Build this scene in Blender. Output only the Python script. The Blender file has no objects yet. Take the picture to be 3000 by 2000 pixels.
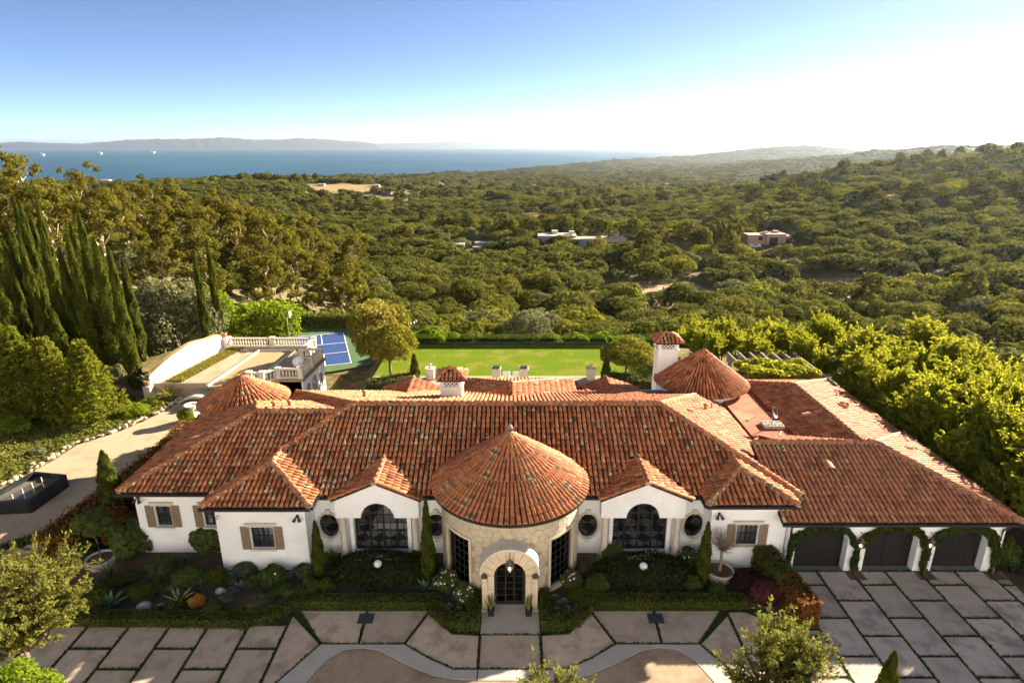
import bpy, bmesh, math, random
import numpy as np
from mathutils import Vector, Matrix, noise
from mathutils.geometry import tessellate_polygon

random.seed(7)
scn = bpy.context.scene
COL = scn.collection
R_ = math.radians

# ------------------------------------------------------------------ camera
CAM_H = 21.0
FPX = 1800.0                      # focal length in photo pixels (3000 wide)
PITCH = math.atan(576.0 / FPX)    # the horizon stands 576 px above the middle
cam_d = bpy.data.cameras.new('camera')
cam = bpy.data.objects.new('camera', cam_d)
COL.objects.link(cam)
cam_d.sensor_width = 36.0
cam_d.lens = 36.0 * FPX / 3000.0
cam_d.clip_start = 0.5
cam_d.clip_end = 400000.0
cam.location = (0, 0, CAM_H)
cam.rotation_euler = (math.pi / 2 - PITCH, 0, 0)
scn.camera = cam

HAZE = 2.4e-5
# ------------------------------------------------------------------ sky, sun, exposure
SUN_AZ = R_(53.0)     # to the right of the view direction (+Y), behind the house
SUN_EL = R_(19.6)
world = bpy.data.worlds.new('World')
scn.world = world
world.use_nodes = True
wn = world.node_tree.nodes
sky = wn.new('ShaderNodeTexSky')
sky.sky_type = 'NISHITA'
sky.sun_disc = False
sky.sun_elevation = SUN_EL
sky.sun_rotation = SUN_AZ
sky.altitude = 100.0
sky.air_density = 0.27
sky.dust_density = 0.0
sky.ozone_density = 0.8
world.node_tree.links.new(sky.outputs[0], wn['Background'].inputs[0])
wn['Background'].inputs[1].default_value = 0.05
sun_d = bpy.data.lights.new('sun', 'SUN')
sun = bpy.data.objects.new('sun', sun_d)
COL.objects.link(sun)
sun_d.energy = 5.0
sun_d.angle = R_(0.53)
sun_d.color = (1.0, 0.86, 0.66)
SUNV = Vector((math.cos(SUN_EL) * math.sin(SUN_AZ), math.cos(SUN_EL) * math.cos(SUN_AZ), math.sin(SUN_EL)))
sun.rotation_euler = SUNV.to_track_quat('Z', 'Y').to_euler()
sun.location = (60, 40, 60)
scn.view_settings.view_transform = 'Standard'
scn.view_settings.look = 'None'
scn.view_settings.gamma = 1.0
scn.view_settings.exposure = 2.4
scn.view_settings.use_curve_mapping = False
cy = scn.cycles
cy.use_denoising = True
cy.max_bounces = 6
cy.diffuse_bounces = 3
cy.glossy_bounces = 2
cy.transmission_bounces = 4
cy.transparent_max_bounces = 12
cy.volume_bounces = 0
cy.use_adaptive_sampling = True
cy.adaptive_threshold = 0.02
cy.caustics_reflective = False
cy.caustics_refractive = False
cy.sample_clamp_indirect = 6.0

# ------------------------------------------------------------------ survey helpers: photo pixel -> place
_c, _s = math.cos(PITCH), math.sin(PITCH)
def ray(u, v):
    x = (u - 1500) / FPX; y = -(v - 1000) / FPX
    return Vector((x, _c + y * _s, -_s + y * _c))
def Zp(u, v, z=0.0):
    d = ray(u, v); t = (z - CAM_H) / d.z
    return Vector((d.x * t, d.y * t, z))
def Yp(u, v, y):
    d = ray(u, v); t = y / d.y
    return Vector((d.x * t, y, CAM_H + d.z * t))

# ------------------------------------------------------------------ object helpers
WPOS = {}
def link(o): COL.objects.link(o); return o
def setp(o, label=None, cat=None, group=None, kind=None):
    if label: o['label'] = label
    if cat: o['category'] = cat
    if group: o['group'] = group
    if kind: o['kind'] = kind
    return o
def adopt(o, parent):
    if parent is None: return
    o.parent = parent
    loc = WPOS.get(parent.name, Vector((0, 0, 0)))
    o.matrix_parent_inverse = Matrix.Translation(-loc)
def thing(name, loc, label, cat, group=None):
    o = bpy.data.objects.new(name, None)
    o.empty_display_size = 0.3
    link(o); o.location = loc
    WPOS[o.name] = Vector(loc)
    return setp(o, label, cat, group)
def obj(name, me, mat=None, parent=None, label=None, cat=None, group=None, kind=None, mw=None):
    o = bpy.data.objects.new(name, me)
    if mat is not None and len(me.materials) == 0: me.materials.append(mat)
    link(o)
    if mw is not None: o.matrix_basis = mw
    adopt(o, parent)
    return setp(o, label, cat, group, kind)
def copy_tree(o, parent=None):
    c = o.copy(); link(c)
    if parent is not None: c.parent = parent
    for ch in list(o.children): copy_tree(ch, c)
    return c

def mesh_py(name, verts, faces, smooth=False):
    me = bpy.data.meshes.new(name)
    me.from_pydata([tuple(v) for v in verts], [], faces)
    me.update()
    if smooth: me.polygons.foreach_set('use_smooth', [True] * len(me.polygons))
    return me
def mesh_np(name, verts, faces, smooth=False, attrs=None):
    """verts (N,3), faces (M,k) arrays; attrs {name: per-face floats}"""
    verts = np.asarray(verts, np.float32); faces = np.asarray(faces, np.int32)
    me = bpy.data.meshes.new(name)
    n, k = faces.shape
    me.vertices.add(len(verts)); me.vertices.foreach_set('co', verts.ravel())
    me.loops.add(n * k); me.loops.foreach_set('vertex_index', faces.ravel())
    me.polygons.add(n); me.polygons.foreach_set('loop_start', np.arange(0, n * k, k, dtype=np.int32))
    if smooth: me.polygons.foreach_set('use_smooth', np.ones(n, bool))
    if attrs:
        for a, vals in attrs.items():
            at = me.attributes.new(a, 'FLOAT', 'FACE')
            at.data.foreach_set('value', np.asarray(vals, np.float32))
    me.update(calc_edges=True)
    return me

class MB:
    """collects simple solids and builds them as one mesh"""
    def __init__(s): s.v = []; s.f = []
    def add(s, vs, fs, mw=None):
        b = len(s.v)
        for p in vs: s.v.append(tuple(mw @ Vector(p)) if mw is not None else tuple(p))
        for f in fs: s.f.append(tuple(b + i for i in f))
        return s
    def box(s, x0, x1, y0, y1, z0, z1, mw=None, bev=0.0):
        if bev <= 0:
            vs = [(x, y, z) for z in (z0, z1) for y in (y0, y1) for x in (x0, x1)]
            fs = [(0, 2, 3, 1), (4, 5, 7, 6), (0, 1, 5, 4), (1, 3, 7, 5), (3, 2, 6, 7), (2, 0, 4, 6)]
            return s.add(vs, fs, mw)
        b = bev
        def ring(z, i): return [(x0 + i, y0 + i, z), (x1 - i, y0 + i, z), (x1 - i, y1 - i, z), (x0 + i, y1 - i, z)]
        vs = ring(z0, 0) + ring(z1 - b, 0) + ring(z1, b)
        fs = [(3, 2, 1, 0)] + [(i, (i + 1) % 4, 4 + (i + 1) % 4, 4 + i) for i in range(4)] + [(4 + i, 4 + (i + 1) % 4, 8 + (i + 1) % 4, 8 + i) for i in range(4)] + [(8, 9, 10, 11)]
        return s.add(vs, fs, mw)
    def lathe(s, prof, n=12, mw=None, cap=True):
        vs = []; fs = []
        for r, z in prof:
            for i in range(n):
                a = 2 * math.pi * i / n
                vs.append((r * math.cos(a), r * math.sin(a), z))
        m = len(prof)
        for j in range(m - 1):
            for i in range(n):
                k = (i + 1) % n
                fs.append((j * n + i, j * n + k, (j + 1) * n + k, (j + 1) * n + i))
        if cap:
            fs.append(tuple(range(n - 1, -1, -1))); fs.append(tuple((m - 1) * n + i for i in range(n)))
        return s.add(vs, fs, mw)
    def tube(s, pts, radii, n=6):
        pts = [Vector(p) for p in pts]
        if not hasattr(radii, '__len__'): radii = [radii] * len(pts)
        vs = []; fs = []
        for j, p in enumerate(pts):
            d = (pts[min(j + 1, len(pts) - 1)] - pts[max(j - 1, 0)])
            if d.length < 1e-6: d = Vector((0, 0, 1))
            d.normalize()
            a = d.cross(Vector((0, 0, 1)))
            if a.length < 0.05: a = d.cross(Vector((1, 0, 0)))
            a.normalize(); b = d.cross(a)
            for i in range(n):
                t = 2 * math.pi * i / n
                vs.append(p + (a * math.cos(t) + b * math.sin(t)) * radii[j])
        for j in range(len(pts) - 1):
            for i in range(n):
                k = (i + 1) % n
                fs.append((j * n + i, (j + 1) * n + i, (j + 1) * n + k, j * n + k))
        fs.append(tuple(range(n))); fs.append(tuple((len(pts) - 1) * n + i for i in range(n - 1, -1, -1)))
        return s.add(vs, fs)
    def prism(s, poly, z0, z1):
        n = len(poly)
        vs = [(p[0], p[1], z0) for p in poly] + [(p[0], p[1], z1) for p in poly]
        area = sum(poly[i][0] * poly[(i + 1) % n][1] - poly[(i + 1) % n][0] * poly[i][1] for i in range(n))
        o = list(range(n)) if area > 0 else list(range(n - 1, -1, -1))
        fs = [tuple(n + i for i in o), tuple(reversed(o))]
        for i in range(n):
            a, b = o[i], o[(i + 1) % n]
            fs.append((a, b, n + b, n + a))
        return s.add(vs, fs)
    def mesh(s, name, smooth=False): return mesh_py(name, s.v, s.f, smooth)
    def build(s, name, mat, parent=None, smooth=False, **kw):
        return obj(name, s.mesh(name, smooth), mat, parent, **kw)

def xform(loc=(0, 0, 0), rz=0.0, rx=0.0, ry=0.0, sc=1.0):
    m = Matrix.Translation(loc) @ Matrix.Rotation(rz, 4, 'Z') @ Matrix.Rotation(rx, 4, 'X') @ Matrix.Rotation(ry, 4, 'Y')
    if hasattr(sc, '__len__'): return m @ Matrix.Diagonal((sc[0], sc[1], sc[2], 1))
    return m @ Matrix.Scale(sc, 4)

# ------------------------------------------------------------------ materials
MATS = {}
def new_mat(name):
    m = bpy.data.materials.new(name); m.use_nodes = True
    nt = m.node_tree; b = nt.nodes['Principled BSDF']
    return m, nt, nt.nodes, nt.links, b
def rgb(c): return (c[0], c[1], c[2], 1.0)
def mixc(nt, fac, a, b, blend='MIX'):
    n = nt.nodes.new('ShaderNodeMix'); n.data_type = 'RGBA'; n.blend_type = blend
    for sock, val in ((n.inputs[0], fac), (n.inputs[6], a), (n.inputs[7], b)):
        if isinstance(val, bpy.types.NodeSocket): nt.links.new(val, sock)
        elif isinstance(val, (int, float)): sock.default_value = val
        else: sock.default_value = rgb(val)
    return n.outputs[2]
def noise_fac(nt, scale, lo=0.35, hi=0.65, detail=4.0, coord='Object', w=None, rough=0.6):
    tc = nt.nodes.new('ShaderNodeTexCoord')
    n = nt.nodes.new('ShaderNodeTexNoise')
    n.inputs['Scale'].default_value = scale; n.inputs['Detail'].default_value = detail
    n.inputs['Roughness'].default_value = rough
    nt.links.new(tc.outputs[coord], n.inputs['Vector'])
    r = nt.nodes.new('ShaderNodeMapRange')
    r.inputs[1].default_value = lo; r.inputs[2].default_value = hi
    nt.links.new(n.outputs[0], r.inputs[0])
    return r.outputs[0], n.outputs[0]
def add_bump(nt, b, height, strength, dist):
    bp = nt.nodes.new('ShaderNodeBump')
    bp.inputs['Strength'].default_value = strength; bp.inputs['Distance'].default_value = dist
    nt.links.new(height, bp.inputs['Height']); nt.links.new(bp.outputs[0], b.inputs['Normal'])
def mat(name, c, c2=None, rough=0.8, scale=3.0, bump=0.0, bscale=40.0, bdist=0.02, spec=0.3, metal=0.0, c3=None, s3=0.7, lo=0.35, hi=0.65, objv=0.0):
    if name in MATS: return MATS[name]
    m, nt, N, L, b = new_mat(name)
    b.inputs['Roughness'].default_value = rough
    b.inputs['Specular IOR Level'].default_value = spec
    b.inputs['Metallic'].default_value = metal
    if c2 is None: c2 = tuple(min(1, x * 0.82) for x in c)
    f, _ = noise_fac(nt, scale, lo, hi)
    col = mixc(nt, f, c, c2)
    if c3 is not None:
        f3, _ = noise_fac(nt, s3, 0.5, 0.68)
        col = mixc(nt, f3, col, c3)
    if objv > 0:
        oi = N.new('ShaderNodeObjectInfo'); mo = N.new('ShaderNodeMath'); mo.operation = 'MULTIPLY'; mo.inputs[1].default_value = objv
        L.new(oi.outputs['Random'], mo.inputs[0]); col = mixc(nt, mo.outputs[0], col, tuple(x * 0.62 for x in c))
    L.new(col, b.inputs['Base Color'])
    if bump > 0:
        _, h = noise_fac(nt, bscale, detail=6)
        add_bump(nt, b, h, bump, bdist)
    MATS[name] = m
    return m
def leaf_mat(name, dark, light, trans=0.4, tcol=None, rough=0.85, objvar=0.25, spec=0.04, warm=None):
    if name in MATS: return MATS[name]
    m, nt, N, L, b = new_mat(name)
    at = N.new('ShaderNodeAttribute'); at.attribute_name = 'tint'
    col = mixc(nt, at.outputs['Fac'], dark, light)
    oi = N.new('ShaderNodeObjectInfo')
    w = warm or (light[0] * 1.5, light[1] * 1.1, light[2] * 0.7)
    mr = N.new('ShaderNodeMath'); mr.operation = 'MULTIPLY'; mr.inputs[1].default_value = objvar
    L.new(oi.outputs['Random'], mr.inputs[0])
    col = mixc(nt, mr.outputs[0], col, w)
    L.new(col, b.inputs['Base Color'])
    b.inputs['Roughness'].default_value = rough
    b.inputs['Specular IOR Level'].default_value = spec
    tr = N.new('ShaderNodeBsdfTranslucent')
    tc = tcol or (light[0] * 1.6, light[1] * 1.5, light[2] * 0.6)
    L.new(mixc(nt, 0.65, col, tc), tr.inputs['Color'])
    mx = N.new('ShaderNodeMixShader'); mx.inputs[0].default_value = trans
    L.new(b.outputs[0], mx.inputs[1]); L.new(tr.outputs[0], mx.inputs[2])
    L.new(mx.outputs[0], N['Material Output'].inputs['Surface'])
    MATS[name] = m
    return m
# ================================================================== the ground, the sea, the islands, the air
def smooth(t): t = np.clip(t, 0, 1); return t * t * (3 - 2 * t)
_PD = np.array([0, 40, 60, 66, 72, 85, 110, 150, 220, 330, 600, 1100, 2000, 2900, 5000, 8000, 14000.])
_PZ = np.array([-.1, -.1, -.1, -1.0, -3.5, -9, -17, -24, -26, -28, -42, -60, -86, -115, -115, -115, -116.])
_CA = np.tan(np.array([-80, -45, -27, -18, -10, -4, 0.2, 6.6, 13.2, 14.0, 60, 80]) * math.pi / 180)
_CD = np.array([2700, 2700, 2750, 2800, 3030, 3280, 3500, 5000, 7400, 10500, 12000, 12000.])
def terrain(x, y):
    x = np.asarray(x, float); y = np.asarray(y, float)
    d = np.hypot(x, np.maximum(y, 0))
    z = np.interp(d, _PD, _PZ)
    # flat estate platform
    plat = smooth((70 - y) / 6) * smooth((52 - x) / 16) * smooth((x + 44) / 10)
    z = z * (1 - plat) - 0.1 * plat
    # sunken strip by the sports court
    low = smooth((x + 24.5) / 1.0) * smooth((-13.6 - x) / 1.5) * smooth((y - 47) / 2.0) * plat
    z = z - 2.1 * low
    d2 = np.hypot(x, y)
    z = z + 26 * smooth((-x - 31) / 60) * (1 - smooth((d2 - 110) / 170))
    z = z + np.minimum(np.maximum(x - 90, 0) * 0.15, 58) * (1 - smooth((y - 560) / 520)) * smooth((y - 60) / 80)
    z = z + 126 * np.exp(-((x - 1950) / 950) ** 2 - ((y - 2500) / 480) ** 2)
    z = z + 55 * np.exp(-((x - 1500) / 420) ** 2 - ((y - 3300) / 500) ** 2)
    z = z + 118 * np.exp(-((x - 2750) / 800) ** 2 - ((y - 6200) / 600) ** 2)
    z = z + 165 * np.exp(-((x - 4500) / 700) ** 2 - ((y - 9300) / 900) ** 2)
    z = z + 26 * np.exp(-((x + 410) / 150) ** 2 - ((y - 830) / 190) ** 2)
    z = z + 12 * np.exp(-((x + 250) / 140) ** 2 - ((y - 900) / 120) ** 2)
    # rolling relief, none on the platform
    far = smooth((d - 75) / 200)
    z = z + far * (3.5 * np.sin(x / 61.0 + 1.3 * np.sin(y / 83.0)) + 3.0 * np.sin(y / 47.0 + 0.8 * np.sin(x / 39.0)))
    # unseen slope added behind the camera, bounces sunlight onto the shaded front
    z = z + 0.85 * np.clip(-y - 10, 0, 300) * smooth((-y - 6) / 14)
    # shore
    dc = np.interp(x / np.maximum(y, 1), _CA, _CD)
    z = np.where(y > 50, z * (1 - smooth((d - dc + 60) / 60)) + (-150) * smooth((d - dc + 60) / 60), z)
    return z
def tz(x, y): return float(terrain(x, y))
def Gp(u, v, zoff=0.0):
    """where the sight line through a photo pixel meets the ground"""
    d = ray(u, v); t = 15.0; last = t
    while t < 14000:
        p = d * t
        if CAM_H + p.z < tz(p.x, p.y) + zoff: break
        last = t; t *= 1.01
    lo, hi = last, t
    for _ in range(20):
        m = (lo + hi) / 2; p = d * m
        if CAM_H + p.z < tz(p.x, p.y) + zoff: hi = m
        else: lo = m
    p = d * hi
    return Vector((p.x, p.y, tz(p.x, p.y)))

def dryness(x, y):
    m1 = np.exp(-((x + 232) / 42) ** 2 - ((y - 850) / 34) ** 2)
    m2 = np.exp(-((x + 150) / 30) ** 2 - ((y - 215) / 22) ** 2) * 0
    return np.clip(m1 * 1.6, 0, 1)
rr = np.concatenate([[0.0], np.geomspace(6, 14500, 250)])
aa = np.concatenate([np.linspace(R_(-180), R_(-88), 40)[:-1], np.linspace(R_(-88), R_(88), 281), np.linspace(R_(88), R_(180), 40)[1:]])
RR, AA = np.meshgrid(rr, aa, indexing='ij')
TX = RR * np.sin(AA); TY = RR * np.cos(AA) - 45.0
TZ = terrain(TX, TY)
nr, na = RR.shape
idx = np.arange(nr * na).reshape(nr, na)
tf = np.stack([idx[:-1, :-1], idx[:-1, 1:], idx[1:, 1:], idx[1:, :-1]], -1).reshape(-1, 4)
tv = np.stack([TX, TY, TZ], -1).reshape(-1, 3)
fc = tv[tf].mean(1)
me = mesh_np('ground', tv, tf[:, ::-1], True, {'dry': dryness(fc[:, 0], fc[:, 1])})
gm, nt, N, L, b = new_mat('hillside earth')
f1, h1 = noise_fac(nt, 0.05, 0.4, 0.6, 8)
f2, _ = noise_fac(nt, 0.9, 0.42, 0.6, 5)
c = mixc(nt, f1, (0.07, 0.07, 0.022), (0.15, 0.13, 0.05))
c = mixc(nt, f2, c, (0.19, 0.145, 0.07))
at = N.new('ShaderNodeAttribute'); at.attribute_name = 'dry'
c = mixc(nt, at.outputs['Fac'], c, (0.29, 0.215, 0.105))
ge = N.new('ShaderNodeNewGeometry'); sx_ = N.new('ShaderNodeSeparateXYZ'); L.new(ge.outputs['Position'], sx_.inputs[0])
mr_ = N.new('ShaderNodeMapRange'); mr_.inputs[1].default_value = 2.0; mr_.inputs[2].default_value = -12.0; L.new(sx_.outputs[1], mr_.inputs[0])
c = mixc(nt, mr_.outputs[0], c, mixc(nt, f1, (0.55, 0.565, 0.59), (0.50, 0.515, 0.54)))  # added slope behind the camera turns pale grey, to bounce neutral light
L.new(c, b.inputs['Base Color']); b.inputs['Roughness'].default_value = 1.0
b.inputs['Specular IOR Level'].default_value = 0.1
ground = obj('ground', me, gm, kind='structure')
ground['label'] = 'brushy ground of the estate platform, canyon and valley'

# sea
sm, nt, N, L, b = new_mat('sea water')
f, h = noise_fac(nt, 0.0006, 0.4, 0.62, 7)
mp = N.new('ShaderNodeMapping'); mp.inputs['Scale'].default_value = (0.35, 1.6, 1)
L.new(mixc(nt, f, (0.006, 0.052, 0.095), (0.014, 0.085, 0.13)), b.inputs['Base Color'])
b.inputs['Roughness'].default_value = 0.42
b.inputs['Specular IOR Level'].default_value = 0.12
_, hb = noise_fac(nt, 0.02, detail=5)
add_bump(nt, b, hb, 0.35, 8.0)
me = mesh_py('sea', [(-95000, 1500, -120), (95000, 1500, -120), (95000, 110000, -120), (-95000, 110000, -120)], [(0, 1, 2, 3)])
obj('sea', me, sm, kind='structure')['label'] = 'blue ocean reaching to the horizon'

# islands on the horizon
def island(name, prof, dist, label, seed, deep=4200):
    us = np.linspace(prof[0][0], prof[-1][0], 260)
    vs = np.interp(us, [p[0] for p in prof], [p[1] for p in prof])
    ny = 14
    V = []
    for i in range(len(us)):
        top = Yp(us[i], vs[i], dist)
        hh = max(top.z + 120, 0.0)
        for j in range(ny):
            t = j / (ny - 1)
            w = 1 - abs(t - 0.55) / 0.55 if t < 0.55 else 1 - (t - 0.55) / 0.45
            yy = dist + (t - 0.55) * deep
            n1 = noise.noise(Vector((us[i] * 0.055 + seed, t * 4.0, seed))) + 0.5 * noise.noise(Vector((us[i] * 0.14, t * 8.0, seed + 9)))
            edge = min(1.0, (us[i] - us[0]) / 15.0, (us[-1] - us[i]) / 15.0)
            h = hh * (max(w, 0) ** 0.75) * (1 + 0.38 * n1 * (1 - w * 0.75)) * (0.35 + 0.65 * edge)
            V.append((top.x * yy / dist, yy, -124 + h + (4 if w > 0.02 else 0)))
    ix = np.arange(len(us) * ny).reshape(len(us), ny)
    F = np.stack([ix[:-1, :-1], ix[1:, :-1], ix[1:, 1:], ix[:-1, 1:]], -1).reshape(-1, 4)
    m = mat('island scrub', (0.022, 0.032, 0.045), (0.010, 0.018, 0.028), rough=1.0, scale=0.0012, spec=0.05)
    obj(name, mesh_np(name, V, F, True), m, kind='structure')['label'] = label
island('island', [(-60, 423), (0, 419), (60, 415), (120, 418), (180, 420), (235, 421.5), (300, 416), (380, 409), (450, 407), (540, 407), (600, 405), (650, 401), (740, 408.5), (800, 409), (870, 404), (950, 407), (1000, 411), (1060, 415), (1110, 420)], 28000, 'long mountainous island on the horizon at left', 3.1)
island('island', [(1080, 421), (1190, 418), (1250, 417), (1310, 413.5), (1370, 415), (1430, 418), (1490, 422)], 33000, 'faint low island on the horizon right of the long one', 8.4)

# the air between here and the islands
hm = bpy.data.materials.new('sea haze'); hm.use_nodes = True
hn = hm.node_tree.nodes; hl = hm.node_tree.links
hn.remove(hn['Principled BSDF'])
pv = hn.new('ShaderNodeVolumePrincipled')
pv.inputs['Color'].default_value = (0.74, 0.87, 1.0, 1)
pv.inputs['Density'].default_value = HAZE
pv.inputs['Anisotropy'].default_value = 0.6
pv.inputs['Density Attribute'].default_value = ''
hl.new(pv.outputs[0], hn['Material Output'].inputs['Volume'])
try: hm.cycles.homogeneous_volume = True
except Exception: pass
hb_ = MB().box(-97000, 97000, -1500, 112000, -152, 345)
obj('haze', hb_.mesh('haze'), hm, kind='stuff')['label'] = 'thin sea haze over the valley and the channel'
# ================================================================== the villa: materials
STUCCO = mat('white stucco', (0.83, 0.84, 0.86), (0.77, 0.775, 0.785), rough=0.9, scale=0.8, bump=0.25, bscale=25, bdist=0.01, c3=(0.70, 0.695, 0.69), s3=0.45)
TRIM = mat('cast stone trim', (0.60, 0.55, 0.46), (0.50, 0.45, 0.37), rough=0.85, scale=4, bump=0.2, bscale=40)
CREAM = mat('cream limestone', (0.62, 0.53, 0.38), (0.54, 0.45, 0.31), rough=0.85, scale=2.5, bump=0.25, bscale=30)
BLACKMET = mat('black metal', (0.012, 0.012, 0.014), (0.02, 0.02, 0.022), rough=0.45, scale=5, spec=0.5)
DARKWOOD = mat('dark stained wood', (0.018, 0.014, 0.012), (0.032, 0.025, 0.02), rough=0.45, scale=6, spec=0.4)
SHUTWOOD = mat('weathered oak', (0.27, 0.19, 0.13), (0.19, 0.135, 0.09), rough=0.9, scale=9, bump=0.3, bscale=60)
MORTAR = mat('lime mortar', (0.46, 0.36, 0.27), (0.30, 0.22, 0.16), rough=1.0, scale=6)
FLATROOF = mat('rust red roof coating', (0.36, 0.10, 0.045), (0.28, 0.08, 0.04), rough=0.85, scale=1.5, c3=(0.36, 0.24, 0.11), s3=0.35)
TERRA = mat('plain terracotta', (0.50, 0.23, 0.13), (0.40, 0.17, 0.09), rough=0.85, scale=5)
PAN = mat('tile pans', (0.05, 0.02, 0.012), (0.03, 0.014, 0.01), rough=0.95, scale=7)  # pans coloured near black to deepen the shade between the barrels

def tile_material():
    m, nt, N, L, b = new_mat('clay barrel tile')
    at = N.new('ShaderNodeAttribute'); at.attribute_name = 'tint'
    cr = N.new('ShaderNodeValToRGB')
    L.new(at.outputs['Fac'], cr.inputs[0])
    e = cr.color_ramp.elements
    e[0].position = 0.0; e[0].color = (0.13, 0.045, 0.02, 1)
    e[1].position = 1.0; e[1].color = (0.56, 0.27, 0.13, 1)
    for p, c in ((0.2, (0.24, 0.085, 0.036)), (0.45, (0.37, 0.125, 0.046)), (0.7, (0.45, 0.165, 0.062)), (0.88, (0.47, 0.21, 0.09))):
        q = e.new(p); q.color = rgb(c)
    col = cr.outputs[0]
    tn = N.new('ShaderNodeAttribute'); tn.attribute_name = 'tone'
    col = mixc(nt, tn.outputs['Fac'], col, (0.30, 0.155, 0.105))
    fs, _ = noise_fac(nt, 7.0, 0.42, 0.7, 5)
    col = mixc(nt, fs, col, mixc(nt, 0.55, col, (0.12, 0.05, 0.03)))
    # lichen on single tiles
    li = N.new('ShaderNodeAttribute'); li.attribute_name = 'lichen'
    _, raw = noise_fac(nt, 9.0, detail=7, rough=0.75)
    sub = N.new('ShaderNodeMath'); sub.operation = 'ADD'
    L.new(raw, sub.inputs[0]); L.new(li.outputs['Fac'], sub.inputs[1])
    r = N.new('ShaderNodeMapRange'); r.inputs[1].default_value = 0.94; r.inputs[2].default_value = 1.08
    L.new(sub.outputs[0], r.inputs[0])
    fq, _ = noise_fac(nt, 5.0, 0.42, 0.58, 3)
    lc = mixc(nt, fq, (0.55, 0.43, 0.23), (0.09, 0.075, 0.055))
    col = mixc(nt, r.outputs[0], col, lc)
    L.new(col, b.inputs['Base Color'])
    b.inputs['Roughness'].default_value = 0.8
    b.inputs['Specular IOR Level'].default_value = 0.25
    _, h = noise_fac(nt, 30.0, detail=6)
    add_bump(nt, b, h, 0.3, 0.01)
    return m
TILE = tile_material()
def glass_material(name, tint=(0.55, 0.6, 0.62), base=0.25):
    m, nt, N, L, b = new_mat(name)
    N.remove(b)
    g = N.new('ShaderNodeBsdfGlossy'); g.inputs['Roughness'].default_value = 0.03
    g.inputs['Color'].default_value = (0.9, 0.92, 0.95, 1)
    t = N.new('ShaderNodeBsdfTransparent'); t.inputs['Color'].default_value = rgb(tint)
    lw = N.new('ShaderNodeLayerWeight'); lw.inputs[0].default_value = base
    mx = N.new('ShaderNodeMixShader')
    L.new(lw.outputs['Fresnel'], mx.inputs[0]); L.new(t.outputs[0], mx.inputs[1]); L.new(g.outputs[0], mx.inputs[2])
    L.new(mx.outputs[0], N['Material Output'].inputs['Surface'])
    return m
GLASS = glass_material('window glass', (0.86, 0.88, 0.9), 0.2)

villa = thing('villa', (0, 33, 0), 'sprawling white stucco villa with terracotta barrel tile roofs and round stone entrance tower', 'house')

# ------------------------------------------------------------------ roof tiles
_th = np.linspace(0, math.pi, 7)
def tile_template(r0, r1, ln, lift):
    lo = np.stack([r0 * np.cos(_th), np.zeros(7), r0 * 1.08 * np.sin(_th) + lift - 0.03], -1)
    up = np.stack([r1 * np.cos(_th), np.full(7, ln), r1 * 1.08 * np.sin(_th) - 0.03], -1)
    k = (r0 - 0.022) / r0
    inn = np.stack([k * r0 * np.cos(_th), np.full(7, 0.004), k * r0 * 1.08 * np.sin(_th) + lift - 0.03], -1)
    v = np.concatenate([lo, up, inn])
    f = [(i, i + 1, 8 + i, 7 + i) for i in range(6)] + [(14 + i, 15 + i, i + 1, i) for i in range(6)]
    return v, np.array(f)
TV, TF = tile_template(0.101, 0.080, 0.50, 0.052)
TILES = []        # (matrix 4x4, tint, lichen, tone, clip planes or None, dist)
def rng(seed): return np.random.default_rng(seed)
RG = rng(11)
def tile_vals(lichen, tone):
    t = float(np.clip(RG.normal(0.46, 0.22), 0, 1))
    l = float(np.clip(RG.normal(lichen, 0.16), 0.0, 0.62))
    return t, l, float(np.clip(tone + RG.normal(0, 0.12), 0, 1))
def slope_frame(poly):
    P = [Vector(p) for p in poly]
    u = (P[1] - P[0]).normalized()
    n = None
    for k in range(2, len(P)):
        n = u.cross(P[k] - P[0])
        if n.length > 0.1: break
    n.normalize()
    if n.z < 0: n = -n
    w = n.cross(u)
    if w.z < 0: u = -u; w = n.cross(u)
    return P, u, w, n
DECKS = {}
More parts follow.
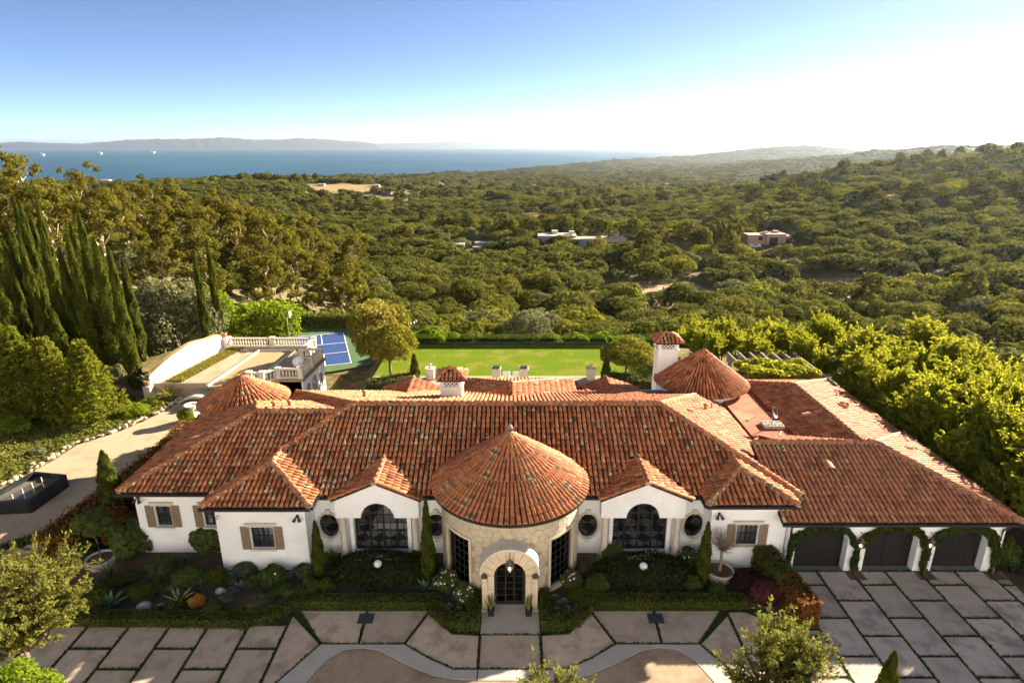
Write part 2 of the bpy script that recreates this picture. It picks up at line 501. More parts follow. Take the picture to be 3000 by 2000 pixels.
def slope(roof, poly, lichen=0.2, tone=0.0, col_w=0.262, expo=0.42, sc=1.0, deck_t=0.14, lf=None):
    """one tiled roof plane; poly[0]-poly[1] is its eave"""
    P, u, w, n = slope_frame(poly)
    o = P[0]
    # 2-D outline, counter-clockwise
    q = [((p - o).dot(u), (p - o).dot(w)) for p in P]
    area = sum(q[i][0] * q[(i + 1) % len(q)][1] - q[(i + 1) % len(q)][0] * q[i][1] for i in range(len(q)))
    ids = list(range(len(q)))
    edges = []
    for i in range(len(q)):
        a, b_ = q[i], q[(i + 1) % len(q)]
        if i == 0: continue                       # the eave is not cut
        ex, ey = b_[0] - a[0], b_[1] - a[1]; ln = math.hypot(ex, ey)
        if ln < 1e-5: continue
        nx, ny = (ey / ln, -ex / ln) if area > 0 else (-ey / ln, ex / ln)   # outward
        edges.append((a[0], a[1], nx, ny))
    umin = min(p[0] for p in q); umax = max(p[0] for p in q); wmax = max(p[1] for p in q)
    ncol = max(1, int(round((umax - umin) / col_w))); cw = (umax - umin) / ncol
    nrow = int(math.ceil((wmax + 0.1) / expo))
    for r in range(nrow):
        w0 = -0.07 + r * expo
        for c in range(ncol):
            uc = umin + (c + 0.5) * cw
            # signed distances of the tile's box to the edges
            cut = []; out = False
            for (ax, ay, nx, ny) in edges:
                ds = [(uc + du - ax) * nx + (w0 + dw - ay) * ny for du in (-0.11, 0.11) for dw in (0.0, 0.5)]
                if min(ds) > 0: out = True; break
                if max(ds) > 0: cut.append((ax, ay, nx, ny))
            if out: continue
            pc = o + u * uc + w * (w0 + 0.15)
            if roof == 'main' and pc.y < 30 and any(a_ < pc.x < b2 and pc.z < 3.86 + 0.44 * (gxx - a_ - abs(pc.x - gxx)) for gxx, a_, b2 in ((-6.93, -9.22, -4.64), (6.83, 4.5, 9.16))): continue
            jx, jy, jz, ja = RG.normal(0, 0.006), RG.normal(0, 0.012), RG.normal(0, 0.004), RG.normal(0, 0.014)
            ou = o + u * (uc + jx) + w * (w0 + jy) + n * (0.032 + jz)
            ca, sa = math.cos(ja), math.sin(ja)
            uu = u * ca + w * sa; ww = w * ca - u * sa
            M = np.eye(4)
            M[:3, 0] = uu * sc; M[:3, 1] = ww; M[:3, 2] = n; M[:3, 3] = ou
            planes = [(o + u * e[0] + w * e[1], u * e[2] + w * e[3]) for e in cut]
            lv = lichen if lf is None else lf(ou, lichen)
            t, l, tn = tile_vals(lv, tone)
            TILES.append((M, t, l, tn, planes, (ou - Vector((0, 0, CAM_H))).length, roof))
    mb = DECKS.setdefault(roof, MB())
    top = [p - n * 0.0 for p in P]; bot = [p - Vector((0, 0, deck_t)) for p in P]
    k = len(P)
    order = list(range(k))
    nn = (top[1] - top[0]).cross(top[2] - top[0])
    if nn.z < 0: order = order[::-1]
    mb.add(top + bot, [tuple(order), tuple(k + i for i in reversed(order))] + [(order[i], k + order[i], k + order[(i + 1) % k], order[(i + 1) % k]) for i in range(k)])
def cone(roof, cx, cy, r, ze, za, rows_n, lichen=0.2, tone=0.0, step=0.42):
    sl = math.hypot(r, za - ze); nrow = int(sl / step)
    apex = Vector((cx, cy, za))
    for k in range(nrow + 1):
        t = (k * step - 0.07) / sl
        rad = r * (1 - t)
        if rad < 0.12: break
        n_t = None
        for lim, cnt in rows_n:
            if rad > lim: n_t = cnt; break
        rad_top = max(rad - r * 0.5 / sl, 0.02)
        for i in range(n_t):
            a = 2 * math.pi * (i + 0.5 + RG.normal(0, 0.02)) / n_t
            d = Vector((math.sin(a), -math.cos(a), 0))
            base = Vector((cx, cy, 0)) + d * rad; base.z = ze + (za - ze) * t
            w = (apex - base).normalized(); u = Vector((math.cos(a), math.sin(a), 0)); n = u.cross(w)
            M = np.eye(4)
            sc = (2 * math.pi * rad / n_t) / 0.258
            jz = RG.normal(0, 0.004)
            M[:3, 0] = u * sc; M[:3, 1] = w; M[:3, 2] = n * min(1, 0.45 + 0.55 * sc); M[:3, 3] = base + n * (0.032 + jz)
            t_, l, tn = tile_vals(lichen, tone)
            TILES.append((M, t_, l, tn, [], (base - Vector((0, 0, CAM_H))).length, roof))
    mb = DECKS.setdefault(roof, MB())
    n = 64
    vs = [(cx + r * math.sin(2 * math.pi * i / n), cy - r * math.cos(2 * math.pi * i / n), ze) for i in range(n)] + [(cx, cy, za)]
    mb.add(vs, [(i, (i + 1) % n, n) for i in range(n)] + [tuple(range(n - 1, -1, -1))])
CAPS = []
def caps(roof, a, b, lichen=0.12, tone=0.0, r=1.12, lift=0.06, mort=True):
    """a run of ridge or hip tiles from the low end a to the high end b"""
    a, b = Vector(a), Vector(b)
    d = (b - a); ln = d.length; d.normalize()
    u = d.cross(Vector((0, 0, 1))).normalized(); n = u.cross(d)
    k = max(1, int(ln / 0.42)); st = ln / k
    for i in range(k):
        M = np.eye(4)
        j = RG.normal(0, 0.01, 3)
        M[:3, 0] = u * r; M[:3, 1] = d; M[:3, 2] = n * r; M[:3, 3] = a + d * (i * st) + n * (lift + 0.02 + j[0] * 0.5) + u * j[1]
        t, l, tn = tile_vals(lichen, tone)
        TILES.append((M, min(1, t + 0.12), l, tn, [], (a + d * (i * st) - Vector((0, 0, CAM_H))).length + 3, roof))
    if mort:
        mb = DECKS.setdefault('mortar', MB())
        m = Matrix(((u.x, d.x, n.x, a.x), (u.y, d.y, n.y, a.y), (u.z, d.z, n.z, a.z), (0, 0, 0, 1)))
        mb.box(-0.15, 0.15, 0, ln, -0.1, 0.06, mw=m)

# main roof
def lf_main(p, l):      # the lichen is thickest on the left of the main roof
    return l + 0.10 * max(0, min(1, (-p.x + 2) / 10)) - 0.05 * max(0, min(1, (p.x - 3) / 6))
E0 = 3.9
FL, FR, RL, RR = (-15.45, 27.55, E0), (14.8, 27.55, E0), (-15.6, 41.4, E0), (14.4, 41.4, E0)
K0, K1 = (-9.42, 33.55, 6.4), (8.8, 33.55, 6.4)
slope('main', [FL, FR, K1, K0], 0.27, lf=lf_main)
slope('main', [FR, RR, K1], 0.24, 0.05)
slope('main', [RR, RL, K0, K1], 0.18)
slope('main', [RL, FL, K0], 0.22)
caps('main', K0, K1); caps('main', (-12.68, 30.3, 5.05), K0, 0.2); caps('main', FR, K1); caps('main', RL, K0); caps('main', RR, K1)
# far left wing
slope('left_wing', [(-20.3, 27.7, 4), (-14.95, 27.7, 4), (-9.8, 33.02, 6.16), (-14.93, 33.02, 6.16)], 0.30)
slope('left_wing', [(-20.5, 36.9, 4), (-20.3, 27.7, 4), (-14.93, 33.02, 6.16), (-15.6, 34.6, 5.8)], 0.22)
slope('left_wing', [(-9.0, 37.2, 4.9), (-17.0, 37.2, 4.9), (-15.6, 34.6, 5.68), (-14.93, 33.02, 6.16), (-9.8, 33.02, 6.16)], 0.12)
caps('left_wing', (-20.3, 27.7, 4), (-14.93, 33.02, 6.16), 0.22); caps('left_wing', (-14.93, 33.02, 6.16), (-9.9, 33.02, 6.16)); caps('left_wing', (-15.6, 34.6, 5.78), (-14.93, 33.02, 6.16))
caps('left_wing', (-20.5, 36.9, 4), (-15.6, 34.6, 5.78))
# projecting bays
AC = (-12.68, 29.0, 5.05)
slope('left_bay', [(-15.35, 26.35, 4), (-9.97, 26.35, 4), AC], 0.30)
slope('left_bay', [(-9.97, 26.35, 4), (-9.97, 27.95, 4), (-12.68, 30.5, 5.05), AC], 0.30)
slope('left_bay', [(-15.35, 27.6, 4), (-15.35, 26.35, 4), AC, (-12.68, 30.35, 5.05)], 0.25)
caps('left_bay', (-15.35, 26.35, 4), AC, 0.22); caps('left_bay', (-9.97, 26.35, 4), AC, 0.12); caps('left_bay', AC, (-12.68, 30.4, 5.05), 0.22)
AE = (11.98, 28.7, 4.86)
slope('right_bay', [(9.72, 26.55, 4), (14.23, 26.55, 4), AE], 0.26)
slope('right_bay', [(9.72, 27.95, 4), (9.72, 26.55, 4), AE, (11.98, 29.95, 4.86)], 0.2)
slope('right_bay', [(14.23, 26.55, 4), (14.23, 28.4, 4), (11.98, 30.1, 4.86), AE], 0.2)
caps('right_bay', (9.72, 26.55, 4), AE, 0.3); caps('right_bay', (14.23, 26.55, 4), AE, 0.2); caps('right_bay', AE, (11.98, 30.0, 4.86))
# gables over the arched windows
for gx, g0, g1 in ((-6.93, -9.22, -4.64), (6.83, 4.5, 9.16)):
    nm = 'gable%d' % (gx > 0)
    slope(nm, [(g0, 27.75, 3.86), (g0, 27.2, 3.86), (gx, 27.2, 4.87), (gx, 30.05, 4.87)], 0.2)
    slope(nm, [(g1, 27.2, 3.86), (g1, 27.75, 3.86), (gx, 30.05, 4.87), (gx, 27.2, 4.87)], 0.22)
    caps(nm, (gx, 27.12, 4.87), (gx, 30.0, 4.87)); 
    caps(nm, (g0 - 0.05, 27.2, 3.84), (gx, 27.2, 4.84), 0.1, r=1.0, lift=0.03, mort=False); caps(nm, (g1 + 0.05, 27.2, 3.84), (gx, 27.2, 4.84), 0.1, r=1.0, lift=0.03, mort=False)
# garage wing and the wing running back from it
G0, G1 = (13.4, 31.16, 5.08), (20.44, 31.16, 5.08)
slope('garage', [(13.4, 26.25, 3.2), (25.35, 26.25, 3.2), G1, G0], 0.14, 0.42, lf=lambda p, l: l + (0.16 if p.x < 15.2 else 0))
slope('garage', [(25.35, 26.25, 3.2), (25.35, 36.1, 3.2), G1], 0.12, 0.42)
slope('garage', [(25.35, 36.1, 3.2), (15.0, 36.1, 3.2), (15.0, 31.16, 5.08), G1], 0.1, 0.25)
caps('garage', G0, G1, 0.1, 0.2); caps('garage', (25.35, 26.25, 3.2), G1, 0.1, 0.35); caps('garage', (25.35, 36.1, 3.2), G1, 0.1, 0.2)
F0, F1 = (19.7, 31.3, 5.06), (19.7, 39.9, 5.06)
slope('rear_wing', [(17.2, 42.6, 4.2), (17.2, 32.9, 4.2), F0, F1], 0.14, 0.15)
slope('rear_wing', [(25.1, 33.0, 3.2), (25.1, 45.5, 3.2), F1, F0], 0.14, 0.3)
slope('rear_wing', [(25.1, 45.5, 3.2), (14.3, 45.5, 3.2), F1], 0.12, 0.1)
caps('rear_wing', F0, F1, 0.1, 0.25); caps('rear_wing', (25.1, 45.5, 3.2), F1); caps('rear_wing', (16.4, 43.4, 3.9), F1)
# rear centre hip and two small rear gables
KA, KB = (0.0, 37.1, 5.24), (0.0, 39.7, 5.24)
slope('rear_hip', [(-4.1, 44, 3.9), (-4.1, 40.6, 3.9), KA, KB], 0.28)
slope('rear_hip', [(4.6, 40.6, 3.9), (4.6, 44, 3.9), KB, KA], 0.22)
slope('rear_hip', [(4.6, 44, 3.9), (-4.1, 44, 3.9), KB], 0.1)
caps('rear_hip', KA, KB); caps('rear_hip', (-4.1, 44, 3.9), KB); caps('rear_hip', (4.6, 44, 3.9), KB)
for sx, s0, s1 in ((-7.35, -9.5, -5.3), (7.0, 4.9, 9.4)):
    slope('rear_gable%d' % (sx > 0), [(s0, 43.0, 3.62), (s0, 41.0, 3.62), (sx, 39.6, 4.42), (sx, 43.0, 4.42)], 0.2)
    slope('rear_gable%d' % (sx > 0), [(s1, 41.0, 3.62), (s1, 43.0, 3.62), (sx, 43.0, 4.42), (sx, 39.6, 4.42)], 0.2)
    caps('rear_gable%d' % (sx > 0), (sx, 39.6, 4.42), (sx, 43.05, 4.42))
# conical roofs
cone('tower', -0.1, 28.0, 3.92, 4.55, 7.25, ((2.35, 88), (1.25, 50), (0.55, 25), (0, 11)), 0.20, 0.08)
cone('right_turret', 13.8, 41.9, 3.25, 4.5, 6.97, ((2.0, 74), (1.0, 42), (0.4, 21), (0, 9)), 0.12, 0.1)
cone('left_turret', -18.75, 39.8, 2.95, 4.0, 5.75, ((1.6, 46), (0.7, 26), (0, 11)), 0.15, 0.05)
# chimney caps
def chimney_cap(cx, cy, hw, hd, ze, za):
    c = [(cx - hw, cy - hd, ze), (cx + hw, cy - hd, ze), (cx + hw, cy + hd, ze), (cx - hw, cy + hd, ze)]
    r0, r1 = (cx - hw * 0.25, cy, za), (cx + hw * 0.25, cy, za)
    k = dict(lichen=0.24, tone=0.12, expo=0.33, deck_t=0.06)
    slope('chimney_cap%d' % (cx > 0), [c[0], c[1], r1, r0], **k); slope('chimney_cap%d' % (cx > 0), [c[1], c[2], r1], **k)
    slope('chimney_cap%d' % (cx > 0), [c[2], c[3], r0, r1], **k); slope('chimney_cap%d' % (cx > 0), [c[3], c[0], r0], **k)
    for a in (c[0], c[3]): caps('chimney_cap%d' % (cx > 0), a, r0, mort=False)
    for a in (c[1], c[2]): caps('chimney_cap%d' % (cx > 0), a, r1, mort=False)
    caps('chimney_cap%d' % (cx > 0), r0, r1, mort=False)
CH1 = (-3.95, 37.7); CH2 = (11.55, 43.6)
chimney_cap(CH1[0], CH1[1], 0.92, 0.9, 6.55, 7.05)
chimney_cap(CH2[0], CH2[1], 0.98, 0.9, 7.15, 7.65)

# roofs become parts, the 300 tiles that show largest become single tiles, all others one field
ROOF_OBJ = {}
NAMES = {'main': 'roof', 'mortar': 'ridge_mortar'}
for k, mb in DECKS.items():
    nm = 'ridge_mortar' if k == 'mortar' else ('tower_roof' if 'turret' in k or k == 'tower' else 'roof')
    ROOF_OBJ[k] = mb.build(nm, MORTAR if k == 'mortar' else PAN, villa)
single = sorted([i for i, t in enumerate(TILES) if not t[4]], key=lambda i: TILES[i][5])[:300]
sset = set(single)
variants = []
for k in range(14):
    t, l, tn = tile_vals(0.24, 0.06)
    variants.append(mesh_np('tile', TV, TF, True, {'tint': [t] * len(TF), 'lichen': [l] * len(TF), 'tone': [tn] * len(TF)}))
    variants[-1].materials.append(TILE)
variants_g = []
for i in single:
    M, t, l, tn, _, _, roof = TILES[i]
    o = bpy.data.objects.new('tile', variants[int(t * 13.99) if i % 3 else i % 14])
    link(o); o.matrix_basis = Matrix(M.tolist())
    o.parent = ROOF_OBJ[roof]
AV, AF, T_, L_, N_ = [], [], [], [], []
base = 0; cutbm = []
for i, (M, t, l, tn, planes, _, _) in enumerate(TILES):
    if i in sset: continue
    v = TV @ M[:3, :3].T + M[:3, 3]
    if planes:
        bm = bmesh.new()
        bv = [bm.verts.new(p) for p in v]
        for f in TF: bm.faces.new([bv[j] for j in f])
        for (co, no) in planes:
            g = bm.verts[:] + bm.edges[:] + bm.faces[:]
            if not bm.faces: break
            bmesh.ops.bisect_plane(bm, geom=g, plane_co=co, plane_no=no, clear_outer=True)
        bm.verts.index_update()
        vs = [p.co[:] for p in bm.verts]
        for f in bm.faces:
            ix = [p.index for p in f.verts]
            for j in range(1, len(ix) - 1, 2):
                q = [ix[0], ix[j], ix[j + 1], ix[j + 2] if j + 2 < len(ix) else ix[j + 1]]
                AF.append([base + x for x in q]); T_.append(t); L_.append(l); N_.append(tn)
        bm.free()
        if vs: AV.append(np.array(vs)); base += len(vs)
        continue
    AV.append(v); AF.extend((TF + base).tolist()); base += len(v)
    T_ += [t] * len(TF); L_ += [l] * len(TF); N_ += [tn] * len(TF)
AV = np.concatenate(AV)
tri = [f for f in AF if f[2] == f[3]]; quad_ok = [i for i, f in enumerate(AF) if f[2] != f[3]]
tri_ok = [i for i, f in enumerate(AF) if f[2] == f[3]]
def field_mesh(name, ids, k):
    return mesh_np(name, AV, np.array([AF[i][:k] for i in ids]), True, {'tint': [T_[i] for i in ids], 'lichen': [L_[i] for i in ids], 'tone': [N_[i] for i in ids]})
# quads and triangles in one mesh
bmf = field_mesh('roof_tiles', quad_ok, 4)
if tri_ok:
    mt = field_mesh('roof_tiles_cut', tri_ok, 3)
    bm = bmesh.new(); bm.from_mesh(bmf); bm.from_mesh(mt); bm.to_mesh(bmf); bm.free(); bpy.data.meshes.remove(mt)
bm = bmesh.new(); bm.from_mesh(bmf)
bmesh.ops.delete(bm, geom=[v for v in bm.verts if not v.link_faces], context='VERTS')
bm.to_mesh(bmf); bm.free()
obj('roof_tiles', bmf, TILE, villa, kind='stuff')
print('tiles', len(TILES))
# ================================================================== the villa: walls, windows, doors
def panel(name, org, ud, outline, holes, th, m, parent, **kw):
    """upright slab: outline and holes in (along, height), thickness th inward"""
    org = Vector(org); ud = Vector(ud).normalized(); out = ud.cross(Vector((0, 0, 1)))
    def ar(p): return sum(p[i][0] * p[(i + 1) % len(p)][1] - p[(i + 1) % len(p)][0] * p[i][1] for i in range(len(p)))
    if ar(outline) < 0: outline = outline[::-1]
    holes = [h if ar(h) < 0 else h[::-1] for h in holes]
    loops = [outline] + holes
    flat = [p for l in loops for p in l]
    tris = tessellate_polygon([[Vector((p[0], p[1], 0)) for p in l] for l in loops])
    n = len(flat)
    P = lambda p, d: org + ud * p[0] + Vector((0, 0, p[1])) - out * d
    vs = [P(p, 0) for p in flat] + [P(p, th) for p in flat]
    fs = []
    for t in tris:
        a, b_, c = [flat[i] for i in t]
        cr = (b_[0] - a[0]) * (c[1] - a[1]) - (b_[1] - a[1]) * (c[0] - a[0])
        t = tuple(t) if cr > 0 else tuple(reversed(t))
        fs.append(t); fs.append(tuple(n + i for i in reversed(t)))
    k = 0
    for l in loops:
        for i in range(len(l)):
            a, b_ = k + i, k + (i + 1) % len(l)
            fs.append((b_, a, n + a, n + b_))
        k += len(l)
    return obj(name, mesh_py(name, vs, fs), m, parent, **kw)
def rect(a, b, c, d): return [(a, c), (b, c), (b, d), (a, d)]
def ell(cx, cz, rx, rz, n=32): return [(cx + rx * math.cos(2 * math.pi * i / n), cz + rz * math.sin(2 * math.pi * i / n)) for i in range(n)]
def archpts(cx, hw, z0, zs, rise=None, n=14):
    rise = hw if rise is None else rise
    return [(cx - hw, z0), (cx + hw, z0)] + [(cx + hw * math.cos(math.pi * i / n), zs + rise * math.sin(math.pi * i / n)) for i in range(n + 1)]
X = (1, 0, 0)
OV = [-9.70, -4.02, 4.02, 9.63]
BW = [(-8.36, -5.32), (5.2, 8.24)]
panel('wall', (0, 28.1, 0), X, rect(-15.0, 14.4, -0.3, 3.86), [ell(x, 1.77, 0.52, 0.74) for x in OV] + [rect(a, b_, 0.25, 3.45) for a, b_ in BW] + [rect(-3.4, 3.2, -0.1, 3.6)], 0.3, STUCCO, villa)
panel('wall', (-19.8, 28.15, 0), X, rect(0, 4.9, -0.3, 3.98), [rect(0.97, 1.77, 1.69, 2.95), rect(3.5, 4.3, 1.69, 2.95)], 0.3, STUCCO, villa)
panel('wall', (-19.81, 36.6, 0), (0, -1, 0), rect(0, 8.4, -0.3, 3.98), [], 0.3, STUCCO, villa)
panel('wall', (-14.9, 26.7, 0), X, rect(0, 4.5, -0.3, 3.97), [rect(1.66, 2.8, 1.37, 2.66)], 0.3, STUCCO, villa)
panel('wall', (-14.905, 28.4, 0), (0, -1, 0), rect(0, 1.69, -0.3, 3.97), [], 0.3, STUCCO, villa)
panel('wall', (-10.395, 26.71, 0), (0, 1, 0), rect(0, 1.38, -0.3, 3.97), [], 0.3, STUCCO, villa)
panel('wall', (10.1, 26.9, 0), X, rect(0, 3.85, -0.3, 3.97), [rect(1.36, 2.44, 1.41, 2.66)], 0.3, STUCCO, villa)
panel('wall', (10.095, 28.09, 0), (0, -1, 0), rect(0, 1.18, -0.3, 3.97), [], 0.3, STUCCO, villa)
panel('wall', (13.955, 26.91, 0), (0, 1, 0), rect(0, 3.0, -0.3, 3.97), [], 0.3, STUCCO, villa)
# rear and inner walls
for (a, b_, yy) in ((-15.2, -9.0, 41.0), (-9.0, -4.0, 42.6), (-3.7, 4.2, 43.5), (4.5, 14.0, 42.6)):
    panel('wall', (b_, yy, 0), (-1, 0, 0), rect(0, b_ - a, -0.3, 3.6), [rect(0.5 + 1.9 * i, 2.0 + 1.9 * i, 0.2, 2.7) for i in range(int((b_ - a - 0.6) / 1.9))], 0.3, STUCCO, villa)
panel('wall', (24.65, 26.7, 0), (0, 1, 0), rect(0, 18.4, -0.3, 3.15), [], 0.3, STUCCO, villa)
panel('wall', (24.6, 45.0, 0), (-1, 0, 0), rect(0, 10, -0.3, 3.15), [], 0.3, STUCCO, villa)
panel('wall', (17.25, 42.0, 3.2), (0, -1, 0), rect(0, 8.0, 0, 0.95), [], 0.2, STUCCO, villa)
panel('wall', (-15.1, 41.0, 0), (0, -1, 0), rect(0, 4.0, -0.3, 3.8), [], 0.3, STUCCO, villa)
# turret drums under the conical roofs
for cx, cy, r, z1 in ((13.8, 41.9, 2.85, 4.5), (-18.75, 39.8, 2.55, 3.98)):
    MB().lathe([(r, -0.3), (r, z1)], 40, xform((cx, cy, 0)), cap=False).build('turret_wall', STUCCO, villa, smooth=True)
# flat roof between the wings
MB().box(14.6, 17.3, 32.5, 42.3, 3.9, 4.15).build('flat_roof', FLATROOF, villa)

# arched gable fronts with columns
for gx, a, b_ in ((-6.94, -9.1, -4.8), (6.76, 4.6, 8.92)):
    out = [(a, 2.67), (gx - 0.86, 2.67)] + [(gx - 0.86 * math.cos(math.pi * i / 18), 2.67 + 0.86 * math.sin(math.pi * i / 18)) for i in range(1, 18)] + [(gx + 0.86, 2.67), (b_, 2.67), (b_, 3.83), (gx, 4.80), (a, 3.83)]
    panel('gable_wall', (0, 27.42, 0), X, out, [], 0.677, STUCCO, villa)
    for cxx in (a + 0.27, b_ - 0.27):
        MB().lathe([(0.23, 0.22), (0.23, 0.32), (0.175, 0.36), (0.165, 2.5), (0.2, 2.56), (0.2, 2.668)], 20, xform((cxx, 27.68, 0))).build('column', TRIM, villa, smooth=True)
        s = 1 if cxx < gx else -1
        MB().box(min(cxx + s * 0.26, cxx + s * 0.46), max(cxx + s * 0.26, cxx + s * 0.46), 27.93, 28.097, 0.25, 2.665).build('pilaster', STUCCO, villa)
    MB().box(a, b_, 27.5, 28.095, -0.2, 0.22).build('plinth', STUCCO, villa)

# ---- windows
def grid_window(name, x0, x1, z0, z1, y, cols, rows, parent, posts=(), fr=0.07, bar=0.03, m=None, only=None, depth=0.09, kid='pane'):
    """frame with glazing bars; each pane is a child"""
    m = m or BLACKMET
    mb = MB()
    mb.box(x0, x0 + fr, y, y + depth, z0, z1); mb.box(x1 - fr, x1, y, y + depth, z0, z1)
    mb.box(x0 + fr, x1 - fr, y, y + depth, z0, z0 + fr); mb.box(x0 + fr, x1 - fr, y, y + depth, z1 - fr, z1)
    ix0, ix1, iz0, iz1 = x0 + fr, x1 - fr, z0 + fr, z1 - fr
    cw = (ix1 - ix0) / cols; rh = (iz1 - iz0) / rows
    for c in range(1, cols):
        w = 0.05 if c in posts else bar / 2
        mb.box(ix0 + c * cw - w, ix0 + c * cw + w, y + 0.012, y + depth - 0.012, iz0, iz1)
    for r in range(1, rows): mb.box(ix0, ix1, y + 0.018, y + depth - 0.018, iz0 + r * rh - bar / 2, iz0 + r * rh + bar / 2)
    w = mb.build(name, m, parent)
    pm = MB().box(-cw / 2 + 0.004, cw / 2 - 0.004, -0.004, 0.004, -rh / 2 + 0.004, rh / 2 - 0.004).mesh('pane')
    pm.materials.append(GLASS)
    for c in range(cols):
        for r in range(rows):
            obj(kid, pm, None, w, mw=Matrix.Translation((ix0 + (c + .5) * cw, y + depth / 2, iz0 + (r + .5) * rh)))
    return w
def shutter_mesh(w, h):
    mb = MB(); n = 4; bw = w / n
    for i in range(n): mb.box(i * bw + 0.004, (i + 1) * bw - 0.004, -0.035, 0, 0, h)
    for z in (0.0, h - 0.11): mb.box(0.0, w, -0.055, -0.036, z, z + 0.11)
    mb.box(0, 0.09, -0.055, -0.036, 0.112, h - 0.112); mb.box(w - 0.09, w, -0.055, -0.036, 0.112, h - 0.112)
    iw, ih = w - 0.18, h - 0.22
    a = math.atan2(ih, iw); L2 = math.hypot(iw, ih) * 0.97
    for sgn in (1, -1):
        mb.box(-L2 / 2, L2 / 2, -0.05 - 0.003 * sgn, -0.037, -0.035, 0.035, mw=xform((w / 2, 0, h / 2)) @ Matrix.Rotation(-sgn * a, 4, 'Y'))
    me = mb.mesh('shutter'); me.materials.append(SHUTWOOD); return me
def shutter_window(x0, x1, z0, z1, yw, cols, posts):
    w = grid_window('window', x0, x1, z0, z1, yw + 0.12, cols, 2, villa, posts, fr=0.06)
    sw = 0.44; h = z1 - z0 + 0.04
    me = shutter_mesh(sw, h)
    for xx in (x0 - 0.05 - sw, x1 + 0.05): obj('shutter', me, None, w, mw=Matrix.Translation((xx, yw - 0.005, z0 - 0.03)))
    MB().box(x0 - 0.16, x1 + 0.16, yw - 0.10, yw - 0.002, z1 + 0.02, z1 + 0.16).box(x0 - 0.22, x1 + 0.22, yw - 0.14, yw - 0.002, z1 + 0.161, z1 + 0.23).build('lintel', TRIM, w)
    MB().box(x0 - 0.1, x1 + 0.1, yw - 0.12, yw + 0.119, z0 - 0.1, z0 - 0.001).build('sill', TRIM, w)
    return w
shutter_window(-13.24, -12.10, 1.37, 2.66, 26.7, 4, (2,))
shutter_window(11.46, 12.54, 1.41, 2.66, 26.9, 4, (2,))
shutter_window(-18.83, -18.03, 1.69, 2.95, 28.15, 2, (1,))
shutter_window(-16.3, -15.5, 1.69, 2.95, 28.15, 2, (1,))
for (a, b_) in BW: grid_window('arched_window', a, b_, 0.25, 3.45, 28.2, 8, 6, villa, (2, 4, 6), fr=0.09, bar=0.028)
def oval_window(cx, cz):
    def ringmesh(rx0, rz0, rx1, rz1, y0, y1, n=40):
        vs, fs = [], []
        for i in range(n):
            a = 2 * math.pi * i / n; c, s = math.cos(a), math.sin(a)
            vs += [(cx + rx0 * c, y0, cz + rz0 * s), (cx + rx1 * c, y0, cz + rz1 * s), (cx + rx1 * c, y1, cz + rz1 * s), (cx + rx0 * c, y1, cz + rz0 * s)]
        for i in range(n):
            j = (i + 1) % n
            for k in range(4): fs.append((4 * i + k, 4 * i + (k + 1) % 4, 4 * j + (k + 1) % 4, 4 * j + k))
        return vs, fs
    mb = MB(); mb.add(*ringmesh(0.43, 0.65, 0.519, 0.739, 28.2, 28.28))
    mb.box(cx - 0.44, cx + 0.44, 28.22, 28.26, cz - 0.012, cz + 0.012); mb.box(cx - 0.012, cx + 0.012, 28.222, 28.258, cz - 0.66, cz + 0.66)
    w = mb.build('oval_window', BLACKMET, villa)
    MB().add([(cx + 0.44 * math.cos(t), 28.24, cz + 0.66 * math.sin(t)) for t in [2 * math.pi * i / 40 for i in range(40)]], [tuple(range(40))]).build('pane', GLASS, w)
    MB().add(*ringmesh(0.522, 0.742, 0.64, 0.86, 28.03, 28.097)).build('surround', TRIM, w)
    MB().box(cx - 0.12, cx + 0.12, 27.98, 28.096, cz + 0.74, cz + 1.0).build('keystone', TRIM, w)
    MB().box(cx - 0.12, cx + 0.12, 27.98, 28.096, cz - 0.96, cz - 0.74).build('keystone', TRIM, w)
for x in OV: oval_window(x, 1.77)

# interior floor with its diamond tiles, seen through the big windows
im, nt, N, L, b = new_mat('diamond floor tile')
tc = N.new('ShaderNodeTexCoord'); mp = N.new('ShaderNodeMapping'); mp.inputs['Rotation'].default_value = (0, 0, R_(45))
ck = N.new('ShaderNodeTexChecker'); ck.inputs['Scale'].default_value = 1.45
ck.inputs['Color1'].default_value = (0.72, 0.66, 0.58, 1); ck.inputs['Color2'].default_value = (0.16, 0.14, 0.12, 1)
L.new(tc.outputs['Object'], mp.inputs[0]); L.new(mp.outputs[0], ck.inputs[0]); L.new(ck.outputs[0], b.inputs['Base Color'])
b.inputs['Roughness'].default_value = 0.35
MB().box(-19.5, 14.3, 28.5, 40.5, -0.2, 0.18).build('floor', im, villa)

# ---- entrance tower
TCX, TCY, TR = -0.1, 28.0, 3.55
SANDST = mat('buff field stone', (0.52, 0.45, 0.33), (0.42, 0.36, 0.26), rough=0.95, scale=3.5, bump=0.5, bscale=18, bdist=0.02)
SANDM = mat('buff mortar', (0.34, 0.285, 0.20), (0.28, 0.235, 0.165), rough=1.0, scale=5)
def cyl(s, z, r): # s = arc angle from the front, to the right
    return Vector((TCX + r * math.sin(s), TCY - r * math.cos(s), z))
WA0, WA1, WZ0, WZ1 = R_(33.5), R_(60), 0.35, 3.05
DA = math.asin(0.98 / TR)
def in_hole(s, z):
    if abs(s) < DA and z < 2.75: return True
    return WA0 < abs(s) < WA1 and WZ0 < z < WZ1
angs = sorted(set([R_(-110), -WA1, -WA0, -DA, DA, WA0, WA1, R_(110)] + [R_(a) for a in range(-108, 110, 4)]))
zs = sorted(set([-0.3, WZ0, WZ1, 2.75, 4.5] + [0.8, 1.3, 1.8, 2.3, 3.4, 3.8, 4.2]))
mb = MB()
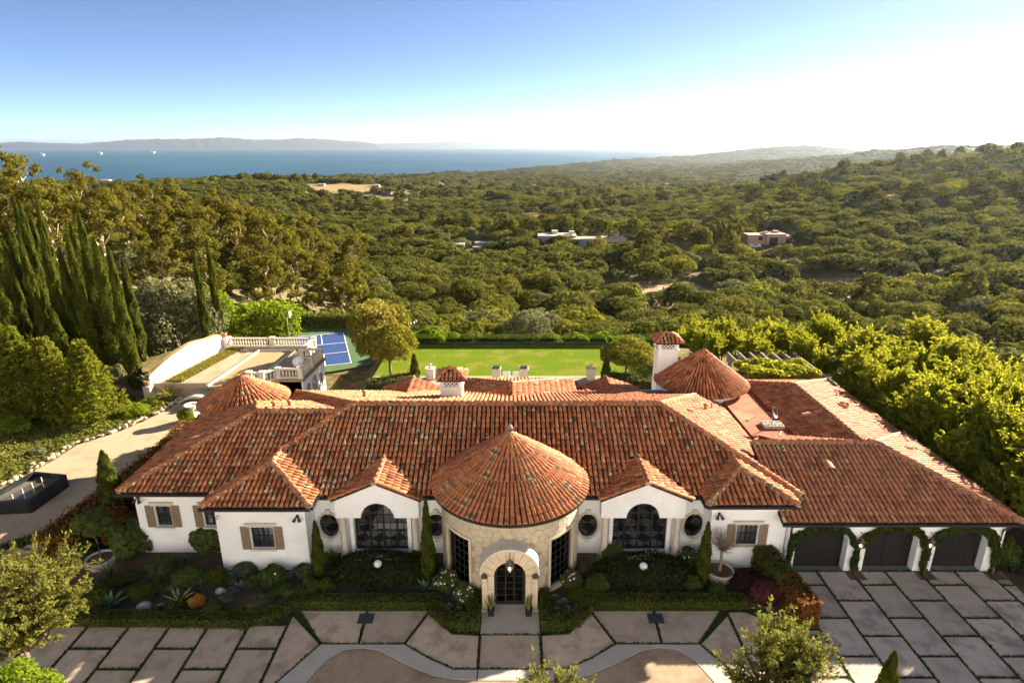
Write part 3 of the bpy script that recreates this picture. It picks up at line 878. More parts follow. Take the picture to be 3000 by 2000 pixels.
for i in range(len(angs) - 1):
    for j in range(len(zs) - 1):
        s, z = (angs[i] + angs[i + 1]) / 2, (zs[j] + zs[j + 1]) / 2
        if in_hole(s, z): continue
        a0, a1, z0, z1 = angs[i], angs[i + 1], zs[j], zs[j + 1]
        o4 = [cyl(a0, z0, TR), cyl(a1, z0, TR), cyl(a1, z1, TR), cyl(a0, z1, TR)]
        i4 = [cyl(a0, z0, TR - 0.3), cyl(a1, z0, TR - 0.3), cyl(a1, z1, TR - 0.3), cyl(a0, z1, TR - 0.3)]
        fs = [(0, 1, 2, 3), (7, 6, 5, 4)]
        for (da, db, ia, ib, va, vb) in ((0, -1, 0, 1, (a0 + a1) / 2, zs[j] - .01), (0, 1, 2, 3, (a0 + a1) / 2, zs[j + 1] + .01), (-1, 0, 3, 0, a0 - .005, (z0 + z1) / 2), (1, 0, 1, 2, a1 + .005, (z0 + z1) / 2)):
            if in_hole(va, vb): fs.append((ib, ia, 4 + ia, 4 + ib))
        mb.add(o4 + i4, fs)
tower = mb.build('tower_wall', SANDM, villa)
# irregular field stones: Voronoi cells on the unrolled drum
def clip(poly, px, py, nx, ny):
    out = []
    for i in range(len(poly)):
        a, b_ = poly[i], poly[(i + 1) % len(poly)]
        da = (a[0] - px) * nx + (a[1] - py) * ny; db = (b_[0] - px) * nx + (b_[1] - py) * ny
        if da <= 0: out.append(a)
        if da * db < 0:
            t = da / (da - db); out.append((a[0] + (b_[0] - a[0]) * t, a[1] + (b_[1] - a[1]) * t))
    return out
rnd = random.Random(5)
pts = []
S0, S1 = -R_(100) * TR, R_(100) * TR
gz = 0.31
for r in range(int(4.6 / gz)):
    z = -0.05 + r * gz; s = S0 + rnd.random() * 0.4
    while s < S1:
        pts.append((s + rnd.uniform(-0.1, 0.1), z + rnd.uniform(-0.12, 0.12))); s += rnd.uniform(0.32, 0.52)
nst = 0
PH, ARW = 1.36, 0.0
for i, p in enumerate(pts):
    sa = p[0] / TR
    if p[1] > 4.5 or abs(p[0]) > S1 - 0.2: continue
    poly = [(p[0] - 0.6, p[1] - 0.6), (p[0] + 0.6, p[1] - 0.6), (p[0] + 0.6, p[1] + 0.6), (p[0] - 0.6, p[1] + 0.6)]
    for q in pts:
        dx, dy = q[0] - p[0], q[1] - p[1]; d2 = dx * dx + dy * dy
        if d2 < 1e-9 or d2 > 1.6: continue
        d = math.sqrt(d2)
        poly = clip(poly, (p[0] + q[0]) / 2 - dx / d * 0.008, (p[1] + q[1]) / 2 - dy / d * 0.008, dx / d, dy / d)
        if len(poly) < 3: break
    poly = clip(poly, 0, 4.42, 0, 1); poly = clip(poly, 0, -0.1, 0, -1)
    # keep clear of windows and the porch
    W0, W1, ZZ0, ZZ1 = WA0 * TR - 0.16, WA1 * TR + 0.16, WZ0 - 0.14, WZ1 + 0.16
    for sg in (-1, 1):
        if poly and W0 < sg * p[0] < W1 and ZZ0 < p[1] < ZZ1: poly = []
        elif poly:
            bx = sorted([sg * W0, sg * W1])
            if any(bx[0] < a[0] < bx[1] and ZZ0 < a[1] < ZZ1 for a in poly):
                if p[0] <= bx[0]: poly = clip(poly, bx[0], 0, 1, 0)
                elif p[0] >= bx[1]: poly = clip(poly, bx[1], 0, -1, 0)
                elif p[1] >= ZZ1: poly = clip(poly, 0, ZZ1, 0, -1)
                else: poly = clip(poly, 0, ZZ0, 0, 1)
    if poly and abs(p[0]) < PH and p[1] < 2.1 + math.sqrt(max(PH * PH - p[0] ** 2, 0)): continue
    if len(poly) < 3: continue
    cxp = sum(a[0] for a in poly) / len(poly); czp = sum(a[1] for a in poly) / len(poly)
    hgt = TR + rnd.uniform(0.012, 0.034)
    k = len(poly)
    vs = [cyl(a[0] / TR, a[1], TR - 0.01) for a in poly] + [cyl(a[0] / TR, a[1], hgt - 0.012) for a in poly] + \
         [cyl((cxp + (a[0] - cxp) * 0.88) / TR, czp + (a[1] - czp) * 0.88, hgt) for a in poly]
    fs = [(a, (a + 1) % k, k + (a + 1) % k, k + a) for a in range(k)] + [(k + a, k + (a + 1) % k, 2 * k + (a + 1) % k, 2 * k + a) for a in range(k)] + [tuple(range(2 * k, 3 * k))]
    obj('stone', mesh_py('stone', vs, fs), SANDST, tower); nst += 1
print('stones', nst)
# curved windows of the tower
def arc_box(mb, a0, a1, r0, r1, z0, z1, n=6):
    for i in range(n):
        b0 = a0 + (a1 - a0) * i / n; b1 = a0 + (a1 - a0) * (i + 1) / n
        vs = [cyl(a, z, r) for z in (z0, z1) for r in (r1, r0) for a in (b0, b1)]
        fs = [(0, 1, 5, 4), (3, 2, 6, 7), (4, 5, 7, 6), (1, 0, 2, 3)]
        if i == 0: fs.append((0, 4, 6, 2))
        if i == n - 1: fs.append((1, 3, 7, 5))
        mb.add(vs, fs)
for sg in (-1, 1):
    A0, A1 = sorted((sg * WA0, sg * WA1))
    e = 0.09 / TR
    fr = MB()
    arc_box(fr, A0, A1, TR - 0.2, TR - 0.1, WZ0, WZ0 + 0.09); arc_box(fr, A0, A1, TR - 0.2, TR - 0.1, WZ1 - 0.09, WZ1)
    arc_box(fr, A0, A0 + e, TR - 0.2, TR - 0.1, WZ0 + 0.09, WZ1 - 0.09, 1); arc_box(fr, A1 - e, A1, TR - 0.2, TR - 0.1, WZ0 + 0.09, WZ1 - 0.09, 1)
    nc, nr_ = 4, 6
    for c in range(1, nc):
        a = A0 + e + (A1 - A0 - 2 * e) * c / nc; arc_box(fr, a - 0.018 / TR, a + 0.018 / TR, TR - 0.185, TR - 0.115, WZ0 + 0.09, WZ1 - 0.09, 1)
    for r in range(1, nr_):
        z = WZ0 + 0.09 + (WZ1 - WZ0 - 0.18) * r / nr_; arc_box(fr, A0 + e, A1 - e, TR - 0.18, TR - 0.12, z - 0.016, z + 0.016)
    w = fr.build('curved_window', BLACKMET, villa)
    for c in range(nc):
        for r in range(nr_):
            b0 = A0 + e + (A1 - A0 - 2 * e) * c / nc; b1 = A0 + e + (A1 - A0 - 2 * e) * (c + 1) / nc
            z0 = WZ0 + 0.09 + (WZ1 - WZ0 - 0.18) * r / nr_; z1 = z0 + (WZ1 - WZ0 - 0.18) / nr_
            pm = MB(); arc_box(pm, b0 + 0.002, b1 - 0.002, TR - 0.152, TR - 0.148, z0 + 0.003, z1 - 0.003, 1); pm.build('pane', GLASS, w)
    sr = MB(); g = 0.14 / TR
    arc_box(sr, A0 - g, A1 + g, TR - 0.1, TR + 0.06, WZ1 + 0.001, WZ1 + 0.14); arc_box(sr, A0 - g, A1 + g, TR - 0.1, TR + 0.14, WZ0 - 0.16, WZ0 - 0.001)
    arc_box(sr, A0 - g, A0 - 0.0003, TR - 0.1, TR + 0.05, WZ0, WZ1, 1); arc_box(sr, A1 + 0.0003, A1 + g, TR - 0.1, TR + 0.05, WZ0, WZ1, 1)
    sr.build('surround', CREAM, w)
band = MB(); arc_box(band, R_(-100), R_(100), TR - 0.05, TR + 0.10, 4.43, 4.52, 40); band.build('cornice', CREAM, villa)
gut = MB(); arc_box(gut, R_(-115), R_(115), 3.9, 4.02, 4.42, 4.53, 44); gut.build('gutter', BLACKMET, villa)
# finial of the tower roof
MB().lathe([(0.16, 7.15), (0.17, 7.25), (0.09, 7.32), (0.07, 7.4), (0.14, 7.46), (0.15, 7.53), (0.1, 7.62), (0.03, 7.68), (0.02, 7.75)], 14, xform((-0.1, 28, 0))).build('finial', mat('verdigris lead', (0.20, 0.20, 0.15), (0.12, 0.13, 0.11), rough=0.7), villa, smooth=True)

# ---- porch: block arch, hood, door
PX, PY = -0.1, 23.8
porch = panel('porch', (PX, PY + 0.03, 0), X, archpts(0, 1.28, -0.1, 2.1), [archpts(0, 0.745, -0.09, 2.0)], 0.97, CREAM, villa)
def block(poly, y0, y1):
    mb = MB(); k = len(poly)
    cx = sum(a[0] for a in poly) / k; cz = sum(a[1] for a in poly) / k
    vs = [(PX + a[0], y1, a[1]) for a in poly] + [(PX + a[0], y0 + 0.012, a[1]) for a in poly] + [(PX + cx + (a[0] - cx) * 0.965, y0, cz + (a[1] - cz) * 0.965) for a in poly]
    ar = sum(poly[i][0] * poly[(i + 1) % k][1] - poly[(i + 1) % k][0] * poly[i][1] for i in range(k))
    o = range(k) if ar > 0 else range(k - 1, -1, -1); o = list(o)
    fs = [tuple(2 * k + i for i in o)]
    for i in range(k):
        a, b_ = o[i], o[(i + 1) % k]
        fs += [(a, b_, k + b_, k + a), (k + a, k + b_, 2 * k + b_, 2 * k + a)]
    mb.add(vs, fs); mb.build('stone_block', CREAM, porch)
NV = 9
for i in range(NV):
    a0 = math.pi * i / NV + 0.008; a1 = math.pi * (i + 1) / NV - 0.008
    aa_ = [a0 + (a1 - a0) * t / 3 for t in range(4)]
    block([(0.73 * math.cos(t), 2.0 + 0.73 * math.sin(t)) for t in aa_] + [(1.30 * math.cos(t), 2.1 + 1.30 * math.sin(t)) for t in reversed(aa_)], PY - 0.02, PY + 0.029)
for sg in (-1, 1):
    for r in range(5):
        z0 = 0.16 + r * 0.37; z1 = z0 + 0.36
        block([(sg * 0.73, z0), (sg * 1.02, z0), (sg * 1.02, z1), (sg * 0.73, z1)], PY - 0.02, PY + 0.029)
        block([(sg * 1.03, z0), (sg * 1.30, z0), (sg * 1.30, z1), (sg * 1.03, z1)], PY - 0.045, PY + 0.029)
    x0, x1 = sorted((PX + sg * 0.71, PX + sg * 1.34))
    MB().box(x0, x1, PY - 0.07, PY + 0.9, -0.05, 0.15).build('plinth', CREAM, porch)
hood = MB(); n = 20
vs = []; fs = []
for i in range(n + 1):
    a = math.pi * i / n
    for (r, y) in ((1.30, PY - 0.1), (1.41, PY - 0.1), (1.41, PY + 1.2), (1.30, PY + 1.2)):
        vs.append((PX + r * math.cos(a), y, 2.1 + r * math.sin(a)))
for i in range(n):
    for k in range(4): fs.append((4 * i + k, 4 * (i + 1) + k, 4 * (i + 1) + (k + 1) % 4, 4 * i + (k + 1) % 4))
fs += [(0, 1, 2, 3), (4 * n + 3, 4 * n + 2, 4 * n + 1, 4 * n)]
hood.add(vs, fs); hood.build('hood', TRIM, porch)
# door leaf
dy = PY + 0.42
frame_o = archpts(0, 0.742, 0.0, 2.0); frame_i = archpts(0, 0.60, 0.22, 1.96)
door = panel('door', (PX, dy, 0), X, frame_o, [frame_i], 0.1, DARKWOOD, villa)
bars = MB()
for c in (-0.2, 0.2): bars.box(PX + c - 0.025, PX + c + 0.025, dy + 0.03, dy + 0.08, 0.22, 2.5)
for r in range(1, 6): bars.box(PX - 0.6, PX + 0.6, dy + 0.033, dy + 0.077, 0.2 + r * 0.355 - 0.02, 0.2 + r * 0.355 + 0.02)
bars.build('glazing_bars', DARKWOOD, door)
for c in range(3):
    for r in range(5):
        obj('pane', MB().box(PX - 0.6 + c * 0.4 + 0.026, PX - 0.2 + c * 0.4 - 0.026, dy + 0.05, dy + 0.056, 0.222 + r * 0.355, 0.18 + (r + 1) * 0.355).mesh('pane'), GLASS, door)
panel('pane', (PX, dy + 0.05, 0), X, archpts(0, 0.6, 1.96, 1.97), [], 0.006, GLASS, door)
MB().tube([(PX + 0.66, dy - 0.06, 0.95), (PX + 0.66, dy - 0.07, 1.25)], 0.016, 8).build('handle', BLACKMET, door)
MB().box(PX - 0.74, PX + 0.74, PY + 0.05, dy + 0.1, -0.08, 0.03).build('threshold', BLACKMET, door)
# interior backdrop wall of the hall
MB().box(-3.0, 2.8, 31.2, 31.4, 0.18, 3.6).build('hall_wall', mat('hall plaster', (0.55, 0.5, 0.43), rough=0.9), villa)

# ---- garage
gd = [(14.45, 17.1), (18.05, 20.67), (21.6, 24.2)]
panel('wall', (0, 26.65, 0), X, rect(14.0, 24.95, -0.3, 3.16), [archpts((a + b_) / 2, (b_ - a) / 2, -0.29, 1.75, 0.8) for a, b_ in gd], 0.45, STUCCO, villa)
GAR = mat('charcoal garage timber', (0.013, 0.011, 0.011), (0.018, 0.016, 0.015), rough=0.6, scale=8)
for a, b_ in gd:
    mb = MB(); n = 22; w = (b_ - a + 0.1) / n
    g = MB().box(a - 0.05, b_ + 0.05, 27.12, 27.18, -0.02, 2.7).build('garage_door', GAR, villa)
    for i in range(n):
        if i % 1 == 0: mb.box(a - 0.05 + i * w + 0.006, a - 0.05 + (i + 1) * w - 0.006, 27.10, 27.119, 0, 2.68)
    mb.build('boards', GAR, g, kind='stuff')
    for x in (a, (a + b_) / 2 - 0.07, b_ - 0.14): MB().box(x, x + 0.14, 27.075, 27.099, 0, 2.68).build('stile', GAR, g)
    for z in (0, 0.82, 1.6, 2.4): MB().box(a, b_, 27.066, 27.0745, z, z + 0.13).build('rail', GAR, g)
    MB().box(a, b_, 26.66, 27.09, -0.05, 0.012).build('apron', mat('slate apron', (0.16, 0.18, 0.19), (0.12, 0.135, 0.14), rough=0.8, scale=2), g)

# ---- gutters and downpipes
def gutter(a, b_, z, w=0.13):
    a, b_ = Vector(a), Vector(b_); d = (b_ - a); ln = d.length; d.normalize(); o = d.cross(Vector((0, 0, 1)))
    m = Matrix(((d.x, -o.x, 0, a.x), (d.y, -o.y, 0, a.y), (0, 0, 1, z), (0, 0, 0, 1)))
    MB().box(-0.03, ln + 0.03, -w, 0.0, -0.13, 0.0, mw=m).build('gutter', BLACKMET, villa)
gutter((-20.35, 27.66, 0), (-15.4, 27.66, 0), 3.97); gutter((-15.4, 26.31, 0), (-9.95, 26.31, 0), 3.97); gutter((-9.93, 26.35, 0), (-9.93, 27.5, 0), 3.965)
gutter((-9.9, 27.51, 0), (-9.25, 27.51, 0), 3.87); gutter((-4.6, 27.51, 0), (-3.5, 27.51, 0), 3.87); gutter((3.3, 27.51, 0), (4.45, 27.51, 0), 3.87); gutter((9.2, 27.51, 0), (9.7, 27.51, 0), 3.87)
gutter((9.68, 27.5, 0), (9.68, 26.52, 0), 3.965); gutter((9.7, 26.51, 0), (14.25, 26.51, 0), 3.97); gutter((13.42, 26.21, 0), (25.37, 26.21, 0), 3.17)
MB().tube([(-3.62, 27.98, 3.8), (-3.62, 28.02, 0.0)], 0.05, 8).box(-3.78, -3.46, 27.75, 28.05, 3.5, 3.8).build('downpipe', BLACKMET, villa)
MB().tube([(3.42, 27.98, 3.8), (3.42, 28.02, 0.0)], 0.05, 8).box(3.26, 3.58, 27.75, 28.05, 3.5, 3.8).build('downpipe', BLACKMET, villa)
MB().tube([(25.2, 26.3, 3.05), (25.05, 26.5, 2.75), (24.75, 26.58, 2.5), (24.75, 26.58, 1.9)], 0.05, 8).build('downpipe', BLACKMET, villa)
MB().tube([(14.1, 26.6, 3.0), (14.1, 26.6, 0.1)], 0.05, 8).box(13.98, 14.5, 26.3, 26.62, 2.86, 3.04).build('downpipe', BLACKMET, villa)

# ---- chimneys
WHITECH = mat('white chimney plaster', (0.82, 0.81, 0.79), (0.76, 0.74, 0.71), rough=0.9, scale=2)
def chimney(cx, cy, hw, hd, z0, z1, zc):
    c = MB().box(cx - hw, cx + hw, cy - hd, cy + hd, z0, z1 - 0.62).build('chimney', WHITECH, villa)
    mb = MB().box(cx - hw - 0.07, cx + hw + 0.07, cy - hd - 0.07, cy + hd + 0.07, z1 - 0.619, z1 - 0.52)
    e = 0.14
    for sx in (-1, 1):
        for sy in (-1, 1):
            x0, x1 = sorted((cx + sx * hw, cx + sx * (hw - 0.2))); y0, y1 = sorted((cy + sy * hd, cy + sy * (hd - 0.2)))
            mb.box(x0, x1, y0, y1, z1 - 0.519, z1 - 0.1)
    mb.box(cx - hw - 0.05, cx + hw + 0.05, cy - hd - 0.05, cy + hd + 0.05, z1 - 0.099, z1 - 0.01)
    mb.build('crown', WHITECH, c)
    lat = MB()
    for s, (ax, ay, L_, nx) in enumerate(((0, -1, 2 * hw - 0.4, 0), (0, 1, 2 * hw - 0.4, 0), (-1, 0, 2 * hd - 0.4, 1), (1, 0, 2 * hd - 0.4, 1))):
        k = 4
        for i in range(-1, k + 1):
            for sg in (-1, 1):
                h = 0.42; st = L_ / k
                x0 = -L_ / 2 + i * st; xa, xb = x0, x0 + h
                if sg < 0: xa, xb = xb, xa
                za, zb = z1 - 0.519, z1 - 0.1
                pa = (xa, za); pb = (xb, zb)
                # cut to the opening
                def cl(p, q):
                    t0, t1 = 0.0, 1.0
                    d = q[0] - p[0]
                    for lo, sgn in ((-L_ / 2, 1), (L_ / 2, -1)):
                        f0 = sgn * (p[0] - lo); f1 = sgn * (q[0] - lo)
                        if f0 < 0 and f1 < 0: return None
                        if f0 < 0: t0 = max(t0, f0 / (f0 - f1))
                        if f1 < 0: t1 = min(t1, f0 / (f0 - f1))
                    if t1 - t0 < 0.05: return None
                    return [(p[0] + d * t, p[1] + (q[1] - p[1]) * t) for t in (t0, t1)]
                r = cl(pa, pb)
                if not r: continue
                P = [((cx + q[0], cy + ay * (hd - 0.08), q[1]) if nx == 0 else (cx + ax * (hw - 0.08), cy + q[0], q[1])) for q in r]
                lat.tube(P, 0.028, 4)
    lat.build('lattice', WHITECH, c, kind='stuff')
    MB().box(cx - hw + 0.25, cx + hw - 0.25, cy - hd + 0.25, cy + hd - 0.25, z1 - 0.52, z1 - 0.11).build('flue', BLACKMET, c)
chimney(CH1[0], CH1[1], 0.70, 0.66, 4.4, 6.55, 7.0)
chimney(CH2[0], CH2[1], 0.74, 0.66, -0.2, 7.15, 7.6)

# ---- roof furniture
def on_roof(u, v, y): return Yp(u, v, y)
def barrel_vent(x, y, z, rz, s=1.0, tilt=0.38):
    n = 10; vs = []; fs = []
    for (r, yy) in ((0.26, 0.0), (0.22, 0.42), (0.05, 0.8)):
        for i in range(n + 1):
            a = math.pi * i / n; vs.append((r * math.cos(a), yy, r * math.sin(a) * 0.95))
    m = n + 1
    for j in range(2):
        for i in range(n): fs.append((j * m + i, j * m + i + 1, (j + 1) * m + i + 1, (j + 1) * m + i))
    mw = Matrix.Translation((x, y, z)) @ Matrix.Rotation(rz, 4, 'Z') @ Matrix.Rotation(tilt, 4, 'X') @ Matrix.Scale(s, 4)
    MB().add(vs, fs, mw).build('roof_vent', TERRA, villa, smooth=True)
def pipe_vent(x, y, z, h=0.45, cap=True):
    mb = MB().lathe([(0.1, 0), (0.09, h), (0.16, h + 0.02), (0.16, h + 0.1), (0.05, h + 0.16)] if cap else [(0.05, 0), (0.05, h)], 10, xform((x, y, z)))
    mb.build('vent_pipe', TERRA, villa, smooth=True)
barrel_vent(-18.3, 32.0, 4.75, R_(-90), 1.1, 0.3)
barrel_vent(-13.0, 34.9, 5.52, R_(180), 1.0, 0.1); barrel_vent(-6.0, 36.6, 5.38, R_(180), 1.0, 0.1); barrel_vent(5.6, 37.2, 5.2, R_(180), 0.9, 0.1)
barrel_vent(10.9, 34.2, 5.52, R_(90), 1.0, 0.3); barrel_vent(18.4, 35.6, 4.6, R_(-90), 1.0, 0.3); barrel_vent(21.2, 34.6, 4.5, R_(90), 1.0, 0.25)
barrel_vent(17.1, 29.3, 4.35, 0, 1.1, 0.35); barrel_vent(23.2, 32.2, 4.05, R_(90), 1.0, 0.25)
for (x, y, z, h, c) in ((-14.4, 34.2, 5.8, 0.35, True), (-13.6, 34.6, 5.65, 0.4, True), (-9.6, 37.0, 5.3, 0.4, True), (-9.2, 36.6, 5.4, 0.25, False), (4.9, 37.4, 5.15, 0.45, True), (6.8, 37.0, 5.25, 0.35, False), (8.0, 37.0, 5.25, 0.35, False), (9.2, 37.0, 5.25, 0.35, False), (13.0, 36.8, 4.65, 0.4, False), (12.3, 35.9, 4.95, 0.3, True)):
    pipe_vent(x, y, z, h, c)
MB().lathe([(0.22, 0), (0.36, 0.5), (0.38, 0.52), (0.33, 0.52), (0.3, 0.4)], 18, xform((22.2, 37.9, 4.0))).build('vent_pot', TERRA, villa, smooth=True)
MB().lathe([(0.2, 0.3), (0.14, 0.5), (0.02, 0.58)], 14, xform((22.2, 37.9, 4.0))).build('vent_pot', TERRA, villa, smooth=True)
# satellite dish on its ballast blocks
DPX = (16.3, 35.1, 4.15)
dish = thing('satellite_dish', DPX, 'small dark satellite dish on a mast weighted with blocks on the flat red roof', 'satellite dish')
GREYB = mat('grey concrete block', (0.50, 0.44, 0.38), (0.42, 0.37, 0.32), rough=0.95, scale=6)
for i in range(3):
    for j in range(2):
        x, y = DPX[0] - 0.55 + i * 0.42, DPX[1] - 0.3 + j * 0.42
        mb = MB(); mb.box(x, x + 0.39, y, y + 0.05, 4.151, 4.34); mb.box(x, x + 0.39, y + 0.34, y + 0.39, 4.151, 4.34)
        for k in (0, 0.17, 0.34): mb.box(x + k, x + k + 0.05, y + 0.051, y + 0.339, 4.151, 4.339)
        mb.build('concrete_block', GREYB, dish)
MB().tube([(16.3, 35.15, 4.16), (16.3, 35.15, 5.0)], 0.03, 8).build('mast', mat('galvanised steel', (0.45, 0.45, 0.44), rough=0.5, metal=0.6), dish)
MB().lathe([(0.02, 0.0), (0.18, 0.02), (0.30, 0.06), (0.36, 0.1), (0.37, 0.1), (0.30, 0.045), (0.18, 0.0), (0.02, -0.02)], 20, xform((16.3, 35.1, 5.1), rz=R_(50), rx=R_(65))).build('reflector', mat('dish brown', (0.10, 0.05, 0.04), rough=0.5), dish, smooth=True)
MB().tube([(16.3, 35.1, 5.0), (15.85, 34.8, 5.25), (15.75, 34.75, 5.3)], 0.015, 5).build('feed_arm', GREYB, dish)
wh = mat('white cable', (0.7, 0.68, 0.65), rough=0.6)
MB().tube([(16.5, 34.8, 4.17), (16.6, 34.4, 4.17), (16.35, 34.0, 4.17), (16.2, 33.6, 4.3)], 0.018, 5).build('roof_cable', wh, villa)
ant = thing('roof_antenna', (15.9, 36.6, 4.15), 'small white antenna on the flat red roof behind the satellite dish', 'antenna')
MB().tube([(15.9, 36.6, 4.15), (15.9, 36.6, 4.6)], 0.02, 6).tube([(15.7, 36.6, 4.45), (16.1, 36.6, 4.6)], 0.025, 6).build('mast', wh, ant)
# floodlights and cameras under the eaves
for (x, y, z, lab) in ((-19.55, 28.1, 3.45, 'twin black floodlight near the far left corner of the villa'), (-10.75, 26.66, 3.3, 'twin black floodlight at the right end of the left bay wall'), (10.45, 26.86, 3.3, 'twin black floodlight at the left end of the right bay wall')):
    t = thing('floodlight', (x, y, z), lab, 'floodlight', 'floodlights under the eaves')
    MB().box(x - 0.06, x + 0.06, y - 0.06, y + 0.03, z - 0.06, z + 0.06).build('mount', BLACKMET, t)
    for s in (-1, 1):
        MB().lathe([(0.04, 0), (0.05, 0.08), (0.1, 0.26), (0.085, 0.26)], 12, xform((x + s * 0.05, y - 0.08, z - 0.02), rz=0, rx=R_(145), ry=R_(25 * s))).build('lamp_head', BLACKMET, t, smooth=True)
for (x, y, z, lab) in ((-14.72, 26.6, 3.32, 'white security camera at the left corner of the left bay'), (13.72, 26.8, 3.35, 'white security camera at the right corner of the right bay')):
    t = thing('security_camera', (x, y, z), lab, 'camera', 'cameras under the eaves')
    MB().lathe([(0.05, 0), (0.07, 0.03), (0.07, 0.12), (0.04, 0.16)], 12, xform((x, y + 0.02, z), rx=R_(110))).build('body', wh, t, smooth=True)
    MB().lathe([(0.03, 0), (0.03, 0.02)], 10, xform((x, y - 0.14, z - 0.05), rx=R_(110))).build('lens', BLACKMET, t)

# white sofa behind the left arched window
sofa = thing('sofa', (-6.6, 30.4, 0.18), 'white sofa seen through the left arched window', 'sofa')
SOF = mat('white linen', (0.75, 0.73, 0.7), (0.7, 0.68, 0.65), rough=0.9)
MB().box(-7.6, -5.6, 30.0, 30.95, 0.25, 0.62, bev=0.06).build('seat', SOF, sofa); MB().box(-7.6, -5.6, 30.96, 31.2, 0.25, 1.05, bev=0.06).build('backrest', SOF, sofa)
for xx in (-7.8, -5.58): MB().box(xx, xx + 0.19, 30.0, 31.2, 0.25, 0.85, bev=0.05).build('armrest', SOF, sofa)
# ================================================================== foliage builders
def leaf_quads(P, Nr, size, rg, aspect=1.7, spread=0.8, updir=None):
    """diamond leaves at points P facing about Nr"""
    n = len(P)
    Nn = Nr + rg.normal(0, spread, (n, 3)); Nn /= np.linalg.norm(Nn, axis=1, keepdims=True) + 1e-9
    if updir is None: T = rg.normal(0, 1, (n, 3))
    else: T = updir + rg.normal(0, 0.35, (n, 3))
    T -= (T * Nn).sum(1, keepdims=True) * Nn; T /= np.linalg.norm(T, axis=1, keepdims=True) + 1e-9
    B = np.cross(Nn, T)
    s = (size * rg.uniform(0.65, 1.35, n))[:, None] if np.isscalar(size) else (size * rg.uniform(0.65, 1.35, n))[:, None]
    a = s * 0.5 * aspect ** 0.5; b_ = s * 0.5 / aspect ** 0.5
    V = np.stack([P - T * a, P + B * b_ + Nn * b_ * 0.3, P + T * a, P - B * b_ + Nn * b_ * 0.3], 1).reshape(-1, 3)
    F = np.arange(4 * n).reshape(n, 4)
    return V, F
def blob_points(blobs, n, rg, shell=0.6, lower=-1.0):
    B = np.array(blobs, float)
    wts = (B[:, 3] * B[:, 4] + B[:, 4] * B[:, 5] + B[:, 3] * B[:, 5]); wts /= wts.sum()
    k = rg.choice(len(B), int(n * 1.9), p=wts)
    D = rg.normal(0, 1, (len(k), 3)); D /= np.linalg.norm(D, axis=1, keepdims=True)
    ok = D[:, 2] > lower; k = k[ok]; D = D[ok]
    r = shell + (1 - shell) * np.sqrt(rg.random(len(k)))
    P = B[k, :3] + D * B[k, 3:6] * r[:, None]
    keep = np.ones(len(P), bool)
    for j in range(len(B)):
        q = (P - B[j, :3]) / B[j, 3:6]
        keep &= ~(((q * q).sum(1) < 0.42) & (k != j))
    P, D, k = P[keep][:n], D[keep][:n], k[keep][:n]
    return P, D, k
def foliage(name, blobs, n, size, seed, shell=0.6, aspect=1.7, spread=0.8, lower=-1.0, updir=None, up=0.3, tintvar=0.22):
    rg = rng(seed)
    P, D, k = blob_points(blobs, n, rg, shell, lower)
    Nr = D + np.array([0, 0, up])
    V, F = leaf_quads(P, Nr, size, rg, aspect, spread, updir)
    bt = rg.normal(0.5, tintvar, len(blobs))
    tint = np.clip(bt[k] + rg.normal(0, 0.16, len(k)), 0, 1)
    return mesh_np(name, V, F, False, {'tint': tint})
def limb(mb, rg, a, b_, r0, r1, wob=0.12, n=5, sides=5):
    a, b_ = Vector(a), Vector(b_)
    L = (b_ - a).length
    pts = []
    for i in range(n + 1):
        t = i / n
        p = a.lerp(b_, t)
        if 0 < i < n: p += Vector(rg.normal(0, wob * L * 0.25, 3).tolist())
        pts.append(p)
    mb.tube(pts, [r0 + (r1 - r0) * i / n for i in range(n + 1)], sides)
BARK = mat('grey brown bark', (0.12, 0.09, 0.065), (0.075, 0.055, 0.04), rough=0.95, scale=6, bump=0.4, bscale=12)
PALEBARK = mat('pale eucalyptus bark', (0.46, 0.38, 0.28), (0.30, 0.22, 0.15), rough=0.85, scale=1.2, spec=0.2)
L_OAK = leaf_mat('oak leaf', (0.024, 0.038, 0.008), (0.082, 0.100, 0.019), 0.34, objvar=0.75, warm=(0.15, 0.14, 0.028), tcol=(0.19, 0.19, 0.026))
L_SAGE = leaf_mat('grey green leaf', (0.085, 0.095, 0.05), (0.17, 0.18, 0.10), 0.25, objvar=0.25)
L_EUC = leaf_mat('eucalyptus leaf', (0.046, 0.053, 0.010), (0.14, 0.138, 0.024), 0.42, objvar=0.5, warm=(0.17, 0.115, 0.022))
L_CYP = leaf_mat('cypress leaf', (0.026, 0.038, 0.006), (0.085, 0.10, 0.014), 0.3, objvar=0.2)
L_JAC = leaf_mat('jacaranda leaf', (0.10, 0.14, 0.014), (0.26, 0.30, 0.028), 0.55, objvar=0.25, tcol=(0.50, 0.48, 0.03), warm=(0.28, 0.25, 0.02))
L_OLIVE = leaf_mat('olive leaf', (0.065, 0.085, 0.02), (0.18, 0.185, 0.05), 0.38, objvar=0.2)
L_LIME = leaf_mat('bright green leaf', (0.07, 0.12, 0.012), (0.19, 0.25, 0.025), 0.5, objvar=0.25)
L_BOX = leaf_mat('boxwood leaf', (0.045, 0.065, 0.012), (0.12, 0.14, 0.026), 0.35, objvar=0.15)
L_GARD = leaf_mat('garden leaf', (0.045, 0.075, 0.022), (0.12, 0.165, 0.05), 0.35, objvar=0.3)
L_RED = leaf_mat('red leaf', (0.065, 0.02, 0.022), (0.20, 0.06, 0.06), 0.3, tcol=(0.3, 0.08, 0.07), objvar=0.1)
L_RUST = leaf_mat('rusty hedge leaf', (0.06, 0.055, 0.012), (0.26, 0.095, 0.022), 0.35, tcol=(0.5, 0.22, 0.03), objvar=0.1)
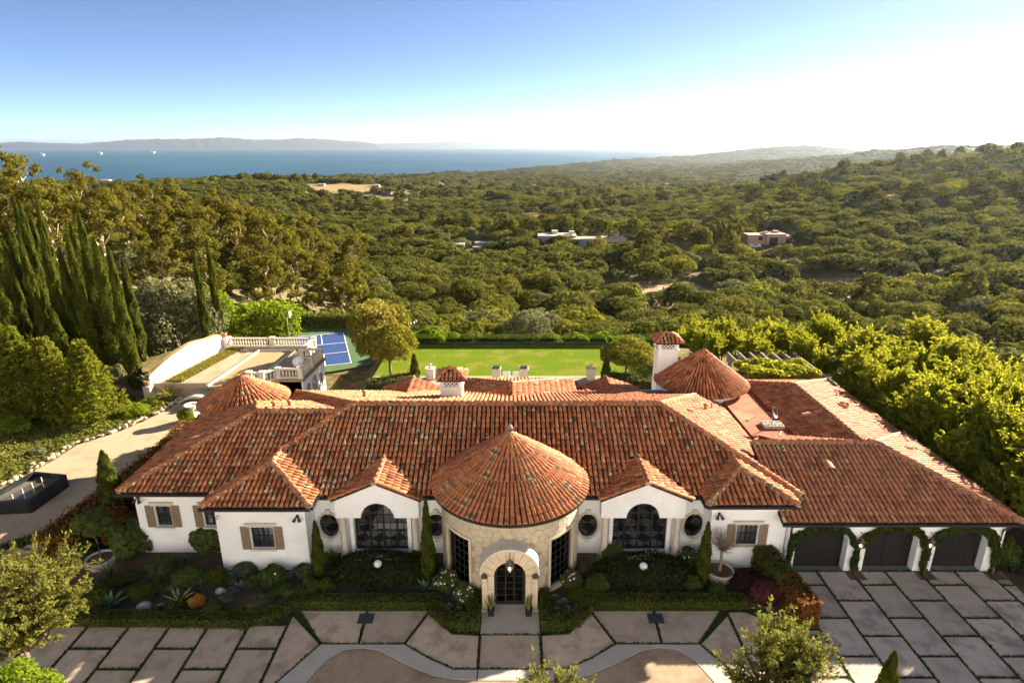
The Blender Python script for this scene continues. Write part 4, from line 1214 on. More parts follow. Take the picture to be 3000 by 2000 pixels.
L_GOLD = leaf_mat('golden leaf', (0.30, 0.14, 0.02), (0.50, 0.28, 0.05), 0.35, objvar=0.1)
L_FIR = leaf_mat('conifer needle', (0.055, 0.080, 0.010), (0.19, 0.21, 0.026), 0.42, objvar=0.2)
L_COVER = leaf_mat('ground cover leaf', (0.085, 0.105, 0.022), (0.20, 0.21, 0.05), 0.4, objvar=0.1)
WHITEFL = mat('white petal', (0.78, 0.75, 0.72), (0.7, 0.66, 0.64), rough=0.7)
PINKFL = mat('pink petal', (0.68, 0.52, 0.54), (0.62, 0.48, 0.5), rough=0.7)

def dome_blobs(rg, R, H, zb, n, rmin=0.28, rmax=0.42, flat=0.8):
    out = [(0, 0, zb + H * 0.45, R * 0.62, R * 0.62, H * 0.42)]
    for i in range(n):
        az = 2.39996 * i + rg.normal(0, 0.3)
        el = math.asin(min(1, max(-0.25, (i + 0.5) / n * 1.15 - 0.2)))
        rr_ = rg.uniform(rmin, rmax) * R
        d = rg.uniform(0.56, 0.82)
        out.append((R * d * math.cos(el) * math.cos(az), R * d * math.cos(el) * math.sin(az), zb + H * 0.42 + H * 0.52 * d * math.sin(el), rr_, rr_, rr_ * flat))
    return out
def proto(name, crown_me, crown_mat, trunk_mb, trunk_mat, extra=None):
    o = bpy.data.objects.new(name, None); o.empty_display_size = 0.3
    tr = None
    if trunk_mb is not None:
        tm = trunk_mb.mesh('trunk', True); tm.materials.append(trunk_mat)
        tr = bpy.data.objects.new('trunk', tm)
        tr.parent = o
    crown_me.materials.append(crown_mat)
    cr = bpy.data.objects.new('crown', crown_me); cr.parent = o
    return [o, tr, cr]
def oak(seed, R=4.6, H=6.4, n=4200, leaf=0.36, m=None, nb=24, lift=1.2, name='oak_tree'):
    rg = rng(seed)
    bl = dome_blobs(rg, R, H, lift, nb)
    me = foliage('crown', bl, n, leaf, seed + 1, shell=0.55, lower=-0.55)
    mb = MB()
    limb(mb, rg, (0, 0, -1.5), (0.1, 0, lift + 0.8), R * 0.07, R * 0.055, 0.1)
    for b_ in bl[1:8]: limb(mb, rg, (0.1, 0, lift + 0.6), (b_[0], b_[1], b_[2]), R * 0.04, 0.04)
    return proto(name, me, m or L_OAK, mb, BARK)
def euc(seed, h=19, n=3800):
    rg = rng(seed); mb = MB(); bl = []
    top = Vector((rg.normal(0, 1.2), rg.normal(0, 1.2), h * 0.72))
    limb(mb, rg, (0, 0, -2), top, 0.38, 0.16, 0.12, 8, 7)
    for i in range(11):
        t = rg.uniform(0.52, 1.0); s = Vector((0, 0, -2)).lerp(top, t)
        az = 2.4 * i + rg.normal(0, 0.4); rr_ = rg.uniform(2.2, 4.6) * (1.25 - 0.5 * t)
        e = s + Vector((math.cos(az) * rr_, math.sin(az) * rr_, rg.uniform(1.2, 4.2)))
        limb(mb, rg, s, e, 0.13, 0.05, 0.2, 5, 5)
        for _ in range(4):
            q = e + Vector(rg.normal(0, 1.15, 3).tolist()); w = rg.uniform(0.6, 1.25)
            bl.append((q.x, q.y, q.z, w, w, w * 0.62))
    for _ in range(3):
        q = top + Vector((rg.normal(0, 1.1), rg.normal(0, 1.1), rg.uniform(1, 3))); w = rg.uniform(1.2, 1.9)
        bl.append((q.x, q.y, q.z, w, w, w * 0.7))
    me = foliage('crown', bl, n, 0.40, seed + 5, shell=0.3, aspect=2.4, up=0.5)
    return proto('eucalyptus_tree', me, L_EUC, mb, PALEBARK)
def cypress(seed, h=11, r=0.95, n=5200, leaf=0.26, bare=0.0, name='cypress_tree'):
    rg = rng(seed)
    z = rg.random(n) ** 0.85
    prof = np.minimum(1.0, (1 - z) ** 0.62 * 1.25) * np.minimum(1, 0.55 + z * 2.2)
    a = rg.uniform(0, 2 * math.pi, n)
    lump = 1 + 0.16 * np.sin(a * 3 + z * 21 + seed) + 0.10 * np.sin(a * 5 - z * 37)
    rad = r * prof * lump * (0.72 + 0.30 * np.sqrt(rg.random(n)))
    P = np.stack([rad * np.cos(a), rad * np.sin(a), h * (bare + z * (1 - bare))], 1)
    D = np.stack([np.cos(a), np.sin(a), np.full(n, 0.35)], 1)
    V, F = leaf_quads(P, D, leaf, rg, 2.2, 0.5, np.array([0, 0, 1.0]) + 0.35 * D)
    tint = np.clip(0.5 + 0.25 * np.sin(a * 3 + z * 21 + seed) + rg.normal(0, 0.18, n), 0, 1)
    me = mesh_np('crown', V, F, False, {'tint': tint})
    mb = MB(); mb.tube([(0, 0, -1), (0, 0, h * 0.5), (0, 0, h * 0.9)], [r * 0.14, r * 0.10, 0.02], 7)
    return proto(name, me, L_CYP, mb, BARK)
def jacaranda(seed, H=7.8, R=3.0, n=30000, leaf=0.125, m=None, name='jacaranda_tree'):
    rg = rng(seed); mb = MB(); bl = []
    for i in range(6):
        az = i * 1.05 + rg.normal(0, 0.3); rr_ = R * rg.uniform(0.35, 0.75)
        e = Vector((math.cos(az) * rr_, math.sin(az) * rr_, H * rg.uniform(0.6, 0.8)))
        limb(mb, rg, (math.cos(az) * 0.15, math.sin(az) * 0.15, -0.5), e, 0.11, 0.04, 0.15, 6, 6)
        for _ in range(20):
            q = e + Vector((rg.normal(0, R * 0.32), rg.normal(0, R * 0.32), rg.uniform(-H * 0.25, H * 0.2))); w = rg.uniform(0.25, 0.62)
            bl.append((q.x, q.y, q.z, w, w, w * rg.uniform(0.6, 1.1)))
    for i in range(34):
        az = rg.uniform(0, 6.28); rr_ = R * rg.uniform(0.5, 1.08); w = rg.uniform(0.3, 0.65)
        bl.append((math.cos(az) * rr_, math.sin(az) * rr_, H * rg.uniform(0.3, 0.62), w, w, w * 0.55))
    me = foliage('crown', bl, n, leaf, seed + 3, shell=0.0, aspect=2.8, up=0.5, spread=0.9)
    return proto(name, me, m or L_JAC, mb, BARK)
def roundtree(seed, R, H, zb, n, leaf, m, name='round_tree', nb=30, shell=0.5):
    rg = rng(seed)
    bl = dome_blobs(rg, R, H, zb, nb, 0.25, 0.36, 0.85)
    me = foliage('crown', bl, n, leaf, seed + 1, shell=shell, lower=-0.8)
    mb = MB(); limb(mb, rg, (0, 0, -0.3), (0, 0, zb + 0.6), R * 0.06, R * 0.045, 0.05)
    for b_ in bl[1:9]: limb(mb, rg, (0, 0, zb + 0.3), (b_[0] * .9, b_[1] * .9, b_[2]), R * 0.035, 0.02)
    return proto(name, me, m, mb, BARK)
def conifer(seed, H=5.5, R=1.7, n=9000, m=None):
    rg = rng(seed); tiers = 13
    t = rg.integers(0, tiers, n); br = rg.integers(0, 9, n)
    z0 = 0.4 + (H - 0.6) * t / tiers
    L = R * (1 - t / tiers) ** 0.8 + 0.15
    a = br * 2 * math.pi / 9 + t * 0.7 + rg.normal(0, 0.13, n)
    s = np.sqrt(rg.random(n)) * L * (1 + 0.15 * np.sin(br * 2.3 + t))
    P = np.stack([s * np.cos(a), s * np.sin(a), z0 + 0.25 * s + rg.normal(0, 0.08, n)], 1)
    V, F = leaf_quads(P, np.tile([0, 0, 1.0], (n, 1)), 0.17, rg, 2.0, 0.5)
    me = mesh_np('crown', V, F, False, {'tint': np.clip(rg.normal(0.5, 0.2, n) + 0.2 * (s / L - 0.5), 0, 1)})
    mb = MB(); mb.tube([(0, 0, -0.5), (0, 0, H * 0.9)], [0.12, 0.02], 6)
    return proto('conifer_tree', me, m or L_FIR, mb, BARK)

def place(pr, loc, rz, sc, name, label, cat, group=None):
    """put a copy of a prototype (thing with its parts) into the scene"""
    root, trunk, crown = pr
    o = bpy.data.objects.new(name, None); o.empty_display_size = 0.3; link(o)
    o.location = loc; o.rotation_euler = (0, 0, rz)
    o.scale = sc if hasattr(sc, '__len__') else (sc, sc, sc)
    setp(o, label, cat, group)
    for src in (trunk, crown):
        if src is None: continue
        c = src.copy(); link(c); c.parent = o; c.matrix_parent_inverse = Matrix.Identity(4)
    return o
def flowers(n, blobs, r, seed, m, up=True):
    rg = rng(seed); P, D, k = blob_points(blobs, n, rg, 0.97, 0.0 if up else -0.5)
    V = []; F = []
    for p, d in zip(P, D):
        b_ = len(V); s = r * rg.uniform(0.7, 1.2)
        z = Vector(d.tolist()); x = z.orthogonal().normalized(); y = z.cross(x)
        c = Vector(p.tolist()) + z * s * 0.5
        for i in range(6): V.append(c + x * s * math.cos(i * 1.047) + y * s * math.sin(i * 1.047))
        V.append(c + z * s * 0.6)
        for i in range(6): F.append((b_ + i, b_ + (i + 1) % 6, b_ + 6))
    me = mesh_py('blossom', V, F, True); me.materials.append(m)
    return me
def shrub(name, loc, rx, ry, h, m, n, leaf, seed, label, cat='shrub', group=None, nb=9, fl=None, rz=0.0, aspect=1.7, shell=0.7, core=True):
    rg = rng(seed)
    bl = [(0, 0, h * 0.42, rx * 0.8, ry * 0.8, h * 0.5)]
    for i in range(nb):
        az = 2.4 * i; el = (i + 0.5) / nb
        d = 0.62 * math.sqrt(1 - el * el * 0.9)
        w = rg.uniform(0.32, 0.46)
        bl.append((rx * d * math.cos(az), ry * d * math.sin(az), h * (0.25 + 0.45 * el), rx * w, ry * w, h * w * 0.8))
    me = foliage('foliage', bl, n, leaf, seed + 1, shell=shell, aspect=aspect, lower=-0.7)
    me.materials.append(m)
    t = thing(name, loc, label, cat, group)
    mw = Matrix.Rotation(rz, 4, 'Z')
    o = bpy.data.objects.new('foliage', me); link(o); o.parent = t; o.matrix_basis = mw
    st = MB()
    for i in range(4): st.tube([(0, 0, -0.05), (rx * 0.35 * math.cos(i * 1.6), ry * 0.35 * math.sin(i * 1.6), h * 0.55)], [0.03, 0.012], 5)
    sm_ = st.mesh('stem'); sm_.materials.append(BARK)
    s = bpy.data.objects.new('stem', sm_); link(s); s.parent = t
    if fl:
        k, r, fm = fl
        f = bpy.data.objects.new('blossom', flowers(k, bl, r, seed + 7, fm)); link(f); f.parent = t; f['kind'] = 'stuff'
    return t
def hedge(name, path, w, h, m, dens, leaf, seed, label, cat='hedge', group=None, zb=0.0, close=False, lump=0.03):
    """clipped hedge along a polyline"""
    rg = rng(seed); t = thing(name, (path[0][0], path[0][1], zb), label, cat, group)
    Ps, Ds = [], []
    for (a, b_) in zip(path[:-1], path[1:]):
        a = np.array(a[:2], float); b_ = np.array(b_[:2], float); L = np.linalg.norm(b_ - a)
        if L < 1e-3: continue
        d = (b_ - a) / L; nn = np.array([-d[1], d[0]])
        n = int(dens * L * (w + 2 * h))
        s = rg.uniform(-w * 0.35, L + w * 0.35, n)
        pr = rg.uniform(0, w + 2 * h, n)
        off = np.where(pr < h, -w / 2, np.where(pr < h + w, pr - h - w / 2, w / 2))
        zz = np.where(pr < h, pr, np.where(pr < h + w, h, pr - h - w))
        dn = np.where(pr < h, -1.0, np.where(pr < h + w, 0.0, 1.0)); dz = np.where((pr >= h) & (pr < h + w), 1.0, 0.15)
        jit = rg.normal(0, lump, n)
        xy = a + np.outer(s, d) + np.outer(off + dn * jit, nn)
        # round the shoulders
        Ps.append(np.column_stack([xy, zb + zz + dz * jit])); Ds.append(np.column_stack([np.outer(dn, nn), dz]))
    for (e0, e1) in ((path[1], path[0]), (path[-2], path[-1])):
        e0, e1 = np.array(e0[:2], float), np.array(e1[:2], float); d = (e1 - e0) / np.linalg.norm(e1 - e0); nn = np.array([-d[1], d[0]])
        n = int(dens * w * h * 1.3)
        xy = e1 + d * (w * 0.34) + np.outer(rg.uniform(-w / 2, w / 2, n), nn) + np.outer(rg.normal(0, lump, n), d)
        Ps.append(np.column_stack([xy, zb + rg.uniform(0, h, n)])); Ds.append(np.tile([d[0], d[1], 0.2], (n, 1)))
    P = np.concatenate(Ps); D = np.concatenate(Ds)
    V, F = leaf_quads(P, D, leaf, rg, 1.5, 0.6)
    tint = np.clip(0.5 + 0.22 * np.sin(P[:, 0] * 2.1 + 1.3 * np.sin(P[:, 1] * 2.7)) + rg.normal(0, 0.17, len(P)), 0, 1)
    me = mesh_np('foliage', V, F, False, {'tint': tint}); me.materials.append(m)
    o = obj('foliage', me, None, t)
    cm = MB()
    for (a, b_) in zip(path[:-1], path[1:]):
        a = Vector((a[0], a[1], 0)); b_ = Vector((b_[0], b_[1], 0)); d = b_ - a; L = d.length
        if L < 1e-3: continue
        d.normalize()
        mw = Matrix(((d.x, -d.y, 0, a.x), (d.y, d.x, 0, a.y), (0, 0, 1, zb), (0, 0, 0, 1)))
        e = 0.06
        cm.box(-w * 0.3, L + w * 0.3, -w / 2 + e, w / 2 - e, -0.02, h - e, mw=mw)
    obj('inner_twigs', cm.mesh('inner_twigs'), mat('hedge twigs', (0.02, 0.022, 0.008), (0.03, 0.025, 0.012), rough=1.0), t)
    return t
def rosette(name, loc, n, ln, wd, m, seed, label, cat='agave', group=None, edge=None, rise=0.35, curl=0.25):
    rg = rng(seed); t = thing(name, loc, label, cat, group)
    vs, fs = [], []; k = 7
    for i in range(k + 1):
        s = i / k
        w = wd * (0.55 + 1.1 * s - 0.2 * s * s) * (1 - s ** 3.2) * 0.5 + 0.003
        zc = ln * (curl * s - curl * 1.1 * s * s)
        vs += [(-w, s * ln, zc + w * 0.45), (-w * 0.55, s * ln, zc + w * 0.12), (0, s * ln, zc), (w * 0.55, s * ln, zc + w * 0.12), (w, s * ln, zc + w * 0.45)]
    for i in range(k):
        for j in range(4): fs.append((5 * i + j, 5 * i + j + 1, 5 * i + 6 + j, 5 * i + 5 + j))
    me = mesh_py('leaf', vs, fs, True); me.materials.append(m)
    if edge:
        me.materials.append(edge)
        for p in me.polygons:
            if p.index % 4 in (0, 3): p.material_index = 1
    for i in range(n):
        f = i / max(1, n - 1)
        el = rise + (1.35 - rise) * f + rg.normal(0, 0.08)
        o = bpy.data.objects.new('leaf', me); link(o); o.parent = t
        o.matrix_basis = Matrix.Rotation(2.39996 * i + rg.normal(0, 0.12), 4, 'Z') @ Matrix.Translation((0, 0.04, 0.03)) @ Matrix.Rotation(el, 4, 'X') @ Matrix.Scale((1 - 0.35 * f) * rg.uniform(0.88, 1.1), 4)
    return t
def blades(name, loc, n, h, spread, w, m, seed, label, cat='grass', group=None, droop=0.5):
    rg = rng(seed); V, F, T = [], [], []
    for i in range(n):
        az = rg.uniform(0, 6.283); hh = h * rg.uniform(0.6, 1.1); sp = spread * rg.uniform(0.3, 1.1); ww = w * rg.uniform(0.7, 1.2)
        dx, dy = math.cos(az), math.sin(az); b_ = len(V)
        bx, by = dx * 0.05 * rg.random(), dy * 0.05 * rg.random()
        for j in range(5):
            s = j / 4
            x = bx + dx * sp * s ** 1.6; y = by + dy * sp * s ** 1.6; z = hh * (s - droop * 0.45 * s ** 3)
            q = ww * (1 - s ** 2) + 0.002
            V += [(x - dy * q, y + dx * q, z), (x + dy * q, y - dx * q, z)]
        for j in range(4): F.append((b_ + 2 * j, b_ + 2 * j + 1, b_ + 2 * j + 3, b_ + 2 * j + 2)); T.append(rg.random())
    me = mesh_np('foliage', np.array(V), np.array(F), False, {'tint': T}); me.materials.append(m)
    o = obj(name, me, None, None, label, cat, group); o.location = loc
    return o
# ================================================================== motor court, slabs, beds
CONC = mat('exposed aggregate concrete', (0.60, 0.47, 0.345), (0.50, 0.385, 0.28), rough=0.95, scale=1.6, bump=0.6, bscale=45, bdist=0.012, c3=(0.33, 0.245, 0.175), s3=0.8, objv=0.6)
CONC2 = mat('grey driveway concrete', (0.55, 0.47, 0.40), (0.46, 0.39, 0.33), rough=0.95, scale=1.4, bump=0.6, bscale=45, bdist=0.012, c3=(0.24, 0.20, 0.17), s3=0.7, objv=0.65)
CONCP = mat('pale smooth concrete', (0.47, 0.425, 0.365), (0.42, 0.38, 0.325), rough=0.9, scale=1.5)
AGG = mat('brown aggregate', (0.42, 0.30, 0.20), (0.33, 0.23, 0.15), rough=0.98, scale=2.0, bump=0.8, bscale=40, bdist=0.02, c3=(0.20, 0.14, 0.10), s3=0.4)
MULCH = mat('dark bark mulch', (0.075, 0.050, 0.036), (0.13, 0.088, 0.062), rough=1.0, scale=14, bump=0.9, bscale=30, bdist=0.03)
TURFJ = mat('joint turf', (0.022, 0.040, 0.010), (0.045, 0.065, 0.018), rough=1.0, scale=18, bump=0.8, bscale=50, bdist=0.02)
court = MB().box(-40, 34, -12, 27.5, -0.06, 0.0).build('motor_court', TURFJ, kind='structure')
court['label'] = 'paved motor court of large slabs with grass joints'
SLABP = []
def inset(poly, d):
    n = len(poly); ar = sum(poly[i][0] * poly[(i + 1) % n][1] - poly[(i + 1) % n][0] * poly[i][1] for i in range(n))
    if ar < 0: poly = poly[::-1]
    out = []
    for i in range(n):
        p0, p1, p2 = Vector(poly[i - 1]), Vector(poly[i]), Vector(poly[(i + 1) % n])
        e1 = (p1 - p0).normalized(); e2 = (p2 - p1).normalized()
        n1 = Vector((-e1.y, e1.x)); n2 = Vector((-e2.y, e2.x))
        b_ = (n1 + n2); k = b_.length
        if k < 1e-4: out.append(p1 + n1 * d); continue
        b_ /= k; out.append(p1 + b_ * (d / max(0.35, b_.dot(n1))))
    return out
def slab(poly, m, gap=0.06, h=0.035, jit=True):
    q = inset([Vector(p) for p in poly], gap)
    k = len(q); hz = h + (random.uniform(-0.006, 0.006) if jit else 0)
    qi = inset(q, 0.012)
    vs = [(p.x, p.y, 0.0) for p in q] + [(p.x, p.y, hz - 0.01) for p in q] + [(p.x, p.y, hz) for p in qi]
    fs = [(i, (i + 1) % k, k + (i + 1) % k, k + i) for i in range(k)] + [(k + i, k + (i + 1) % k, 2 * k + (i + 1) % k, 2 * k + i) for i in range(k)] + [tuple(range(2 * k, 3 * k))]
    o = obj('paving_slab', mesh_py('paving_slab', vs, fs), m, court)
    if gap >= 0.05: SLABP.append(q)
    return o
# left columns
XL = [-28.1, -26.3, -24.6, -22.9, -21.15, -19.4, -17.5, -15.66, -13.9, -12.06, -10.3]
for c in range(len(XL) - 1):
    j0 = 21.5 if c % 2 == (len(XL) - 2) % 2 else 20.4
    ys = [22.9, j0, j0 - 2.2, j0 - 4.4, j0 - 6.6, j0 - 8.8]
    for a, b_ in zip(ys[:-1], ys[1:]): slab([(XL[c], b_), (XL[c + 1], b_), (XL[c + 1], a), (XL[c], a)], CONC)
# garage columns
XR = [12.25, 14.0, 15.72, 17.5, 19.22, 21.0, 22.8, 24.5, 26.3, 28.0, 29.8]
for c in range(len(XR) - 1):
    j0 = 25.57 if c % 2 else 24.47
    ys = [26.63] + [j0 - 2.25 * k for k in range(8)]
    if c == 0: ys = [22.6, 22.2, 20.0, 17.8, 15.6, 13.4]
    for a, b_ in zip(ys[:-1], ys[1:]):
        if a - b_ < 0.4: continue
        slab([(XR[c], b_), (XR[c + 1], b_), (XR[c + 1], a), (XR[c], a)], CONC2, 0.05)
# fan by the entrance and its mirror image
def mir(p): return [(-0.16 - x, y) for x, y in reversed(p)]
fan = [[(-10.1, 23.85), (-6.85, 23.85), (-6.78, 21.78), (-8.45, 21.78)],
       [(-6.85, 23.85), (-3.85, 23.85), (-4.75, 21.78), (-6.78, 21.78)],
       [(-3.85, 23.85), (-3.4, 23.2), (-2.7, 22.4), (-1.44, 22.3), (-1.44, 20.41), (-2.44, 20.41), (-3.51, 20.95), (-4.75, 21.78)],
       [(-10.3, 23.6), (-8.45, 21.78), (-9.85, 19.4), (-10.3, 19.4)]]
for p in fan:
    slab(p, CONC); slab(mir(p), CONC)
slab([(10.14, 23.75), (11.0, 23.75), (12.25, 22.9), (12.25, 20.1), (10.14, 20.1)], CONC); slab([(10.14, 20.1), (12.25, 20.1), (12.25, 16.5), (10.14, 16.5)], CONC)
slab([(-1.44, 24.25), (1.28, 24.25), (1.28, 22.34), (-1.44, 22.34)], CONCP, 0.015); slab([(-1.44, 22.34), (1.28, 22.34), (1.28, 20.41), (-1.44, 20.41)], CONC)
lobe = [(-8.75, 18.6), (-8.35, 19.9), (-7.9, 20.9), (-7.3, 21.42), (-6.6, 21.52), (-5.9, 21.4), (-5.2, 21.0), (-4.3, 20.5), (-3.3, 20.05), (-2.3, 19.85), (-1.44, 19.8)]
bandp = [(-9.85, 19.4), (-8.45, 21.78), (-4.75, 21.78), (-3.51, 20.95), (-2.44, 20.41), (-1.44, 20.41)] + [(x, y) for x, y in reversed(lobe)]
slab(bandp, CONCP, 0.03, jit=False); slab(mir(bandp), CONCP, 0.03, jit=False)
slab([(-1.44, 20.41), (1.28, 20.41), (1.28, 19.8), (-1.44, 19.8)], CONCP, 0.02)
ag = [(x, y) for x, y in lobe] + [(-0.16 - x, y) for x, y in reversed(lobe)]
slab(ag + [(12.0, 16.0), (14.0, 0.0), (8.0, -11.0), (-8.0, -11.0), (-14.0, 0.0), (-12.0, 16.0)], AGG, 0.008, 0.03, jit=False)
# compass fan of wedge stones in front of the door
for i in range(12):
    a0, a1 = math.pi * i / 12 + 0.02, math.pi * (i + 1) / 12 - 0.02
    c = (-0.08, 18.6); r0, r1 = 0.25, 1.05
    p = [(c[0] + r0 * math.cos(a0), c[1] + r0 * math.sin(a0)), (c[0] + r1 * math.cos(a0), c[1] + r1 * math.sin(a0)), (c[0] + r1 * math.cos(a1), c[1] + r1 * math.sin(a1)), (c[0] + r0 * math.cos(a1), c[1] + r0 * math.sin(a1))]
    slab(p, CONCP if i % 2 else CONC, 0.006, 0.04, jit=False)
# grass growing in the joints
rg = rng(31); GV = []
for q in SLABP:
    k = len(q)
    for i in range(k):
        a, b_ = q[i], q[(i + 1) % k]; L_e = (b_ - a).length
        if max(a.y, b_.y) < 15 or L_e < 0.3: continue
        nrm = Vector((b_.y - a.y, -(b_.x - a.x))).normalized()
        for _ in range(int(L_e * 42)):
            p = a.lerp(b_, rg.random()) + nrm * rg.uniform(-0.01, 0.10)
            GV.append((p.x, p.y, rg.uniform(0.01, 0.05)))
GV = np.array(GV)
V, F = leaf_quads(GV, rg.normal(0, 1, GV.shape), 0.085, rg, 2.5, 0.3, np.array([0, 0, 1.0]))
me = mesh_np('joint_grass', V, F, False, {'tint': rg.random(len(F))})
obj('joint_grass', me, leaf_mat('joint grass blade', (0.022, 0.045, 0.008), (0.07, 0.10, 0.02), 0.3), kind='stuff')['label'] = 'short grass growing in the joints between the slabs'

# planting beds
def bed(poly, label):
    o = MB().prism(poly, -0.05, 0.05).build('planting_bed', MULCH, kind='structure'); o['label'] = label
bed([(-25.2, 22.8), (-12.1, 22.75), (-11.1, 23.0), (-10.4, 24.0), (-3.9, 24.0), (-3.3, 23.3), (-2.7, 22.65), (-1.5, 22.55), (-1.5, 25.2), (-3.5, 26.0), (-3.6, 28.3), (-20, 28.3), (-25.2, 29.5)], 'dark mulched planting bed left of the entrance')
bed([(1.34, 22.55), (2.5, 22.65), (3.1, 23.3), (3.7, 24.0), (12.2, 24.0), (12.2, 22.7), (13.9, 22.7), (13.9, 26.9), (3.5, 28.3), (3.3, 26.0), (1.34, 25.2)], 'dark mulched planting bed right of the entrance')
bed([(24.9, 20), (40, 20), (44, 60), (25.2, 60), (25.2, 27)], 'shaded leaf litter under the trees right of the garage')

# clipped box edging
hedge('box_hedge', [(-24.5, 23.05), (-17, 23.05), (-12.2, 22.95), (-11.2, 23.25), (-10.55, 23.95)], 0.62, 0.5, L_BOX, 420, 0.075, 41, 'low clipped box hedge edging the left bed, curving in towards the entrance', group='box edging of the front beds')
hedge('box_hedge', [(-10.3, 24.15), (-3.9, 24.15)], 0.6, 0.5, L_BOX, 420, 0.075, 42, 'straight low box hedge in front of the left dark mound', group='box edging of the front beds')
hedge('box_hedge', [(-3.75, 24.2), (-3.55, 23.6), (-3.0, 23.0), (-2.3, 22.78), (-1.75, 22.85)], 0.6, 0.55, L_BOX, 420, 0.075, 43, 'low box hedge curving round the left side of the front path', group='box edging of the front beds')
hedge('box_hedge', [(-1.75, 22.95), (-1.72, 24.6)], 0.5, 0.55, L_BOX, 420, 0.075, 44, 'short box hedge along the left edge of the front path', group='box edging of the front beds')
hedge('box_hedge', [(1.58, 22.95), (1.58, 24.6)], 0.5, 0.55, L_BOX, 420, 0.075, 45, 'short box hedge along the right edge of the front path', group='box edging of the front beds')
hedge('box_hedge', [(1.6, 22.85), (2.15, 22.78), (2.85, 23.0), (3.4, 23.6), (3.6, 24.2)], 0.6, 0.55, L_BOX, 420, 0.075, 46, 'low box hedge curving round the right side of the front path', group='box edging of the front beds')
hedge('box_hedge', [(3.75, 24.15), (10.9, 24.15)], 0.6, 0.5, L_BOX, 420, 0.075, 47, 'straight low box hedge in front of the right dark mound', group='box edging of the front beds')
hedge('tall_hedge', [(12.95, 26.5), (13.2, 24.6)], 1.05, 1.45, L_BOX, 330, 0.085, 48, 'tall dark clipped hedge running out from the wall beside the garage', 'hedge')
hedge('tall_hedge', [(13.25, 24.3), (13.42, 23.0)], 1.0, 1.45, L_RUST, 330, 0.085, 49, 'end of the tall clipped hedge beside the garage, sunlight painted in as golden leaves', 'hedge')  # golden leaf colour stands in for sunlight on this end

def P0(u, v, z=0.05): return Zp(u, v, z)
# dark mounds with their white ball lamps
for (u, v, lab, lb) in ((1118, 1690, 'large dark mounded shrub in front of the left arched window', 'white ball lamp sitting in the left dark mound'), (1886, 1697, 'large dark mounded shrub in front of the right arched window', 'white ball lamp sitting in the right dark mound')):
    p = P0(u, v); p.y += 0.15
    shrub('mounded_shrub', p, 3.0, 1.55, 1.0, leaf_mat('dark mound leaf', (0.016, 0.024, 0.008), (0.045, 0.055, 0.018), 0.25), 9000, 0.10, int(u), lab, group='dark mounds before the arched windows', nb=22)
    s = thing('ball_lamp', (p.x - 0.1, p.y - 0.3, 0.9), lb, 'lamp', 'ball lamps in the dark mounds')
    MB().lathe([(0.01, -0.2)] + [(0.2 * math.sin(a), -0.2 * math.cos(a)) for a in [math.pi * i / 12 for i in range(1, 12)]] + [(0.01, 0.2)], 18, xform((p.x - 0.1, p.y - 0.3, 0.98))).build('globe', mat('matt white globe', (0.70, 0.72, 0.75), (0.64, 0.66, 0.7), rough=0.6), s, smooth=True)
    MB().lathe([(0.06, 0), (0.06, 0.4)], 10, xform((p.x - 0.1, p.y - 0.3, 0.4))).build('stand', BLACKMET, s)
# slim cypresses by the wall
for i, (u, v, h, r, lab) in enumerate(((940, 1690, 3.3, 0.31, 'slim cypress at the right corner of the left bay'), (1258, 1700, 4.65, 0.33, 'tall slim cypress left of the stone tower, against the oval window'), (2056, 1706, 3.5, 0.33, 'slim cypress left of the right bay'))):
    p = P0(u, v)
    pr = cypress(70 + i, h, r, 5200, 0.10)
    place(pr, p, i, 1.0, 'slim_cypress', lab, 'tree', 'slim cypresses by the front wall')
pr = cypress(75, 5.2, 0.52, 5200, 0.12, bare=0.42); place(pr, P0(352, 1562, 0.0), 0, 1.0, 'slim_cypress', 'cypress with a bare lower trunk at the far left corner of the villa', 'tree', 'slim cypresses by the front wall')

# lollipop tree in a ring pot
POTM = mat('pale stone pot', (0.46, 0.42, 0.37), (0.38, 0.35, 0.30), rough=0.9, scale=4)
def ring_pot(p, r, name, lab, group=None):
    t = thing(name, p, lab, 'pot', group)
    MB().lathe([(r * 0.8, 0), (r, 0.42), (r, 0.5), (r * 0.86, 0.5), (r * 0.86, 0.40)], 26, xform(p), cap=False).build('bowl', POTM, t, smooth=True)
    MB().lathe([(0.001, 0.4), (r * 0.865, 0.41)], 22, xform(p), cap=False).build('soil', MULCH, t)
    return t
p = P0(300, 1655); ring_pot(p, 0.72, 'ring_pot', 'wide pale pot holding the leafy ball tree in the left bed', 'wide pale pots')
pr = roundtree(81, 0.95, 1.7, 1.35, 6500, 0.10, L_GARD, shell=0.6); place(pr, (p.x, p.y, 0.4), 0, 1.0, 'ball_tree', 'leafy ball topiary tree in the wide pale pot on the left', 'tree')
p = P0(2106, 1690); ring_pot(p, 0.72, 'ring_pot', 'wide pale pot holding the bare ball tree by the right bay', 'wide pale pots')
t = thing('bare_ball_tree', p, 'leafless ball topiary tree of fine pale twigs in a wide pot by the right bay', 'tree')
mb = MB(); rg = rng(83)
limb(mb, rg, (p.x, p.y, 0.4), (p.x, p.y, 1.75), 0.085, 0.07, 0.04, 5, 7)
TWIG = mat('pale bare twig', (0.27, 0.20, 0.15), (0.20, 0.145, 0.105), rough=0.9)
mb.build('trunk', TWIG, t, smooth=True)
mb = MB()
